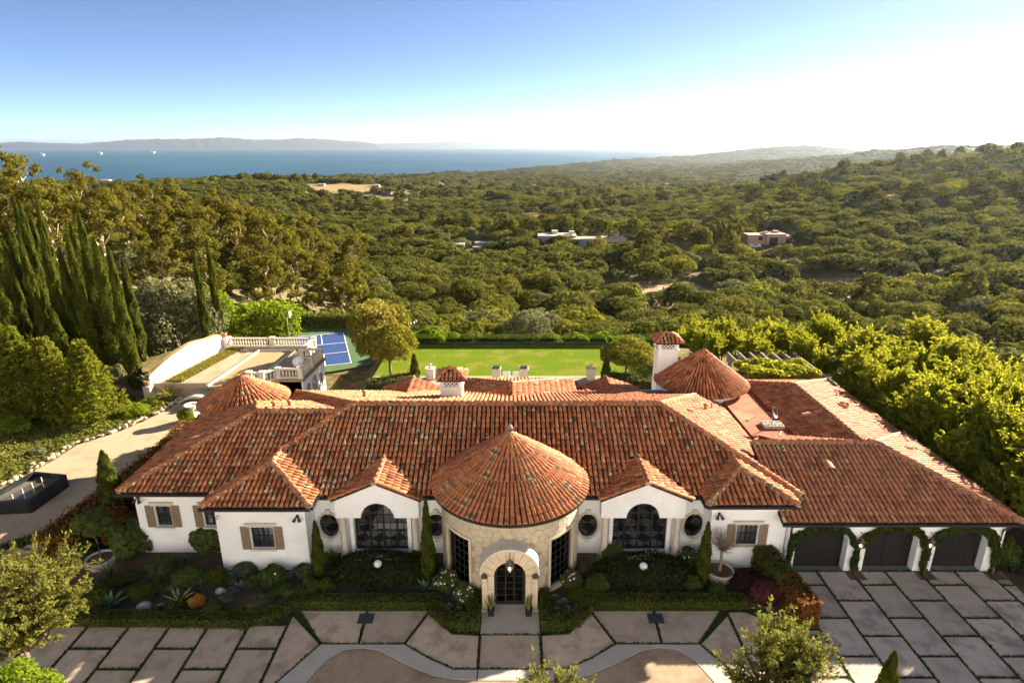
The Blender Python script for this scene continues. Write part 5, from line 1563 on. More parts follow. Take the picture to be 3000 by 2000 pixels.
for i in range(230):
    d = Vector(rg.normal(0, 1, 3).tolist()); d.normalize(); d.z = d.z * 0.9 + 0.12
    c = Vector((p.x, p.y, 1.7)); e = c + Vector((0, 0, 0.5)) + d * rg.uniform(0.55, 0.85)
    mid = c.lerp(e, 0.5) + Vector(rg.normal(0, 0.06, 3).tolist())
    mb.tube([c, mid, e], [0.016, 0.009, 0.004], 3)
mb.build('twigs', TWIG, t, kind='stuff')

# agaves and other rosettes
AGG1 = mat('green agave leaf', (0.075, 0.13, 0.05), (0.05, 0.095, 0.04), rough=0.5, scale=2)
AGG2 = mat('blue green agave leaf', (0.06, 0.105, 0.075), (0.04, 0.075, 0.055), rough=0.55, scale=2)
AGE = mat('cream leaf margin', (0.42, 0.40, 0.20), (0.36, 0.33, 0.15), rough=0.6)
for i, (u, v, n, ln, wd, m, e, lab) in enumerate((
    (327, 1780, 13, 1.0, 0.24, AGG1, None, 'large broad-leaved green agave at the front of the left bed'),
    (523, 1770, 15, 0.95, 0.13, AGG1, AGE, 'agave with cream-striped leaves beside the golden bush'),
    (468, 1790, 14, 0.55, 0.13, AGG2, None, 'small green agave between the white boulder and the striped agave'),
    (591, 1722, 15, 0.6, 0.14, AGG2, None, 'blue-green agave behind the golden bush'),
    (676, 1704, 15, 0.68, 0.15, AGG2, None, 'blue-green agave below the shuttered window of the left bay'),
    (708, 1733, 16, 0.72, 0.15, AGG2, None, 'blue-green agave just in front of the lavender clump'),
    (855, 1698, 14, 0.62, 0.14, AGG2, None, 'green agave right of the white rose bush'),
    (544, 1648, 14, 0.62, 0.14, AGG2, None, 'dark agave close to the far left wall'),
    (1244, 1735, 13, 0.8, 0.2, AGG1, None, 'green agave at the foot of the tall slim cypress left of the tower'),
    (805, 1650, 12, 0.3, 0.1, AGG2, None, 'tiny agave against the left bay wall'))):
    rosette('agave', P0(u, v), n, ln, wd, m, 100 + i, lab, 'agave', 'agaves in the front beds', e)
AEO = mat('aeonium green', (0.10, 0.16, 0.055), (0.07, 0.12, 0.04), rough=0.6)
k = 0
for (cu, side) in ((1343, 'left'), (1632, 'right')):
    for i, (du, dv) in enumerate(((-25, 8), (0, 18), (22, -6), (-8, -18), (30, 16), (6, 0))):
        p = P0(cu + du, 1780 + dv); p.z = 0.25
        rosette('aeonium', p, 16, 0.22, 0.1, AEO, 140 + k, 'pale green aeonium rosette among the cluster %s of the front path' % side, 'succulent', 'aeoniums %s of the front path' % side, rise=0.2); k += 1
# shrubs of the left bed
B = lambda u, v, r, h, m, n, lf, lab, name='shrub', cat='shrub', grp=None, fl=None, asp=1.7, sh=0.7: shrub(name, P0(u, v), r, r * 0.92, h, m, n, lf, int(u * 3 + v), lab, cat, grp, fl=fl, aspect=asp, shell=sh)
L_LAV = leaf_mat('lavender leaf', (0.06, 0.075, 0.045), (0.13, 0.15, 0.085), 0.25)
B(391, 1612, 1.25, 2.0, L_GARD, 5000, 0.16, 'big glossy camellia bush against the far left wall', 'camellia_bush')
B(615, 1612, 0.95, 1.7, L_GARD, 3500, 0.15, 'camellia bush in the corner left of the left bay', 'camellia_bush')
B(576, 1775, 0.42, 0.62, L_GOLD, 1800, 0.07, 'golden orange bush beside the striped agave', asp=2.5)
B(753, 1778, 0.72, 0.5, L_LAV, 2600, 0.1, 'grey-green lavender clump at the front of the left bed', 'lavender', 'plant', asp=4)
B(889, 1682, 0.55, 0.55, L_LAV, 1800, 0.09, 'grey-green lavender by the right corner of the left bay', 'lavender', 'plant', asp=4)
B(719, 1676, 0.62, 0.6, L_LAV, 1800, 0.1, 'grey-green rosemary clump against the left bay wall', 'rosemary', 'plant', asp=4)
B(800, 1705, 0.75, 0.95, L_GARD, 2400, 0.12, 'rose bush with large white blooms in front of the left bay', 'rose_bush', 'rose', None, (8, 0.085, WHITEFL))
B(957, 1730, 0.48, 0.75, L_BOX, 2400, 0.06, 'small clipped box ball left of the left dark mound', 'box_ball', 'shrub')
B(638, 1700, 0.6, 0.8, L_BOX, 2200, 0.08, 'dark rounded bush below the left bay window')
B(553, 1704, 0.8, 0.8, L_GARD, 2600, 0.1, 'dark low bush in the middle of the left bed')
B(417, 1748, 0.65, 0.7, L_BOX, 2200, 0.08, 'dark rounded bush left of the striped agave')
B(285, 1768, 0.85, 0.8, L_BOX, 2600, 0.08, 'dark rounded bush left of the broad-leaved agave')
B(868, 1746, 0.75, 0.55, L_GARD, 2200, 0.09, 'low dark bush behind the left end of the box hedge')
B(230, 1640, 0.9, 1.1, L_GARD, 2600, 0.12, 'dark shrub left of the ball topiary pot')
B(470, 1668, 0.8, 0.7, L_GARD, 2400, 0.1, 'low dark shrub in front of the far left wall')
B(620, 1785, 0.4, 0.4, L_GARD, 1200, 0.07, 'small leafy plant with yellow flowers by the golden bush', 'flowering_plant', 'plant', None, (4, 0.05, mat('yellow petal', (0.75, 0.6, 0.08), rough=0.7)))
B(700, 1795, 0.4, 0.3, AEO if False else L_LIME, 1000, 0.07, 'small bright succulent clump behind the curve of the box hedge', 'succulent_clump', 'plant')
blades('ornamental_grass', P0(468, 1715), 130, 1.15, 0.75, 0.012, L_LAV, 201, 'tall wispy grass in the middle of the left bed', 'grass', 'wispy grasses of the left bed')
blades('ornamental_grass', P0(323, 1692), 130, 1.0, 0.8, 0.012, L_LAV, 202, 'wispy grass in front of the ball topiary pot', 'grass', 'wispy grasses of the left bed')
blades('ornamental_grass', P0(500, 1748), 120, 0.8, 0.7, 0.012, L_LAV, 203, 'wispy grass just behind the striped agave', 'grass', 'wispy grasses of the left bed')
L_FERN = leaf_mat('fern leaf', (0.06, 0.10, 0.02), (0.14, 0.19, 0.04), 0.35)
blades('fern', P0(974, 1650), 60, 0.95, 0.5, 0.06, L_FERN, 204, 'bright green fern behind the left corner cypress', 'fern')
blades('fern', P0(1749, 1672), 70, 0.9, 0.75, 0.06, L_GARD, 205, 'green fern right of the stone tower', 'fern')
blades('ornamental_grass', P0(1707, 1690), 110, 0.7, 0.6, 0.014, L_OLIVE, 206, 'arching grass right of the stone tower', 'grass')
# shrubs beside the tower and in the right bed
B(1306, 1722, 0.75, 0.95, L_GARD, 2600, 0.09, 'white rose bush left of the tower, nearer the cypress', 'rose_bush', 'rose', None, (38, 0.05, WHITEFL))
B(1364, 1756, 0.6, 0.8, L_GARD, 2200, 0.09, 'white rose bush left of the porch', 'rose_bush', 'rose', None, (30, 0.05, WHITEFL))
B(1672, 1716, 0.62, 0.85, L_GARD, 2200, 0.09, 'pale pink rose bush right of the tower window', 'rose_bush', 'rose', None, (32, 0.055, PINKFL))
B(2022, 1650, 0.75, 0.9, L_GARD, 2400, 0.09, 'white rose bush in the corner left of the right bay', 'rose_bush', 'rose', None, (40, 0.055, WHITEFL))
B(1749, 1732, 0.62, 1.0, L_BOX, 4200, 0.06, 'large clipped box ball left of the right dark mound', 'box_ball', 'shrub')
B(2028, 1728, 0.5, 0.8, L_BOX, 2400, 0.06, 'clipped box ball right of the right dark mound', 'box_ball', 'shrub')
B(1217, 1650, 0.5, 0.75, L_BOX, 2200, 0.06, 'clipped box ball below the oval window left of the tower', 'box_ball', 'shrub')
B(1795, 1645, 0.7, 1.0, L_GARD, 2400, 0.1, 'dark leafy shrub against the wall left of the right arched window')
B(2100, 1735, 0.5, 0.5, L_GARD, 1600, 0.08, 'low leafy plant with a white bloom in front of the bare tree pot', 'flowering_plant', 'plant', None, (2, 0.06, WHITEFL))
B(2239, 1760, 0.85, 1.15, L_RED, 5200, 0.085, 'round burgundy-red bush beside the tall hedge', 'red_bush', 'shrub')
B(2189, 1728, 0.95, 0.95, leaf_mat('dusky purple leaf', (0.018, 0.012, 0.010), (0.05, 0.025, 0.022), 0.2), 3800, 0.085, 'dusky purple bush behind the burgundy one', 'purple_bush', 'shrub')
B(1700, 1755, 0.7, 0.55, L_BOX, 2200, 0.08, 'low dark bush between the tower and the box edging on the right')
# filler planting of the left bed
fill = [shrub('filler_plant', P0(505, 1690), 0.45, 0.45, 0.45, L_GARD, 1000, 0.09, 611, 'low leafy plant filling the left bed', 'plant', 'filler plants of the left bed', nb=6),
        shrub('filler_plant', P0(660, 1760), 0.4, 0.4, 0.4, L_LAV, 900, 0.09, 612, 'low grey-green plant filling the left bed', 'plant', 'filler plants of the left bed', nb=6, aspect=3),
        shrub('filler_plant', P0(380, 1700), 0.5, 0.45, 0.5, L_BOX, 1000, 0.08, 613, 'low dark plant filling the left bed', 'plant', 'filler plants of the left bed', nb=6)]
rgf = rng(615)
for i in range(46):
    x, y = rgf.uniform(-22, -9.8), rgf.uniform(23.6, 26.2)
    if x > -15.2 and y > 25.9: y -= 0.8
    if x > -11.5: y = rgf.uniform(24.6, 25.9)
    c = copy_tree(fill[i % 3]); c.location = (x, y, 0.04); q_ = rgf.uniform(0.6, 1.25); c.scale = (q_, q_, q_); c.rotation_euler = (0, 0, rgf.uniform(0, 6.28))
# boulders
for i, (u, v, s, lab) in enumerate(((423, 1777, 0.34, 'white boulder right of the broad-leaved agave'), (646, 1732, 0.27, 'pale boulder near the blue-green agaves'), (587, 1808, 0.29, 'flat pale stone at the front of the left bed'), (793, 1753, 0.22, 'pale stone behind the lavender clump'))):
    p = P0(u, v); bm = bmesh.new(); bmesh.ops.create_icosphere(bm, subdivisions=3, radius=1)
    for q in bm.verts:
        q.co *= 1 + 0.22 * noise.noise(q.co * 1.3 + Vector((i * 7, 0, 0))); q.co = Vector((q.co.x * s, q.co.y * s * 0.8, max(-0.3, q.co.z) * s * 0.75))
    me = bpy.data.meshes.new('boulder'); bm.to_mesh(me); bm.free()
    for f in me.polygons: f.use_smooth = True
    o = obj('boulder', me, mat('pale boulder', (0.52, 0.51, 0.48), (0.40, 0.39, 0.36), rough=0.95, scale=5, bump=0.4, bscale=15), None, lab, 'rock', 'boulders in the left bed'); o.location = p
# snake plants in black pots
L_SNK = leaf_mat('snake plant leaf', (0.10, 0.13, 0.04), (0.22, 0.24, 0.08), 0.15)
for (x, side) in ((-0.98, 'left'), (0.78, 'right')):
    t = thing('potted_snake_plant', (x, 23.55, 0.035), 'snake plant in a square black pot on the %s of the door' % side, 'potted plant', 'snake plants by the door')
    MB().add([(x + a * r, 23.55 + b_ * r, z) for (r, z) in ((0.13, 0.036), (0.17, 0.40), (0.15, 0.40), (0.15, 0.36)) for a, b_ in ((-1, -1), (1, -1), (1, 1), (-1, 1))], [(4 * k + i, 4 * k + (i + 1) % 4, 4 * k + 4 + (i + 1) % 4, 4 * k + 4 + i) for k in range(3) for i in range(4)] + [(12, 13, 14, 15)]).build('pot', BLACKMET, t)
    V, F, T = [], [], []; rg = rng(300 + int(x * 10))
    for i in range(20):
        az = rg.uniform(0, 6.28); lean = rg.uniform(0.02, 0.3); h = rg.uniform(0.45, 0.85); b_ = len(V); w = 0.035
        dx, dy = math.cos(az), math.sin(az); ox, oy = x + dx * rg.uniform(0, 0.1), 23.55 + dy * rg.uniform(0, 0.1)
        for j in range(4):
            s = j / 3; q = w * (1 - s ** 3) + 0.003
            V += [(ox + dx * lean * s - dy * q, oy + dy * lean * s + dx * q, 0.36 + h * s), (ox + dx * lean * s + dy * q, oy + dy * lean * s - dx * q, 0.36 + h * s)]
        for j in range(3): F.append((b_ + 2 * j, b_ + 2 * j + 1, b_ + 2 * j + 3, b_ + 2 * j + 2)); T.append(rg.random())
    obj('leaves', mesh_np('leaves', np.array(V), np.array(F), False, {'tint': T}), L_SNK, t, kind='stuff')
# drain grates
for (u, v, lab) in ((1072, 1811, 'steel drain grate in the slabs left of the entrance'), (1921, 1811, 'steel drain grate in the slabs right of the entrance')):
    p = Zp(u, v, 0.04)
    t = thing('drain_grate', p, lab, 'drain', 'drain grates'); g = mat('dull steel', (0.10, 0.115, 0.13), (0.07, 0.08, 0.09), rough=0.5, metal=0.3)
    MB().box(p.x - 0.36, p.x + 0.36, p.y - 0.3, p.y + 0.3, 0.036, 0.042).build('tray', BLACKMET, t)
    mb = MB()
    for i in range(15): mb.box(p.x - 0.35 + i * 0.048, p.x - 0.325 + i * 0.048, p.y - 0.29, p.y + 0.29, 0.0425, 0.06)
    for j in range(5): mb.box(p.x - 0.36, p.x + 0.36, p.y - 0.3 + j * 0.143, p.y - 0.27 + j * 0.143, 0.0425, 0.058)
    mb.build('bars', g, t, kind='stuff')

# lanterns
BRASS = mat('aged lantern metal', (0.06, 0.055, 0.05), (0.1, 0.085, 0.06), rough=0.4, metal=0.5)
em, nt, N, L, b = new_mat('lit lantern bulb')
b.inputs['Base Color'].default_value = (0.9, 0.6, 0.3, 1); b.inputs['Emission Color'].default_value = (1.0, 0.62, 0.25, 1); b.inputs['Emission Strength'].default_value = 7.0
def lantern(x, y, z, s, label, group=None, lit=True, bracket=True):
    t = thing('lantern', (x, y, z), label, 'lantern', group)
    MB().lathe([(0.02, 0.62), (0.05, 0.58), (0.05, 0.52), (0.17, 0.44), (0.2, 0.36), (0.19, 0.34)], 12, xform((x, y, z), sc=s)).build('cap', BRASS, t, smooth=True)
    mb = MB()
    for i in range(6):
        a = i * math.pi / 3
        mb.tube([(x + s * 0.18 * math.cos(a), y + s * 0.18 * math.sin(a), z + s * 0.35), (x + s * 0.08 * math.cos(a), y + s * 0.08 * math.sin(a), z)], 0.012 * s, 4)
    mb.lathe([(0.09, 0), (0.09, -0.04), (0.02, -0.1)], 12, xform((x, y, z), sc=s)); mb.build('cage', BRASS, t)
    MB().lathe([(0.07, 0.0), (0.165, 0.345)], 12, xform((x, y, z), sc=s), cap=False).build('glass', GLASS, t)
    if lit: MB().lathe([(0.01, 0.03), (0.035, 0.07), (0.04, 0.13), (0.02, 0.2)], 8, xform((x, y, z), sc=s)).build('bulb', em, t, smooth=True)
    if bracket: MB().tube([(x, y, z + 0.62 * s), (x, y + 0.02, z + 0.78 * s), (x, y + 0.14, z + 0.82 * s), (x, y + 0.3, z + 0.78 * s)], 0.018, 6).build('bracket', BRASS, t)
    return t
lantern(-0.1, 23.6, 2.42, 1.05, 'lit lantern hanging at the crown of the porch arch')
lantern(17.62, 26.42, 1.62, 0.95, 'lantern on the pier between the first and second garage doors', 'lanterns on the garage piers')
lantern(21.15, 26.42, 1.62, 0.95, 'lantern on the pier between the second and third garage doors', 'lanterns on the garage piers')
for (x, side) in ((-1.28, 'left'), (1.08, 'right')):
    t = thing('porch_sconce', (x, 23.72, 1.85), 'small stone sconce on the %s jamb of the porch' % side, 'sconce', 'porch sconces')
    MB().box(x - 0.12, x + 0.12, 23.6, 23.752, 1.98, 2.06).add([(x - 0.14, 23.58, 2.061), (x + 0.14, 23.58, 2.061), (x + 0.14, 23.752, 2.061), (x - 0.14, 23.752, 2.061), (x - 0.05, 23.7, 2.18), (x + 0.05, 23.7, 2.18), (x + 0.05, 23.752, 2.18), (x - 0.05, 23.752, 2.18)], [(0, 1, 5, 4), (1, 2, 6, 5), (2, 3, 7, 6), (3, 0, 4, 7), (4, 5, 6, 7), (3, 2, 1, 0)]).build('cap', BRASS, t)
    MB().box(x - 0.09, x + 0.09, 23.63, 23.75, 1.78, 1.979).build('bracket', CREAM, t)

# creeper over the garage arches
gi = 0
L_IVY = leaf_mat('ivy leaf', (0.020, 0.038, 0.010), (0.06, 0.085, 0.02), 0.25)
rg = rng(77); GP = []
labs = ['green creeper arching over the first garage door', 'green creeper arching over the middle garage door', 'green creeper arching over the last garage door']
for i, (a, b_) in enumerate(gd):
    c = (a + b_) / 2; hw = (b_ - a) / 2 + 0.22
    pts = [(c - hw * math.cos(math.pi * k / 24), 1.75 + 0.95 * math.sin(math.pi * k / 24)) for k in range(25)]
    if i == 0: pts = [(a - 0.32, 0.2), (a - 0.3, 0.9)] + pts
    pts = pts + [(b_ + 0.42, 1.5), (b_ + 0.46, 0.8), (b_ + 0.48, 0.05)]
    bl = []
    for p, q in zip(pts[:-1], pts[1:]):
        n = max(1, int(math.hypot(p[0] - q[0], p[1] - q[1]) / 0.11))
        for k in range(n):
            f = k / n
            x, z = p[0] + (q[0] - p[0]) * f, p[1] + (q[1] - p[1]) * f
            w = 0.19 + 0.05 * math.sin(x * 5 + z * 3) + (0.0 if z > 1.6 else -0.05)
            bl.append((x + rg.normal(0, 0.03), 26.52, z + rg.normal(0, 0.03), w, 0.12, w))
    me = foliage('foliage', bl, 3600, 0.12, 400 + i, shell=0.5, up=0.1); me.materials.append(L_IVY)
    t = thing('creeper', (b_ + 0.45, 26.5, 0), labs[i], 'creeper', 'creepers over the garage arches')
    obj('foliage', me, None, t)
    MB().tube([(b_ + 0.46, 26.4, 0.0), (b_ + 0.44, 26.5, 0.8), (b_ + 0.38, 26.53, 1.6), (b_ + 0.1, 26.55, 2.1)], [0.05, 0.04, 0.03, 0.015], 6).build('stem', BARK, t)
    o = MB().box(b_ + 0.05, b_ + 0.9, 25.95, 26.6, -0.03, 0.045).build('planting_bed', MULCH, kind='structure'); o['label'] = 'square of soil at the foot of a garage pier'
# strap-leaved plants in the shade right of the garage
for i, (x, y) in enumerate(((25.6, 26.4), (26.3, 25.4), (26.6, 27.2))):
    rosette('strap_leaf_plant', (x, y, 0.02), 16, 1.3, 0.1, mat('dark strap leaf', (0.03, 0.05, 0.02), (0.02, 0.035, 0.015), rough=0.5), 500 + i, ['strap-leaved plant beside the right garage pier', 'strap-leaved plant nearest the driveway right of the garage', 'strap-leaved plant behind the right corner of the garage'][i], 'plant', 'strap-leaved plants right of the garage')

for i, (x, y, r, h, lab) in enumerate(((25.75, 27.3, 0.8, 1.5, 'leafy bush at the right corner of the garage'), (27.0, 26.3, 0.9, 1.3, 'leafy bush among the strap-leaved plants right of the garage'), (26.6, 24.4, 0.7, 0.9, 'low leafy bush beside the driveway right of the garage'))):
    shrub('bush', (x, y, 0.04), r, r, h, L_GARD, 3000, 0.12, 640 + i, lab)
# ================================================================== gravel drive, terrace, court, lawn
GRAVEL = mat('golden gravel', (0.45, 0.345, 0.225), (0.37, 0.28, 0.18), rough=1.0, scale=9, bump=0.7, bscale=60, bdist=0.02, c3=(0.30, 0.225, 0.145), s3=0.5)
DG = mat('decomposed granite', (0.38, 0.275, 0.14), (0.33, 0.235, 0.115), rough=1.0, scale=6, bump=0.3, bscale=70)
LAWN = mat('mown lawn', (0.15, 0.215, 0.012), (0.095, 0.15, 0.008), rough=1.0, spec=0.03, scale=5.0, bump=1.0, bscale=22, bdist=0.08, c3=(0.22, 0.21, 0.04), s3=0.35)
BRICKP = mat('terrace brick paving', (0.40, 0.30, 0.21), (0.32, 0.235, 0.165), rough=0.95, scale=5, bump=0.4, bscale=20)
BALM = mat('aged cast stone', (0.62, 0.555, 0.45), (0.52, 0.45, 0.35), rough=0.9, scale=2.5, bump=0.2, bscale=30)
def sheet(name, poly, z, m, label, th=0.1):
    o = MB().prism(poly, z - th, z).build(name, m, kind='structure'); o['label'] = label; return o
DRV = [(-38, 27.4), (-25.6, 27.4), (-25.3, 30), (-25.3, 36), (-25.4, 41), (-25.8, 46), (-26.0, 49.4), (-28.2, 49.6), (-28.6, 47.2), (-29.3, 44.8), (-30.3, 42.6), (-31.9, 40.7), (-32.0, 38.3), (-32.4, 36), (-32.7, 33.5), (-38, 29.5)]
sheet('gravel_drive', DRV, 0.03, GRAVEL, 'golden gravel drive along the left side of the villa')
sheet('rear_patio', [(-13.2, 43), (25, 46), (25, 54.5), (-13.2, 54.5)], 0.0, BRICKP, 'paved patio between the villa and the lawn')
sheet('lawn', [(-13.2, 54.6), (17.6, 54.6), (17.6, 64.6), (-13.2, 64.6)], 0.02, LAWN, 'bright mown lawn behind the villa')
sheet('lawn_edging', [(-13.2, 54.4), (17.6, 54.4), (17.6, 54.62), (-13.2, 54.62)], 0.05, BALM, 'pale stone edging in front of the lawn')
# glass fence at the end of the lawn
gf = thing('glass_fence', (2.5, 64.8, 0), 'frameless glass fence at the far edge of the lawn', 'fence')
FG = glass_material('fence glass', (0.85, 0.92, 0.9), 0.5)
MB().box(-11.0, 17.2, 64.68, 64.86, -0.1, 0.14).build('base_channel', BLACKMET, gf)
pm = MB().box(-0.69, 0.69, -0.008, 0.008, 0, 1.02).mesh('glass_pane'); pm.materials.append(FG)
for i in range(20): obj('glass_pane', pm, None, gf, mw=Matrix.Translation((-10.25 + i * 1.4, 64.77, 0.14)))
# patio pedestals, chairs
for (x, lamp, lab) in ((-7.68, True, 'white pedestal with a small lamp at the left end of the patio edge'), (7.4, True, 'white pedestal with a small lamp at the right end of the patio edge'), (-1.48, False, 'white pedestal with a dark recessed top left of the two white chairs'), (1.12, False, 'white pedestal with a dark recessed top right of the two white chairs')):
    t = thing('pedestal', (x, 54.1, 0), lab, 'pedestal', 'pedestals along the patio edge')
    MB().box(x - 0.38, x + 0.38, 53.75, 54.45, 0, 1.0).build('pier', BALM, t); MB().box(x - 0.45, x + 0.45, 53.68, 54.52, 1.001, 1.1).build('capstone', BALM, t)
    if lamp: MB().lathe([(0.18, 1.1), (0.1, 1.16), (0.05, 1.3), (0.16, 1.38), (0.2, 1.45), (0.04, 1.5)], 12, xform((x, 54.1, 0.002))).build('lamp', GREYB, t, smooth=True)
    else: MB().box(x - 0.34, x + 0.34, 53.8, 54.4, 1.101, 1.2).build('fire_tray', BLACKMET, t)
WHP = mat('white moulded plastic', (0.82, 0.82, 0.82), (0.78, 0.78, 0.78), rough=0.4)
for (x, lab) in ((-0.5, 'left of the two white shell chairs on the patio'), (0.4, 'right of the two white shell chairs on the patio')):
    t = thing('shell_chair', (x, 53.6, 0), lab, 'chair', 'white shell chairs')
    vs, fs = [], []
    for j in range(7):
        for i in range(9):
            a = (i / 8 - 0.5) * 2.4; h = j / 6
            vs.append((x + 0.36 * math.sin(a) * (0.75 + 0.3 * h), 53.75 - 0.3 * math.cos(a) + 0.16 * h, 0.42 + 0.55 * h * (1 - 0.25 * (abs(a) / 1.2) ** 2)))
    for j in range(6):
        for i in range(8): fs.append((9 * j + i, 9 * j + i + 1, 9 * j + 10 + i, 9 * j + 9 + i))
    MB().add(vs, fs).build('backrest', WHP, t, smooth=True)
    MB().lathe([(0.05, 0.38), (0.3, 0.4), (0.36, 0.44)], 16, xform((x, 53.75, 0))).build('seat', WHP, t, smooth=True)
    for sx in (-1, 1):
        for sy in (-1, 1): MB().tube([(x + sx * 0.12, 53.75 + sy * 0.12, 0.4), (x + sx * 0.24, 53.75 + sy * 0.24, 0.0)], 0.018, 6).build('leg', SHUTWOOD, t)
bq = thing('garden_grill', (5.3, 50.2, 0), 'dark grill standing on the patio behind the rear gable', 'grill')
MB().box(4.9, 5.75, 49.9, 50.5, 0.0, 0.9, bev=0.03).build('cabinet', BLACKMET, bq); MB().box(4.85, 5.8, 49.85, 50.55, 0.901, 1.2, bev=0.12).build('lid', BLACKMET, bq)

# terrace on the left, over a garden room
TZ0 = 1.2
ter = MB().prism([(-31.3, 49.9), (-21.7, 49.9), (-20.7, 51.0), (-18.75, 51.0), (-18.5, 56.45), (-20.25, 56.5), (-20.2, 60.2), (-29.6, 60.2)], -2.4, TZ0).build('terrace', BRICKP, kind='structure')
ter['label'] = 'raised terrace left of the villa'
sheet('terrace_gravel', [(-30.6, 50.0), (-24.0, 50.0), (-23.6, 59.6), (-29.2, 59.6)], TZ0 + 0.02, GRAVEL, 'strip of gravel on the terrace', 0.015)
sheet('grass_strip', [(-30.4, 50.3), (-28.9, 50.0), (-27.4, 59.4), (-28.9, 59.6)], TZ0 + 0.03, mat('dry turf', (0.16, 0.17, 0.035), (0.22, 0.20, 0.06), rough=1, scale=3, bump=0.8, bscale=20, bdist=0.05), 'strip of dry grass along the white wall', 0.008)
boc = sheet('bocce_court', [(-26.0, 49.0), (-22.5, 49.9), (-21.9, 58.6), (-25.3, 58.6)], TZ0 + 0.035, DG, 'tan bocce court on the terrace', 0.004)
for (a, b_) in (((-26.1, 49.0), (-25.4, 58.7)), ((-25.3, 58.72), (-21.9, 58.72)), ((-21.85, 58.6), (-22.45, 51.0))):
    a, b_ = Vector((a[0], a[1], 0)), Vector((b_[0], b_[1], 0)); d = b_ - a; L_e = d.length; d.normalize()
    MB().box(0, L_e, -0.09, 0.09, TZ0 + 0.036, TZ0 + 0.2, mw=Matrix(((d.x, -d.y, 0, a.x), (d.y, d.x, 0, a.y), (0, 0, 1, 0), (0, 0, 0, 1)))).build('court_kerb', BALM, boc)
# garden room under the terrace edge
gr = thing('garden_room', (-18.6, 53, -2), 'white garden room with arched windows under the terrace balustrade', 'building')
panel('wall', (-18.66, 51.08, -2.1), (0.046, 1, 0), rect(0, 5.5, 0, 3.15), [archpts(1.2, 0.5, 0.6, 1.9), archpts(2.75, 0.62, 0.5, 1.95), rect(4.0, 4.9, 0.6, 2.2)], 0.25, STUCCO, gr)
panel('wall', (-20.7, 51.0, -2.1), (1, 0, 0), rect(0, 2.03, 0, 3.15), [], 0.1, STUCCO, gr)
for c, w, z0, zs in ((1.2, 0.5, 0.6, 1.9), (2.75, 0.62, 0.5, 1.95)):
    wob = panel('window', (-18.72, 51.08, -2.1), (0.046, 1, 0), archpts(c, w, z0, zs), [archpts(c, w - 0.08, z0 + 0.08, zs)], 0.08, BLACKMET, gr)
    panel('pane', (-18.75, 51.08, -2.1), (0.046, 1, 0), archpts(c, w - 0.07, z0 + 0.07, zs), [], 0.01, GLASS, wob)
wob = panel('window', (-18.72, 51.08, -2.1), (0.046, 1, 0), rect(4.0, 4.9, 0.6, 2.2), [rect(4.08, 4.82, 0.68, 2.12)], 0.08, BLACKMET, gr)
panel('pane', (-18.75, 51.08, -2.1), (0.046, 1, 0), rect(4.07, 4.83, 0.67, 2.13), [], 0.01, GLASS, wob)
MB().prism([(-21.0, 50.75), (-18.45, 50.75), (-18.2, 56.7), (-18.6, 56.7), (-18.8, 51.1), (-21.0, 51.1)], 1.0, 1.19).build('cornice', mat('mossy stone ledge', (0.34, 0.25, 0.12), (0.26, 0.19, 0.09), rough=1, scale=3), gr)
# balustrade
bal = thing('balustrade', (-20.5, 55, TZ0), 'cream stone balustrade with turned balusters round the terrace', 'balustrade')
bprof = [(0.05, 0.14), (0.085, 0.16), (0.085, 0.2), (0.045, 0.24), (0.055, 0.3), (0.095, 0.42), (0.075, 0.54), (0.045, 0.66), (0.04, 0.74), (0.07, 0.78), (0.07, 0.82)]
bm_ = MB().lathe(bprof, 10).mesh('baluster', True); bm_.materials.append(BALM)
bpath = [(-29.1, 60.05), (-20.35, 60.05), (-20.45, 56.6), (-18.65, 56.5), (-18.8, 51.15), (-20.75, 51.15), (-21.75, 50.05), (-22.9, 50.05)]
posts = list(bpath) + [(-24.6, 60.05), (-18.72, 53.8)]
for (a, b_) in zip(bpath[:-1], bpath[1:]):
    A, B_ = Vector((a[0], a[1], 0)), Vector((b_[0], b_[1], 0)); d = B_ - A; L_e = d.length; d.normalize()
    mw = Matrix(((d.x, -d.y, 0, A.x), (d.y, d.x, 0, A.y), (0, 0, 1, TZ0), (0, 0, 0, 1)))
    MB().box(0.2, L_e - 0.2, -0.13, 0.13, 0.0, 0.14, mw=mw).build('bottom_rail', BALM, bal)
    MB().box(0.2, L_e - 0.2, -0.15, 0.15, 0.82, 0.98, mw=mw).build('top_rail', BALM, bal)
    n = max(1, int((L_e - 0.5) / 0.27))
    for i in range(n):
        p = A + d * (0.25 + (L_e - 0.5) * (i + 0.5) / n)
        obj('baluster', bm_, None, bal, mw=Matrix.Translation((p.x, p.y, TZ0)))
for (x, y) in posts:
    MB().box(x - 0.21, x + 0.21, y - 0.21, y + 0.21, TZ0 + 0.002, TZ0 + 1.0).box(x - 0.26, x + 0.26, y - 0.26, y + 0.26, TZ0 + 1.0, TZ0 + 1.08).build('post', BALM, bal)
sp = thing('stone_sphere', (-19.6, 53.2, TZ0), 'white stone ball on the terrace beside the balustrade', 'ball')
MB().lathe([(0.01, 0)] + [(0.55 * math.sin(a), 0.55 - 0.55 * math.cos(a)) for a in [math.pi * i / 16 for i in range(1, 16)]] + [(0.01, 1.1)], 24, xform((-19.75, 53.6, TZ0 + 0.12))).build('ball', WHITECH, sp, smooth=True)
MB().lathe([(0.3, 0), (0.34, 0.05), (0.22, 0.16)], 16, xform((-19.75, 53.6, TZ0 + 0.002))).build('base', BALM, sp)
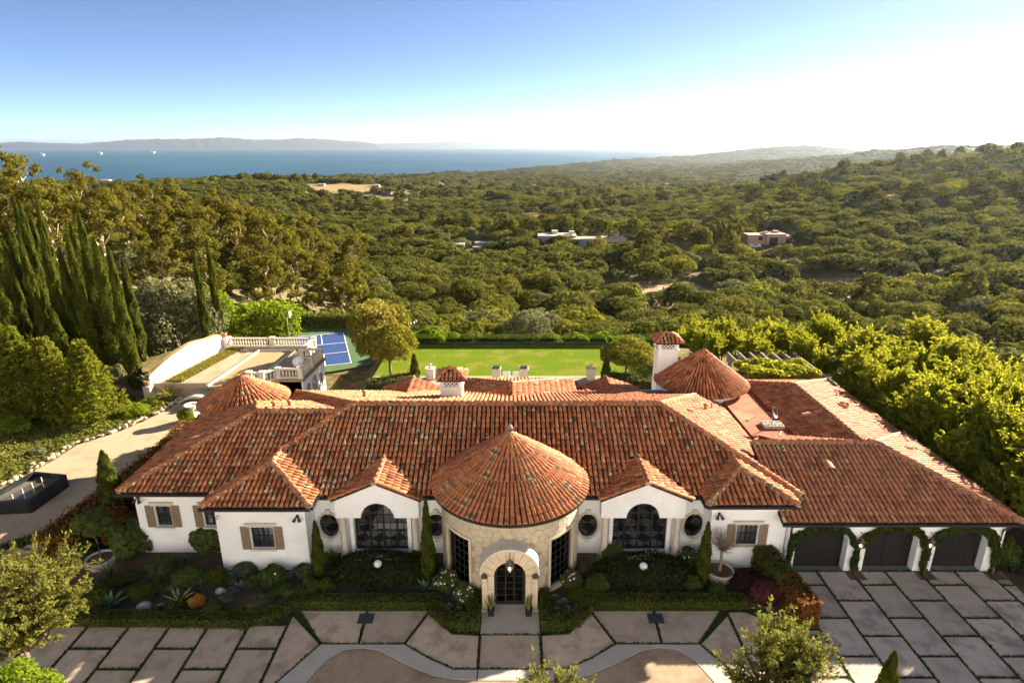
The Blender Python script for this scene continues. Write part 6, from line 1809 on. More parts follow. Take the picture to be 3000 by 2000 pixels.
# serpentine white wall
gw = thing('garden_wall', (-30.3, 55, TZ0), 'white garden wall with a curving coped top on the left of the terrace', 'wall')
W0, W1 = Vector((-31.35, 49.6)), Vector((-29.3, 59.3)); WL = (W1 - W0).length; wd = (W1 - W0) / WL
prof = [(0.0, 0.75), (0.05, 0.95), (0.13, 1.2), (0.25, 1.55), (0.38, 1.78), (0.52, 2.02), (0.62, 2.0), (0.72, 1.82), (0.82, 1.72), (0.9, 1.8), (0.95, 1.75), (0.97, 1.45), (1.0, 1.35)]
fx = np.linspace(0, 1, 60); fz = np.interp(fx, [p[0] for p in prof], [p[1] for p in prof]); fz = np.convolve(np.pad(fz, 3, 'edge'), np.ones(7) / 7, 'valid')
panel('wall', (W0.x, W0.y, TZ0 - 1.3), (wd.x, wd.y, 0), [(0, 0), (WL, 0)] + [(WL * a, b_ + 1.3) for a, b_ in zip(fx[::-1], fz[::-1])], [], 0.32, STUCCO, gw)
cp = MB(); nv = Vector((-wd.y, wd.x))
vs, fs = [], []
for a, b_ in zip(fx, fz):
    p = W0 + wd * (WL * a)
    for (o, z) in ((-0.06, 0.001), (-0.06, 0.07), (0.38, 0.07), (0.38, 0.001)): vs.append((p.x + nv.x * o, p.y + nv.y * o, TZ0 + b_ + z))
for i in range(59):
    for k in range(4): fs.append((4 * i + k, 4 * i + (k + 1) % 4, 4 * i + 4 + (k + 1) % 4, 4 * i + 4 + k))
cp.add(vs, fs + [(0, 1, 2, 3), (4 * 59 + 3, 4 * 59 + 2, 4 * 59 + 1, 4 * 59)]); cp.build('coping', mat('ochre coping', (0.42, 0.29, 0.12), (0.33, 0.22, 0.09), rough=1, scale=3), gw)
for (p, lab) in (((-31.45, 49.35, TZ0 - 0.3), 'potted agave on the near end of the white garden wall'), ((-29.2, 59.55, TZ0 + 0.9), 'potted agave on the far end of the white garden wall')):
    MB().box(p[0] - 0.3, p[0] + 0.3, p[1] - 0.3, p[1] + 0.3, p[2] - 1.6, p[2] + 0.3).build('wall_pier', BALM, gw)
    t = rosette('potted_agave', (p[0], p[1], p[2] + 0.75), 18, 0.85, 0.16, AGG1, int(p[1] * 10), lab, 'potted plant', 'agaves on the garden wall ends', rise=0.2)
    MB().lathe([(0.16, 0.3), (0.26, 0.55), (0.32, 0.78), (0.28, 0.78), (0.25, 0.7)], 16, xform((p[0], p[1], p[2]))).build('pot', TERRA, t, smooth=True)
# timber footbridge, urn, trough
fb = thing('footbridge', (-26.9, 48.5, 0), 'small arched timber footbridge at the end of the gravel drive', 'bridge')
mb = MB(); GWOOD = mat('silvered timber', (0.46, 0.41, 0.34), (0.36, 0.32, 0.26), rough=0.95, scale=8)
for i in range(15):
    f = i / 14; x = -28.2 + 2.9 * f; z = 0.25 + 0.55 * math.sin(math.pi * f)
    obj('plank', MB().box(-0.09, 0.09, -0.9, 0.9, -0.03, 0.03).mesh('plank'), GWOOD, fb, mw=xform((x, 48.75, z), ry=-math.cos(math.pi * f) * 0.5))
for yy in (47.9, 49.6): MB().tube([(-28.3 + 3.1 * k / 8, yy, 0.17 + 0.5 * math.sin(math.pi * k / 8)) for k in range(9)], 0.07, 6).build('beam', GWOOD, fb)
ur = thing('garden_urn', (-25.55, 45.0, 0), 'white classical urn beside the left turret', 'urn')
MB().box(-25.95, -25.15, 44.6, 45.4, 0.03, 0.4).box(-25.85, -25.25, 44.7, 45.3, 0.401, 0.6).build('plinth', WHITECH, ur)
MB().lathe([(0.28, 0.601), (0.12, 0.72), (0.14, 0.82), (0.42, 1.1), (0.46, 1.25), (0.54, 1.3), (0.54, 1.35), (0.42, 1.35), (0.38, 1.25)], 20, xform((-25.55, 45.0, 0))).build('bowl', WHITECH, ur, smooth=True)
B(548, 1235, 0.75, 1.2, L_LIME, 3000, 0.09, 'bright green clipped bush beside the white urn')
tr = thing('water_trough', (-29.9, 33.6, 0), 'black steel fountain trough with four water jets on the gravel drive', 'fountain')
BST = mat('blackened steel', (0.010, 0.012, 0.015), (0.018, 0.02, 0.023), rough=0.25, scale=3, spec=0.6)
q = [Zp(2, 1502, 0.03), Zp(110, 1500, 0.03), Zp(178, 1430, 0.03), Zp(105, 1418, 0.03)]
q = [Vector((-31.7, 31.6, 0)), Vector((-28.7, 31.9, 0)), Vector((-28.55, 34.9, 0)), Vector((-30.9, 35.3, 0))]
for i in range(4):
    a, b_ = q[i], q[(i + 1) % 4]; d = b_ - a; L_e = d.length; d.normalize()
    MB().box(0.0 if i % 2 else 0.161, L_e if i % 2 else L_e - 0.161, 0.0, 0.16, 0.02, 0.9, mw=Matrix(((d.x, -d.y, 0, a.x), (d.y, d.x, 0, a.y), (0, 0, 1, 0), (0, 0, 0, 1)))).build('side', BST, tr)
WAT = mat('trough water', (0.10, 0.085, 0.06), (0.08, 0.07, 0.05), rough=0.06, scale=2, spec=0.6)
MB().prism([(p.x * 0.92 + (-29.96) * 0.08, p.y * 0.92 + 33.4 * 0.08) for p in q], 0.05, 0.6).build('water', WAT, tr)
for i in range(4):
    f = 0.2 + 0.2 * i; p = (q[0] * 0.5 + q[1] * 0.5).lerp(q[2] * 0.5 + q[3] * 0.5, f)
    MB().lathe([(0.03, 0.6), (0.022, 0.85), (0.012, 0.98)], 8, xform((p.x, p.y, 0))).build('water_jet', WHITECH, tr, smooth=True)
# rocks along the drive
rk = []
for i in range(6):
    bm = bmesh.new(); bmesh.ops.create_icosphere(bm, subdivisions=2, radius=1)
    for v in bm.verts: v.co *= 1 + 0.35 * noise.noise(v.co * 1.2 + Vector((i * 5.3, 1, 2))); v.co.z *= 0.62
    me = bpy.data.meshes.new('edging_rock'); bm.to_mesh(me); bm.free()
    me.materials.append(mat('tan field rock', (0.44, 0.36, 0.25), (0.30, 0.24, 0.16), rough=0.95, scale=3, bump=0.4, bscale=10)); rk.append(me)
rg = rng(91)
line = [(-37, 29.6), (-33.2, 33.0), (-32.6, 36), (-32.2, 38.3), (-32.1, 40.7), (-30.5, 42.7), (-29.5, 44.9), (-28.8, 47.2), (-28.5, 49.3)]
for (a, b_) in zip(line[:-1], line[1:]):
    L_e = math.hypot(b_[0] - a[0], b_[1] - a[1])
    for k in range(int(L_e / 0.19)):
        f = rg.random(); s = rg.uniform(0.10, 0.23)
        x = a[0] + (b_[0] - a[0]) * f - abs(rg.normal(0, 0.32)); y = a[1] + (b_[1] - a[1]) * f + rg.normal(0, 0.1)
        o = obj('edging_rock', rk[int(rg.integers(6))], None, None, 'tan rock in the loose edging on the far side of the gravel drive', 'rock', 'rocks edging the far side of the gravel drive')
        o.location = (x, y, 0.03 + s * 0.2); o.rotation_euler = (rg.normal(0, 0.3), rg.normal(0, 0.3), rg.uniform(0, 6.28)); o.scale = (s * 1.25, s, s)
for k in range(42):
    f = rg.random(); s = rg.uniform(0.14, 0.26)
    p = Vector((-23.6, 30.6, 0)).lerp(Vector((-27.6, 26.6, 0)), f)
    o = obj('bank_rock', rk[int(rg.integers(6))], None, None, 'tan rock in the little bank between the gravel drive and the left bed', 'rock', 'rocks of the bank below the gravel drive')
    o.location = (p.x + rg.normal(0, 0.25), p.y + rg.normal(0, 0.25), 0.08 + rg.random() * 0.22); o.rotation_euler = (rg.normal(0, 0.3), rg.normal(0, 0.3), rg.uniform(0, 6.28)); o.scale = (s * 1.2, s, s)
hedge('creeping_hedge', [(-24.1, 31.2), (-28.4, 26.9)], 0.7, 0.5, L_BOX, 300, 0.09, 92, 'low dark hedge along the near edge of the gravel drive', lump=0.08)
hedge('photinia_hedge', [(-24.0, 28.3), (-23.6, 33.0), (-23.3, 38.0), (-23.6, 41.0)], 1.9, 1.5, L_RUST, 170, 0.13, 93, 'reddish hedge between the gravel drive and the left wing', lump=0.14)
B(356, 1590, 1.2, 2.3, L_RUST, 4000, 0.13, 'dark red photinia bush at the far left corner of the villa', 'photinia_bush', 'shrub')
# ground cover on the left bank
rg = rng(95); n = 52000
x = rg.uniform(-50, -28.0, n); y = rg.uniform(29.5, 49.5, n)
edge_x = np.interp(y, [p[1] for p in line], [p[0] for p in line])
keep = x < edge_x - 0.35; x, y = x[keep], y[keep]
z = terrain(x, y) + 0.05 + 0.20 * (0.5 + 0.5 * np.sin(x * 1.7 + 1.3 * np.sin(y * 1.1))) * rg.random(len(x)) + 0.12 * rg.random(len(x))
P = np.column_stack([x, y, z]); V, F = leaf_quads(P, np.tile([0, 0, 1.0], (len(P), 1)), 0.17, rg, 1.8, 0.55)
tint = np.clip(0.5 + 0.25 * np.sin(x * 0.6 + 2 * np.sin(y * 0.45)) + rg.normal(0, 0.15, len(x)), 0, 1)
obj('ground_cover', mesh_np('ground_cover', V, F, False, {'tint': tint}), L_COVER, kind='stuff')['label'] = 'carpet of low ground cover on the bank left of the drive'
# sports court
sheet('court_surround', [(-29.5, 73.5), (-28.0, 77.2), (-20.6, 77.8), (-18.6, 74.2), (-15.4, 63.5), (-19.5, 61.2), (-25, 61.2)], -1.97, mat('green court paint', (0.085, 0.14, 0.06), (0.07, 0.12, 0.05), rough=0.8, scale=1), 'green surround of the sports court')
cA, cB, cC = Vector((-21.69, 75.62)), Vector((-17.77, 63.95)), Vector((-26.9, 73.8))
cD = cB + (cC - cA)
sheet('sports_court', [tuple(cA), tuple(cB), tuple(cD), tuple(cC)], -1.962, mat('blue court paint', (0.03, 0.07, 0.22), (0.025, 0.06, 0.19), rough=0.7, scale=1), 'blue sports court', 0.004)
def cline(f0, g0, f1, g1, w=0.045):
    a = cA + (cB - cA) * f0 + (cC - cA) * g0; b_ = cA + (cB - cA) * f1 + (cC - cA) * g1
    d = b_ - a; L_e = d.length; d.normalize()
    MB().box(0, L_e, -w, w, -1.961, -1.955, mw=Matrix(((d.x, -d.y, 0, a.x), (d.y, d.x, 0, a.y), (0, 0, 1, 0), (0, 0, 0, 1)))).build('court_line', WHITECH, bpy.data.objects['sports_court'])
for l in ((0, 0, 1, 0), (0.006, 0.012, 0.006, 1), (0.994, 0.012, 0.994, 1), (0.36, 0.012, 0.36, 1), (0.66, 0.012, 0.66, 1), (0.012, 0.5, 0.35, 0.5), (0.67, 0.5, 0.988, 0.5)): cline(*l)
hp = thing('hoop_post', (-27.9, 73.4, -2), 'white hoop post standing at the far side of the sports court', 'post')
MB().tube([(-27.9, 73.4, -2), (-27.9, 73.4, 0.6), (-27.3, 73.0, 1.2)], 0.07, 8).build('pole', GREYB, hp); MB().box(-27.36, -27.3, 72.7, 73.3, 0.9, 1.5).build('backboard', WHITECH, hp)
hedge('court_hedge', [(-30, 78.5), (-20, 79), (-16, 76)], 1.4, 1.6, L_BOX, 60, 0.22, 96, 'clipped dark hedge behind the sports court', zb=-2.2, lump=0.12)
# patio hedges
hedge('patio_hedge', [(-12.4, 51.2), (-9.2, 52.6)], 1.5, 1.0, L_BOX, 130, 0.12, 97, 'clipped hedge on the patio below the round lawn tree on the left', lump=0.08)
hedge('patio_hedge', [(9.5, 52.6), (12.5, 51.6)], 1.5, 1.0, L_BOX, 130, 0.12, 98, 'clipped hedge on the patio below the round lawn tree on the right', lump=0.08)
hedge('patio_hedge', [(-17.4, 47.0), (-14.0, 47.2)], 1.8, 0.9, L_LIME, 110, 0.12, 99, 'low bright green hedge in front of the garden room', lump=0.1, zb=-0.9)

# pergola behind the right wing
pg = thing('pergola', (22, 47, 0), 'weathered timber pergola behind the right wing', 'pergola')
TIM = mat('grey weathered beam', (0.26, 0.22, 0.19), (0.2, 0.17, 0.145), rough=0.95, scale=5)
for i in range(7):
    x = 19.0 + i * 0.96
    MB().box(x - 0.07, x + 0.07, 43.6 if i == 6 else 45.6, 51.2, 3.4, 3.64).build('rafter', TIM, pg)
for yy in (46.2, 50.2): MB().box(18.6, 25.1, yy - 0.1, yy + 0.1, 3.1, 3.38).build('beam', TIM, pg)
for (x, yy) in ((18.9, 46.2), (24.8, 46.2), (18.9, 50.2), (24.8, 50.2)): MB().box(x - 0.12, x + 0.12, yy - 0.12, yy + 0.12, -0.1, 3.1).build('post', TIM, pg)

# tufts on the grass strip
rg = rng(912); n = 5200; f = rg.random(n)
x = -30.3 + 1.5 * f + rg.uniform(-0.75, 0.75, n) + 0.7; y = 50.2 + 9.3 * f
P = np.column_stack([x, y, TZ0 + 0.04 + 0.07 * rg.random(n)]); V, F = leaf_quads(P, rg.normal(0, 1, P.shape), 0.16, rg, 2.6, 0.3, np.array([0, 0, 1.0]))
obj('strip_grass', mesh_np('strip_grass', V, F, False, {'tint': rg.random(n)}), leaf_mat('dry grass blade', (0.10, 0.11, 0.02), (0.24, 0.21, 0.06), 0.3), kind='stuff')['label'] = 'tufty grass along the white garden wall'
# ================================================================== trees
def ring(n, s): return [(s + i) for i in range(n)]
# ---- cypress grove on the left
cyps = [cypress(600 + i, 11.5, 1.0, 6500, 0.24) for i in range(4)]
CY = [(317, 720, 45.5), (272, 690, 47.5), (228, 618, 50), (194, 678, 47), (204, 648, 53), (104, 575, 55), (119, 665, 50), (87, 626, 58), (55, 588, 56), (36, 567, 61), (55, 686, 50), (9, 703, 50), (293, 720, 51), (357, 754, 53), (-25, 733, 46), (102, 852, 44.5), (43, 810, 45), (149, 899, 44), (255, 894, 44), (327, 890, 46), (236, 805, 46.5), (604, 694, 68), (566, 729, 66), (170, 720, 55), (20, 640, 57), (-40, 610, 60)]
for i, (u, v, y) in enumerate(CY):
    y = y + (6.0 if i < 21 else 0.0) + (3.0 if v > 780 and i < 21 else 0)
    top = Yp(u, v, y); zb = tz(top.x, y); h = max(2.5, top.z - zb)
    if top.z - zb < 2.5: continue
    lab = {0: 'tall cypress nearest the white garden wall', 21: 'lone dark cypress beyond the terrace, the taller of the pair', 22: 'lone dark cypress beyond the terrace, the shorter of the pair'}.get(i, 'short cypress at the foot of the dense grove at the left edge' if v > 780 else 'tall dark cypress in the front of the dense grove at the left edge' if y < 58 else 'tall dark cypress at the back of the dense grove at the left edge')
    w = (0.62 + 0.18 * ((i * 37) % 10) / 10) * (0.72 if i in (21, 22) else 1.0)
    place(cyps[i % 4], (top.x, y, zb - 0.2), i * 1.7, (w, w, h / 11.5), 'cypress_tree', lab, 'tree', 'cypresses of the left grove')
# ---- bright conifers and shrubs on the left bank
cf = [conifer(620 + i) for i in range(3)]
for i, (u, v, y, s, lab) in enumerate(((225, 1035, 44.5, 1.0, 'bright layered conifer on the bank left of the drive, nearest the villa'), (115, 1025, 44.5, 0.95, 'bright conifer in the middle of the three on the bank'), (10, 990, 44.0, 1.1, 'bright conifer at the left edge of the picture'))):
    top = Yp(u, v - 50, y); zb = tz(top.x, y); s = (top.z - zb) / 5.5
    place(cf[i], (top.x, y, zb), i, (s * 0.95, s * 0.95, s), 'conifer_tree', lab, 'tree', 'conifers on the left bank')
def BG(u, v, r, h, m, n, lf, lab, name='shrub', cat='shrub', grp=None, fl=None, asp=1.7):
    p = Gp(u, v); return shrub(name, p, r, r, h, m, n, lf, int(u * 5 + v), lab, cat, grp, fl=fl, aspect=asp)
BG(395, 1215, 1.3, 0.9, L_LIME, 3500, 0.13, 'bright green low mound beside the edging rocks', 'juniper')
BG(440, 1190, 1.1, 0.8, L_COVER, 2500, 0.12, 'olive green low mound beside the edging rocks', 'juniper')
BG(25, 1260, 1.7, 1.3, L_LIME, 4000, 0.15, 'feathery green bush at the left edge above the drive')
BG(110, 1330, 0.6, 0.5, L_SAGE, 1200, 0.1, 'small pale tuft in the ground cover', 'tuft', 'plant')
BG(345, 1115, 0.9, 1.6, L_SAGE, 2200, 0.14, 'grey-green upright shrub at the foot of the cypresses', asp=3)
p = Gp(500, 1175); blades('flax_clump', (p.x, p.y, p.z), 90, 1.9, 1.7, 0.045, leaf_mat('flax leaf', (0.12, 0.13, 0.03), (0.27, 0.25, 0.07), 0.35), 640, 'big arching flax clump beside the footbridge', 'plant', droop=0.9)
for i, (u, v, r, h, m, lab) in enumerate(((430, 985, 2.6, 3.6, L_RUST, 'rusty orange shrub beyond the white garden wall'), (480, 1020, 2.4, 2.6, L_LIME, 'yellow-green shrub right behind the white garden wall'), (560, 1000, 2.2, 2.2, L_LIME, 'yellow-green shrub behind the far end of the white wall'), (700, 975, 1.6, 2.0, L_SAGE, 'grey-green shrub behind the back balustrade'), (640, 985, 1.3, 1.8, L_SAGE, 'grey shrub at the corner of wall and balustrade'), (330, 1050, 2.0, 3.0, L_LIME, 'green shrub among the cypress trunks'))):
    BG(u, v, r, h, m, 4200, 0.2, lab)
p = Gp(790, 990); rosette('giant_agave', (p.x, 62.5, -0.9), 26, 2.4, 0.3, mat('silver agave leaf', (0.26, 0.30, 0.28), (0.2, 0.24, 0.22), rough=0.6, scale=2), 650, 'giant silvery agave behind the back balustrade', 'agave', rise=0.25)
# ---- big leafy trees beyond the terrace
ol = roundtree(660, 5.2, 8.5, 0.6, 15000, 0.26, L_SAGE, nb=46); p = Gp(500, 1000)
place(ol, (-39.5, 68, tz(-39.5, 68) - 0.3), 0, (1.15, 1.15, 1.3), 'olive_tree', 'large grey-green olive tree behind the cypress grove', 'tree')
pp = roundtree(663, 5.0, 8.0, 0.5, 15000, 0.26, L_LIME, nb=46)
place(pp, (-32.0, 78, tz(-32, 78) - 0.3), 1, (1.25, 1.25, 1.35), 'pepper_tree', 'large bright green pepper tree right of the grey olive tree', 'tree')
place(pp, (-46, 86, tz(-46, 86)), 2.2, (1.15, 1.15, 1.3), 'pepper_tree', 'bright green tree rising behind the grey olive tree', 'tree')
place(pp, (-64, 80, tz(-64, 80) - 1.5), 0.6, (1.0, 1.0, 0.8), 'pepper_tree', 'bright green tree glimpsed behind the cypress tops at the left edge', 'tree')
# ---- lawn trees
lt = roundtree(670, 2.9, 4.4, 1.5, 9000, 0.2, leaf_mat('lawn tree leaf', (0.075, 0.09, 0.014), (0.20, 0.19, 0.028), 0.4, warm=(0.23, 0.17, 0.03)), nb=40)
place(lt, (-11.5, 54.4, 0), 0, (0.98, 0.98, 0.95), 'lawn_tree', 'round golden-green tree at the left corner of the lawn', 'tree', 'round lawn trees')
place(lt, (10.8, 54.4, 0), 2, (0.92, 0.92, 0.66), 'lawn_tree', 'round golden-green tree at the right corner of the lawn', 'tree', 'round lawn trees')
t = place(roundtree(674, 3.4, 5.0, 1.5, 9500, 0.22, leaf_mat('blossom tree leaf', (0.10, 0.12, 0.018), (0.25, 0.22, 0.04), 0.4, warm=(0.28, 0.17, 0.05)), nb=40), (-13.2, 59.0, -1.2), 1, (0.95, 0.95, 1.2), 'blossom_tree', 'larger tree flushed with pink blossom behind the left lawn tree', 'tree')
rgx = rng(676); bl = dome_blobs(rgx, 3.4, 5.0, 1.5, 30)
f = bpy.data.objects.new('blossom', flowers(130, bl, 0.1, 677, PINKFL)); link(f); f.parent = t; f['kind'] = 'stuff'
for (x, y, h, lab) in ((-9.0, 53.3, 2.9, 'slim cypress beside the left lawn tree'), (8.7, 53.3, 2.6, 'slim cypress beside the right lawn tree'), (17.2, 52.5, 5.0, 'slim cypress behind the tall chimney'), (18.3, 52.0, 4.0, 'shorter slim cypress behind the tall chimney')):
    place(cyps[1], (x, y, -0.1), x, (0.45, 0.45, h / 11.5), 'slim_cypress', lab, 'tree', 'slim cypresses of the rear garden')
def twig_tree(seed, R, H, zb, n, leaf, m, ntw, up=False):
    """open crown of leafy twigs"""
    rg = rng(seed); mb = MB(); ends = []
    limb(mb, rg, (0, 0, -0.2), (0, 0, zb + 0.3), 0.14, 0.11, 0.06)
    for i in range(11):
        az = i * 2.4; el = rg.uniform(0.25, 1.25); L_ = R * rg.uniform(0.55, 0.85)
        e = Vector((math.cos(az) * math.cos(el) * L_, math.sin(az) * math.cos(el) * L_, zb + 0.4 + (H - 0.3) * 0.75 * math.sin(el)))
        limb(mb, rg, (0, 0, zb), e, 0.07, 0.03, 0.2)
        for k in range(ntw):
            d = Vector(rg.normal(0, 1, 3).tolist()); d.z = abs(d.z) * (1.5 if up else 0.6) + 0.1; d.normalize()
            s = Vector((0, 0, zb)).lerp(e, rg.uniform(0.45, 1.0)); q = s + d * R * rg.uniform(0.22, 0.5)
            mb.tube([s, s.lerp(q, .5) + Vector(rg.normal(0, .04, 3).tolist()), q], [0.014, 0.009, 0.004], 3); ends.append((s, q))
    per = max(1, n // len(ends)); P = []; D = []; U = []
    for s, q in ends:
        d = (q - s)
        f = rg.random(per) * 0.95 + 0.08
        P.append(np.array(s) + np.outer(f, np.array(d)) + rg.normal(0, 0.055, (per, 3))); U.append(np.tile(np.array(d.normalized()), (per, 1))); D.append(rg.normal(0, 1, (per, 3)) + np.array([0, 0, 0.7]))
    P = np.concatenate(P); V, F = leaf_quads(P, np.concatenate(D), leaf, rg, 2.6, 0.4, np.concatenate(U))
    me = mesh_np('crown', V, F, False, {'tint': np.clip(rg.normal(0.5, 0.22, len(F)), 0, 1)})
    return proto('tree', me, m, mb, BARK)
# ---- jacarandas on the right
jac = [twig_tree(680 + i, 3.8, 7.2, 0.7, 44000, 0.155, L_JAC, 60, i % 2 == 0) for i in range(4)]
JT = [(28.5, 28.0, .95), (30.2, 31.6, 1.0), (29.6, 35.2, .98), (28.8, 39.0, .9), (28.3, 43.0, .86), (28.8, 47.2, .84), (33.0, 29.2, 1.02), (34.4, 33.4, 1.0), (33.6, 38.0, 1.0), (33.0, 42.5, .92), (32.6, 47.5, .9), (31.5, 52.0, .86), (37.5, 36.5, 1.0), (37.5, 42.0, .95), (27.0, 52.5, .75), (22.5, 54.0, .66), (18.8, 56.5, .62), (26.0, 57.5, .72), (21.5, 59.5, .66), (37.0, 48.0, .9), (30.5, 58.0, .8), (29.5, 24.8, .75), (36.5, 30.8, .98), (38.0, 54.0, .9), (27.4, 33.6, .62), (27.3, 37.2, .6), (27.2, 41.0, .6), (27.3, 45.0, .58), (27.6, 30.4, .6), (24.0, 57.0, .66), (19.0, 60.5, .6), (31.0, 26.0, .85)]
for i, (x, y, s) in enumerate(JT):
    lab = 'yellow-green feathery tree ' + ('overhanging the right edge of the roofs' if x < 31.2 and y < 50 else 'behind the pergola' if y >= 50 else 'in the rows farther right of the villa') if i not in (0, 15, 16, 21) else {0: 'yellow-green feathery tree nearest the garage corner', 15: 'low yellow-green tree right behind the right turret', 16: 'low yellow-green tree behind the tall chimney', 21: 'feathery tree right of the driveway in front of the garage line'}[i]
    place(jac[i % 4], (x, y, min(0, tz(x, y))), i * 1.3, (s, s, s * 0.98), 'feathery_tree', lab, 'tree', 'feathery trees right of the villa')
# climbers on the pergola
bl = [(19 + 5.6 * a, 45.4 + 3.2 * b_, 3.75 + 0.15 * math.sin(a * 9 + b_ * 7), 0.6, 0.6, 0.32) for a in np.linspace(0, 0.85, 8) for b_ in np.linspace(0, 0.8, 4)]
me = foliage('foliage', bl, 6500, 0.22, 699, shell=0.3, aspect=1.8, up=0.8); me.materials.append(L_JAC)
t = thing('climber', (19.2, 46.2, 0), 'yellow-green climber sprawling over the pergola', 'climber'); obj('foliage', me, None, t)
MB().tube([(18.75, 46.0, 0), (18.7, 46.05, 1.8), (18.9, 46.3, 3.5)], [0.06, 0.05, 0.03], 6).build('stem', BARK, t)
# ---- foreground trees, near the camera
place(twig_tree(701, 3.2, 5.6, 2.0, 44000, 0.10, L_OLIVE, 50), (-18.9, 19.0, 0), 0, (1.0, 0.95, 1.12), 'olive_tree', 'leafy olive tree overlapping the left end of the driveway', 'tree')
place(twig_tree(703, 2.3, 3.2, 2.2, 15000, 0.085, L_OLIVE, 26, True), (8.9, 15.9, 0.9), 1, (1.22, 1.1, 1.0), 'olive_tree', 'open olive tree at the bottom edge right of the entrance', 'tree')
place(twig_tree(705, 2.0, 2.3, 2.0, 2600, 0.085, L_OLIVE, 8, True), (1.5, 15.4, 0.7), 2, (1.15, 1.0, 1.0), 'young_tree', 'sparse sprigs of a young tree at the bottom edge below the entrance', 'tree')
place(roundtree(707, 1.7, 2.6, 1.6, 12000, 0.09, L_LIME, nb=36), (-16.6, 15.6, 0), 1, (1.0, 1.0, 1.15), 'round_tree', 'bright yellow-green bushy tree in the bottom left corner', 'tree')
place(cypress(709, 3.5, 0.42, 6500, 0.08), (13.9, 17.8, 0), 1, 1.0, 'slim_cypress', 'small cypress tip at the bottom edge in front of the garage slabs', 'tree')

# ---- eucalyptus wood on the left
eu = [euc(720 + i) for i in range(5)]
rg = rng(730); EP = []
def try_e(x, y, h, dmin=6.5):
    for q in EP:
        if math.hypot(q[0] - x, q[1] - y) < dmin: return
    EP.append((x, y, h))
EXC = []
for (u, v, y) in ((75, 405, 112), (230, 462, 118), (15, 470, 100), (130, 490, 104), (300, 500, 130), (400, 505, 140), (470, 510, 150), (340, 560, 112), (700, 560, 205), (770, 565, 215), (640, 560, 190), (540, 545, 165), (860, 600, 225)):
    tp = Yp(u, v, y); EP.append((tp.x, y, max(13, tp.z - tz(tp.x, y))))
for _ in range(2600):
    y = rg.uniform(84, 250); a = rg.uniform(-0.92, -0.20); x = a * y
    if y < 125 and x > -44 - (125 - y) * 0.25: continue
    if y >= 125 and x > -0.23 * y - 4: continue
    if y < 100 and x > -62: continue
    zt = tz(x, y)
    vtop_lim = 505 + max(0, (x / y + 0.55)) * 330
    hmax = (CAM_H - (y * math.tan(math.atan((vtop_lim - 1000) / FPX) + PITCH))) - zt
    h = min(rg.uniform(13, 21), hmax + rg.uniform(-1, 1))
    if h < 9: continue
    try_e(x, y, h, 7.2)
    if len(EP) > 140: break
for i, (x, y, h) in enumerate(EP):
    lab = 'tall pale-trunked eucalyptus rising above the horizon at the left edge' if i == 0 else ('umbrella-topped eucalyptus standing against the sea at left' if i == 1 else 'bronze-green eucalyptus ' + ('on the crest above the cypress grove' if x / y < -0.62 else 'in the wood behind the grey olive tree' if x / y < -0.45 else 'in the wood above the pepper tree' if x / y < -0.34 else 'at the right end of the wood above the bare slope'))
    s = h / 19.5
    place(eu[i % 5], (x, y, tz(x, y) - 0.3), i * 2.1, (max(0.75, s) * 0.95, max(0.75, s) * 0.95, s), 'eucalyptus_tree', lab, 'tree', 'eucalyptus wood on the left hillside')
print('euc', len(EP))

# ---- far buildings
GLD = mat('dark far glazing', (0.03, 0.035, 0.04), (0.05, 0.05, 0.055), rough=0.2, spec=0.6)
def far_base(u, v):
    p = Gp(u, v); k = (p.y * _c + (CAM_H - p.z) * _s) / FPX
    for f in (-0.07, -0.02, 0.03, 0.07): EXC.append((p.x * (1 + f), p.y * (1 + f), 22 * k * 1.6 if u not in (1700, 1380, 2265) else 46 * k))
    if u in (1700, 2265):
        for du in ((-100, 95, 140) if u == 1700 else (-60, 50)):
            for f in (-0.06, -0.02, 0.02): EXC.append((p.x * (1 + f) + du * k, p.y * (1 + f), 44 * k))
    return p, k
def far_block(t, p, k, u0, u1, h, dy, dep, wall, roof=None, wins=(), z0=0.0, over=1.5):
    """a flat-roofed block, sizes in photo pixels at its distance; wins = (from, to, low, high) shares of its front"""
    x0, x1 = p.x + u0 * k, p.x + u1 * k; y0 = p.y + dy * k; y1 = y0 + dep * k; zb = p.z + z0 * k - 0.5; zt = p.z + (z0 + h) * k
    MB().box(x0, x1, y0, y1, zb - 4, zt).build('wall', wall, t)
    if roof: MB().box(x0 - over * k, x1 + over * k, y0 - over * k, y1 + over * k, zt + 0.01, zt + 2.0 * k).build('roof', roof, t)
    for (a, b_, c, d) in wins:
        w = MB().box(x0 + (x1 - x0) * a, x0 + (x1 - x0) * b_, y0 - 0.12, y0 - 0.01, zb + (zt - zb) * c, zb + (zt - zb) * d).build('window', GLD, t)
FW = mat('far pale concrete', (0.55, 0.51, 0.46), (0.48, 0.44, 0.4), rough=0.9, scale=0.3); FR_ = mat('far roof gravel', (0.42, 0.37, 0.29), (0.3, 0.3, 0.2), rough=1, scale=0.2)
FGR = mat('far grey render', (0.27, 0.28, 0.29), (0.22, 0.23, 0.24), rough=0.8, scale=0.3)
p, k = far_base(1700, 726); K_ = k
t = thing('modern_house', p, 'long flat-roofed modern house of grey slabs and glass in the valley', 'house')
far_block(t, p, k, -142, -112, 16, 30, 40, FW, FW, ((0.1, 0.9, 0.3, 0.8),)); far_block(t, p, k, -122, -10, 30, 25, 60, FGR, FW, ((0.3, 0.62, 0.15, 0.8), (0.72, 0.92, 0.15, 0.8)))
far_block(t, p, k, -42, 68, 24, 0, 50, FGR, FR_, ((0.1, 0.33, 0.1, 0.75), (0.55, 0.95, 0.1, 0.8))); far_block(t, p, k, 70, 135, 22, 15, 60, FW, FW, ((0.2, 0.8, 0.1, 0.7),))
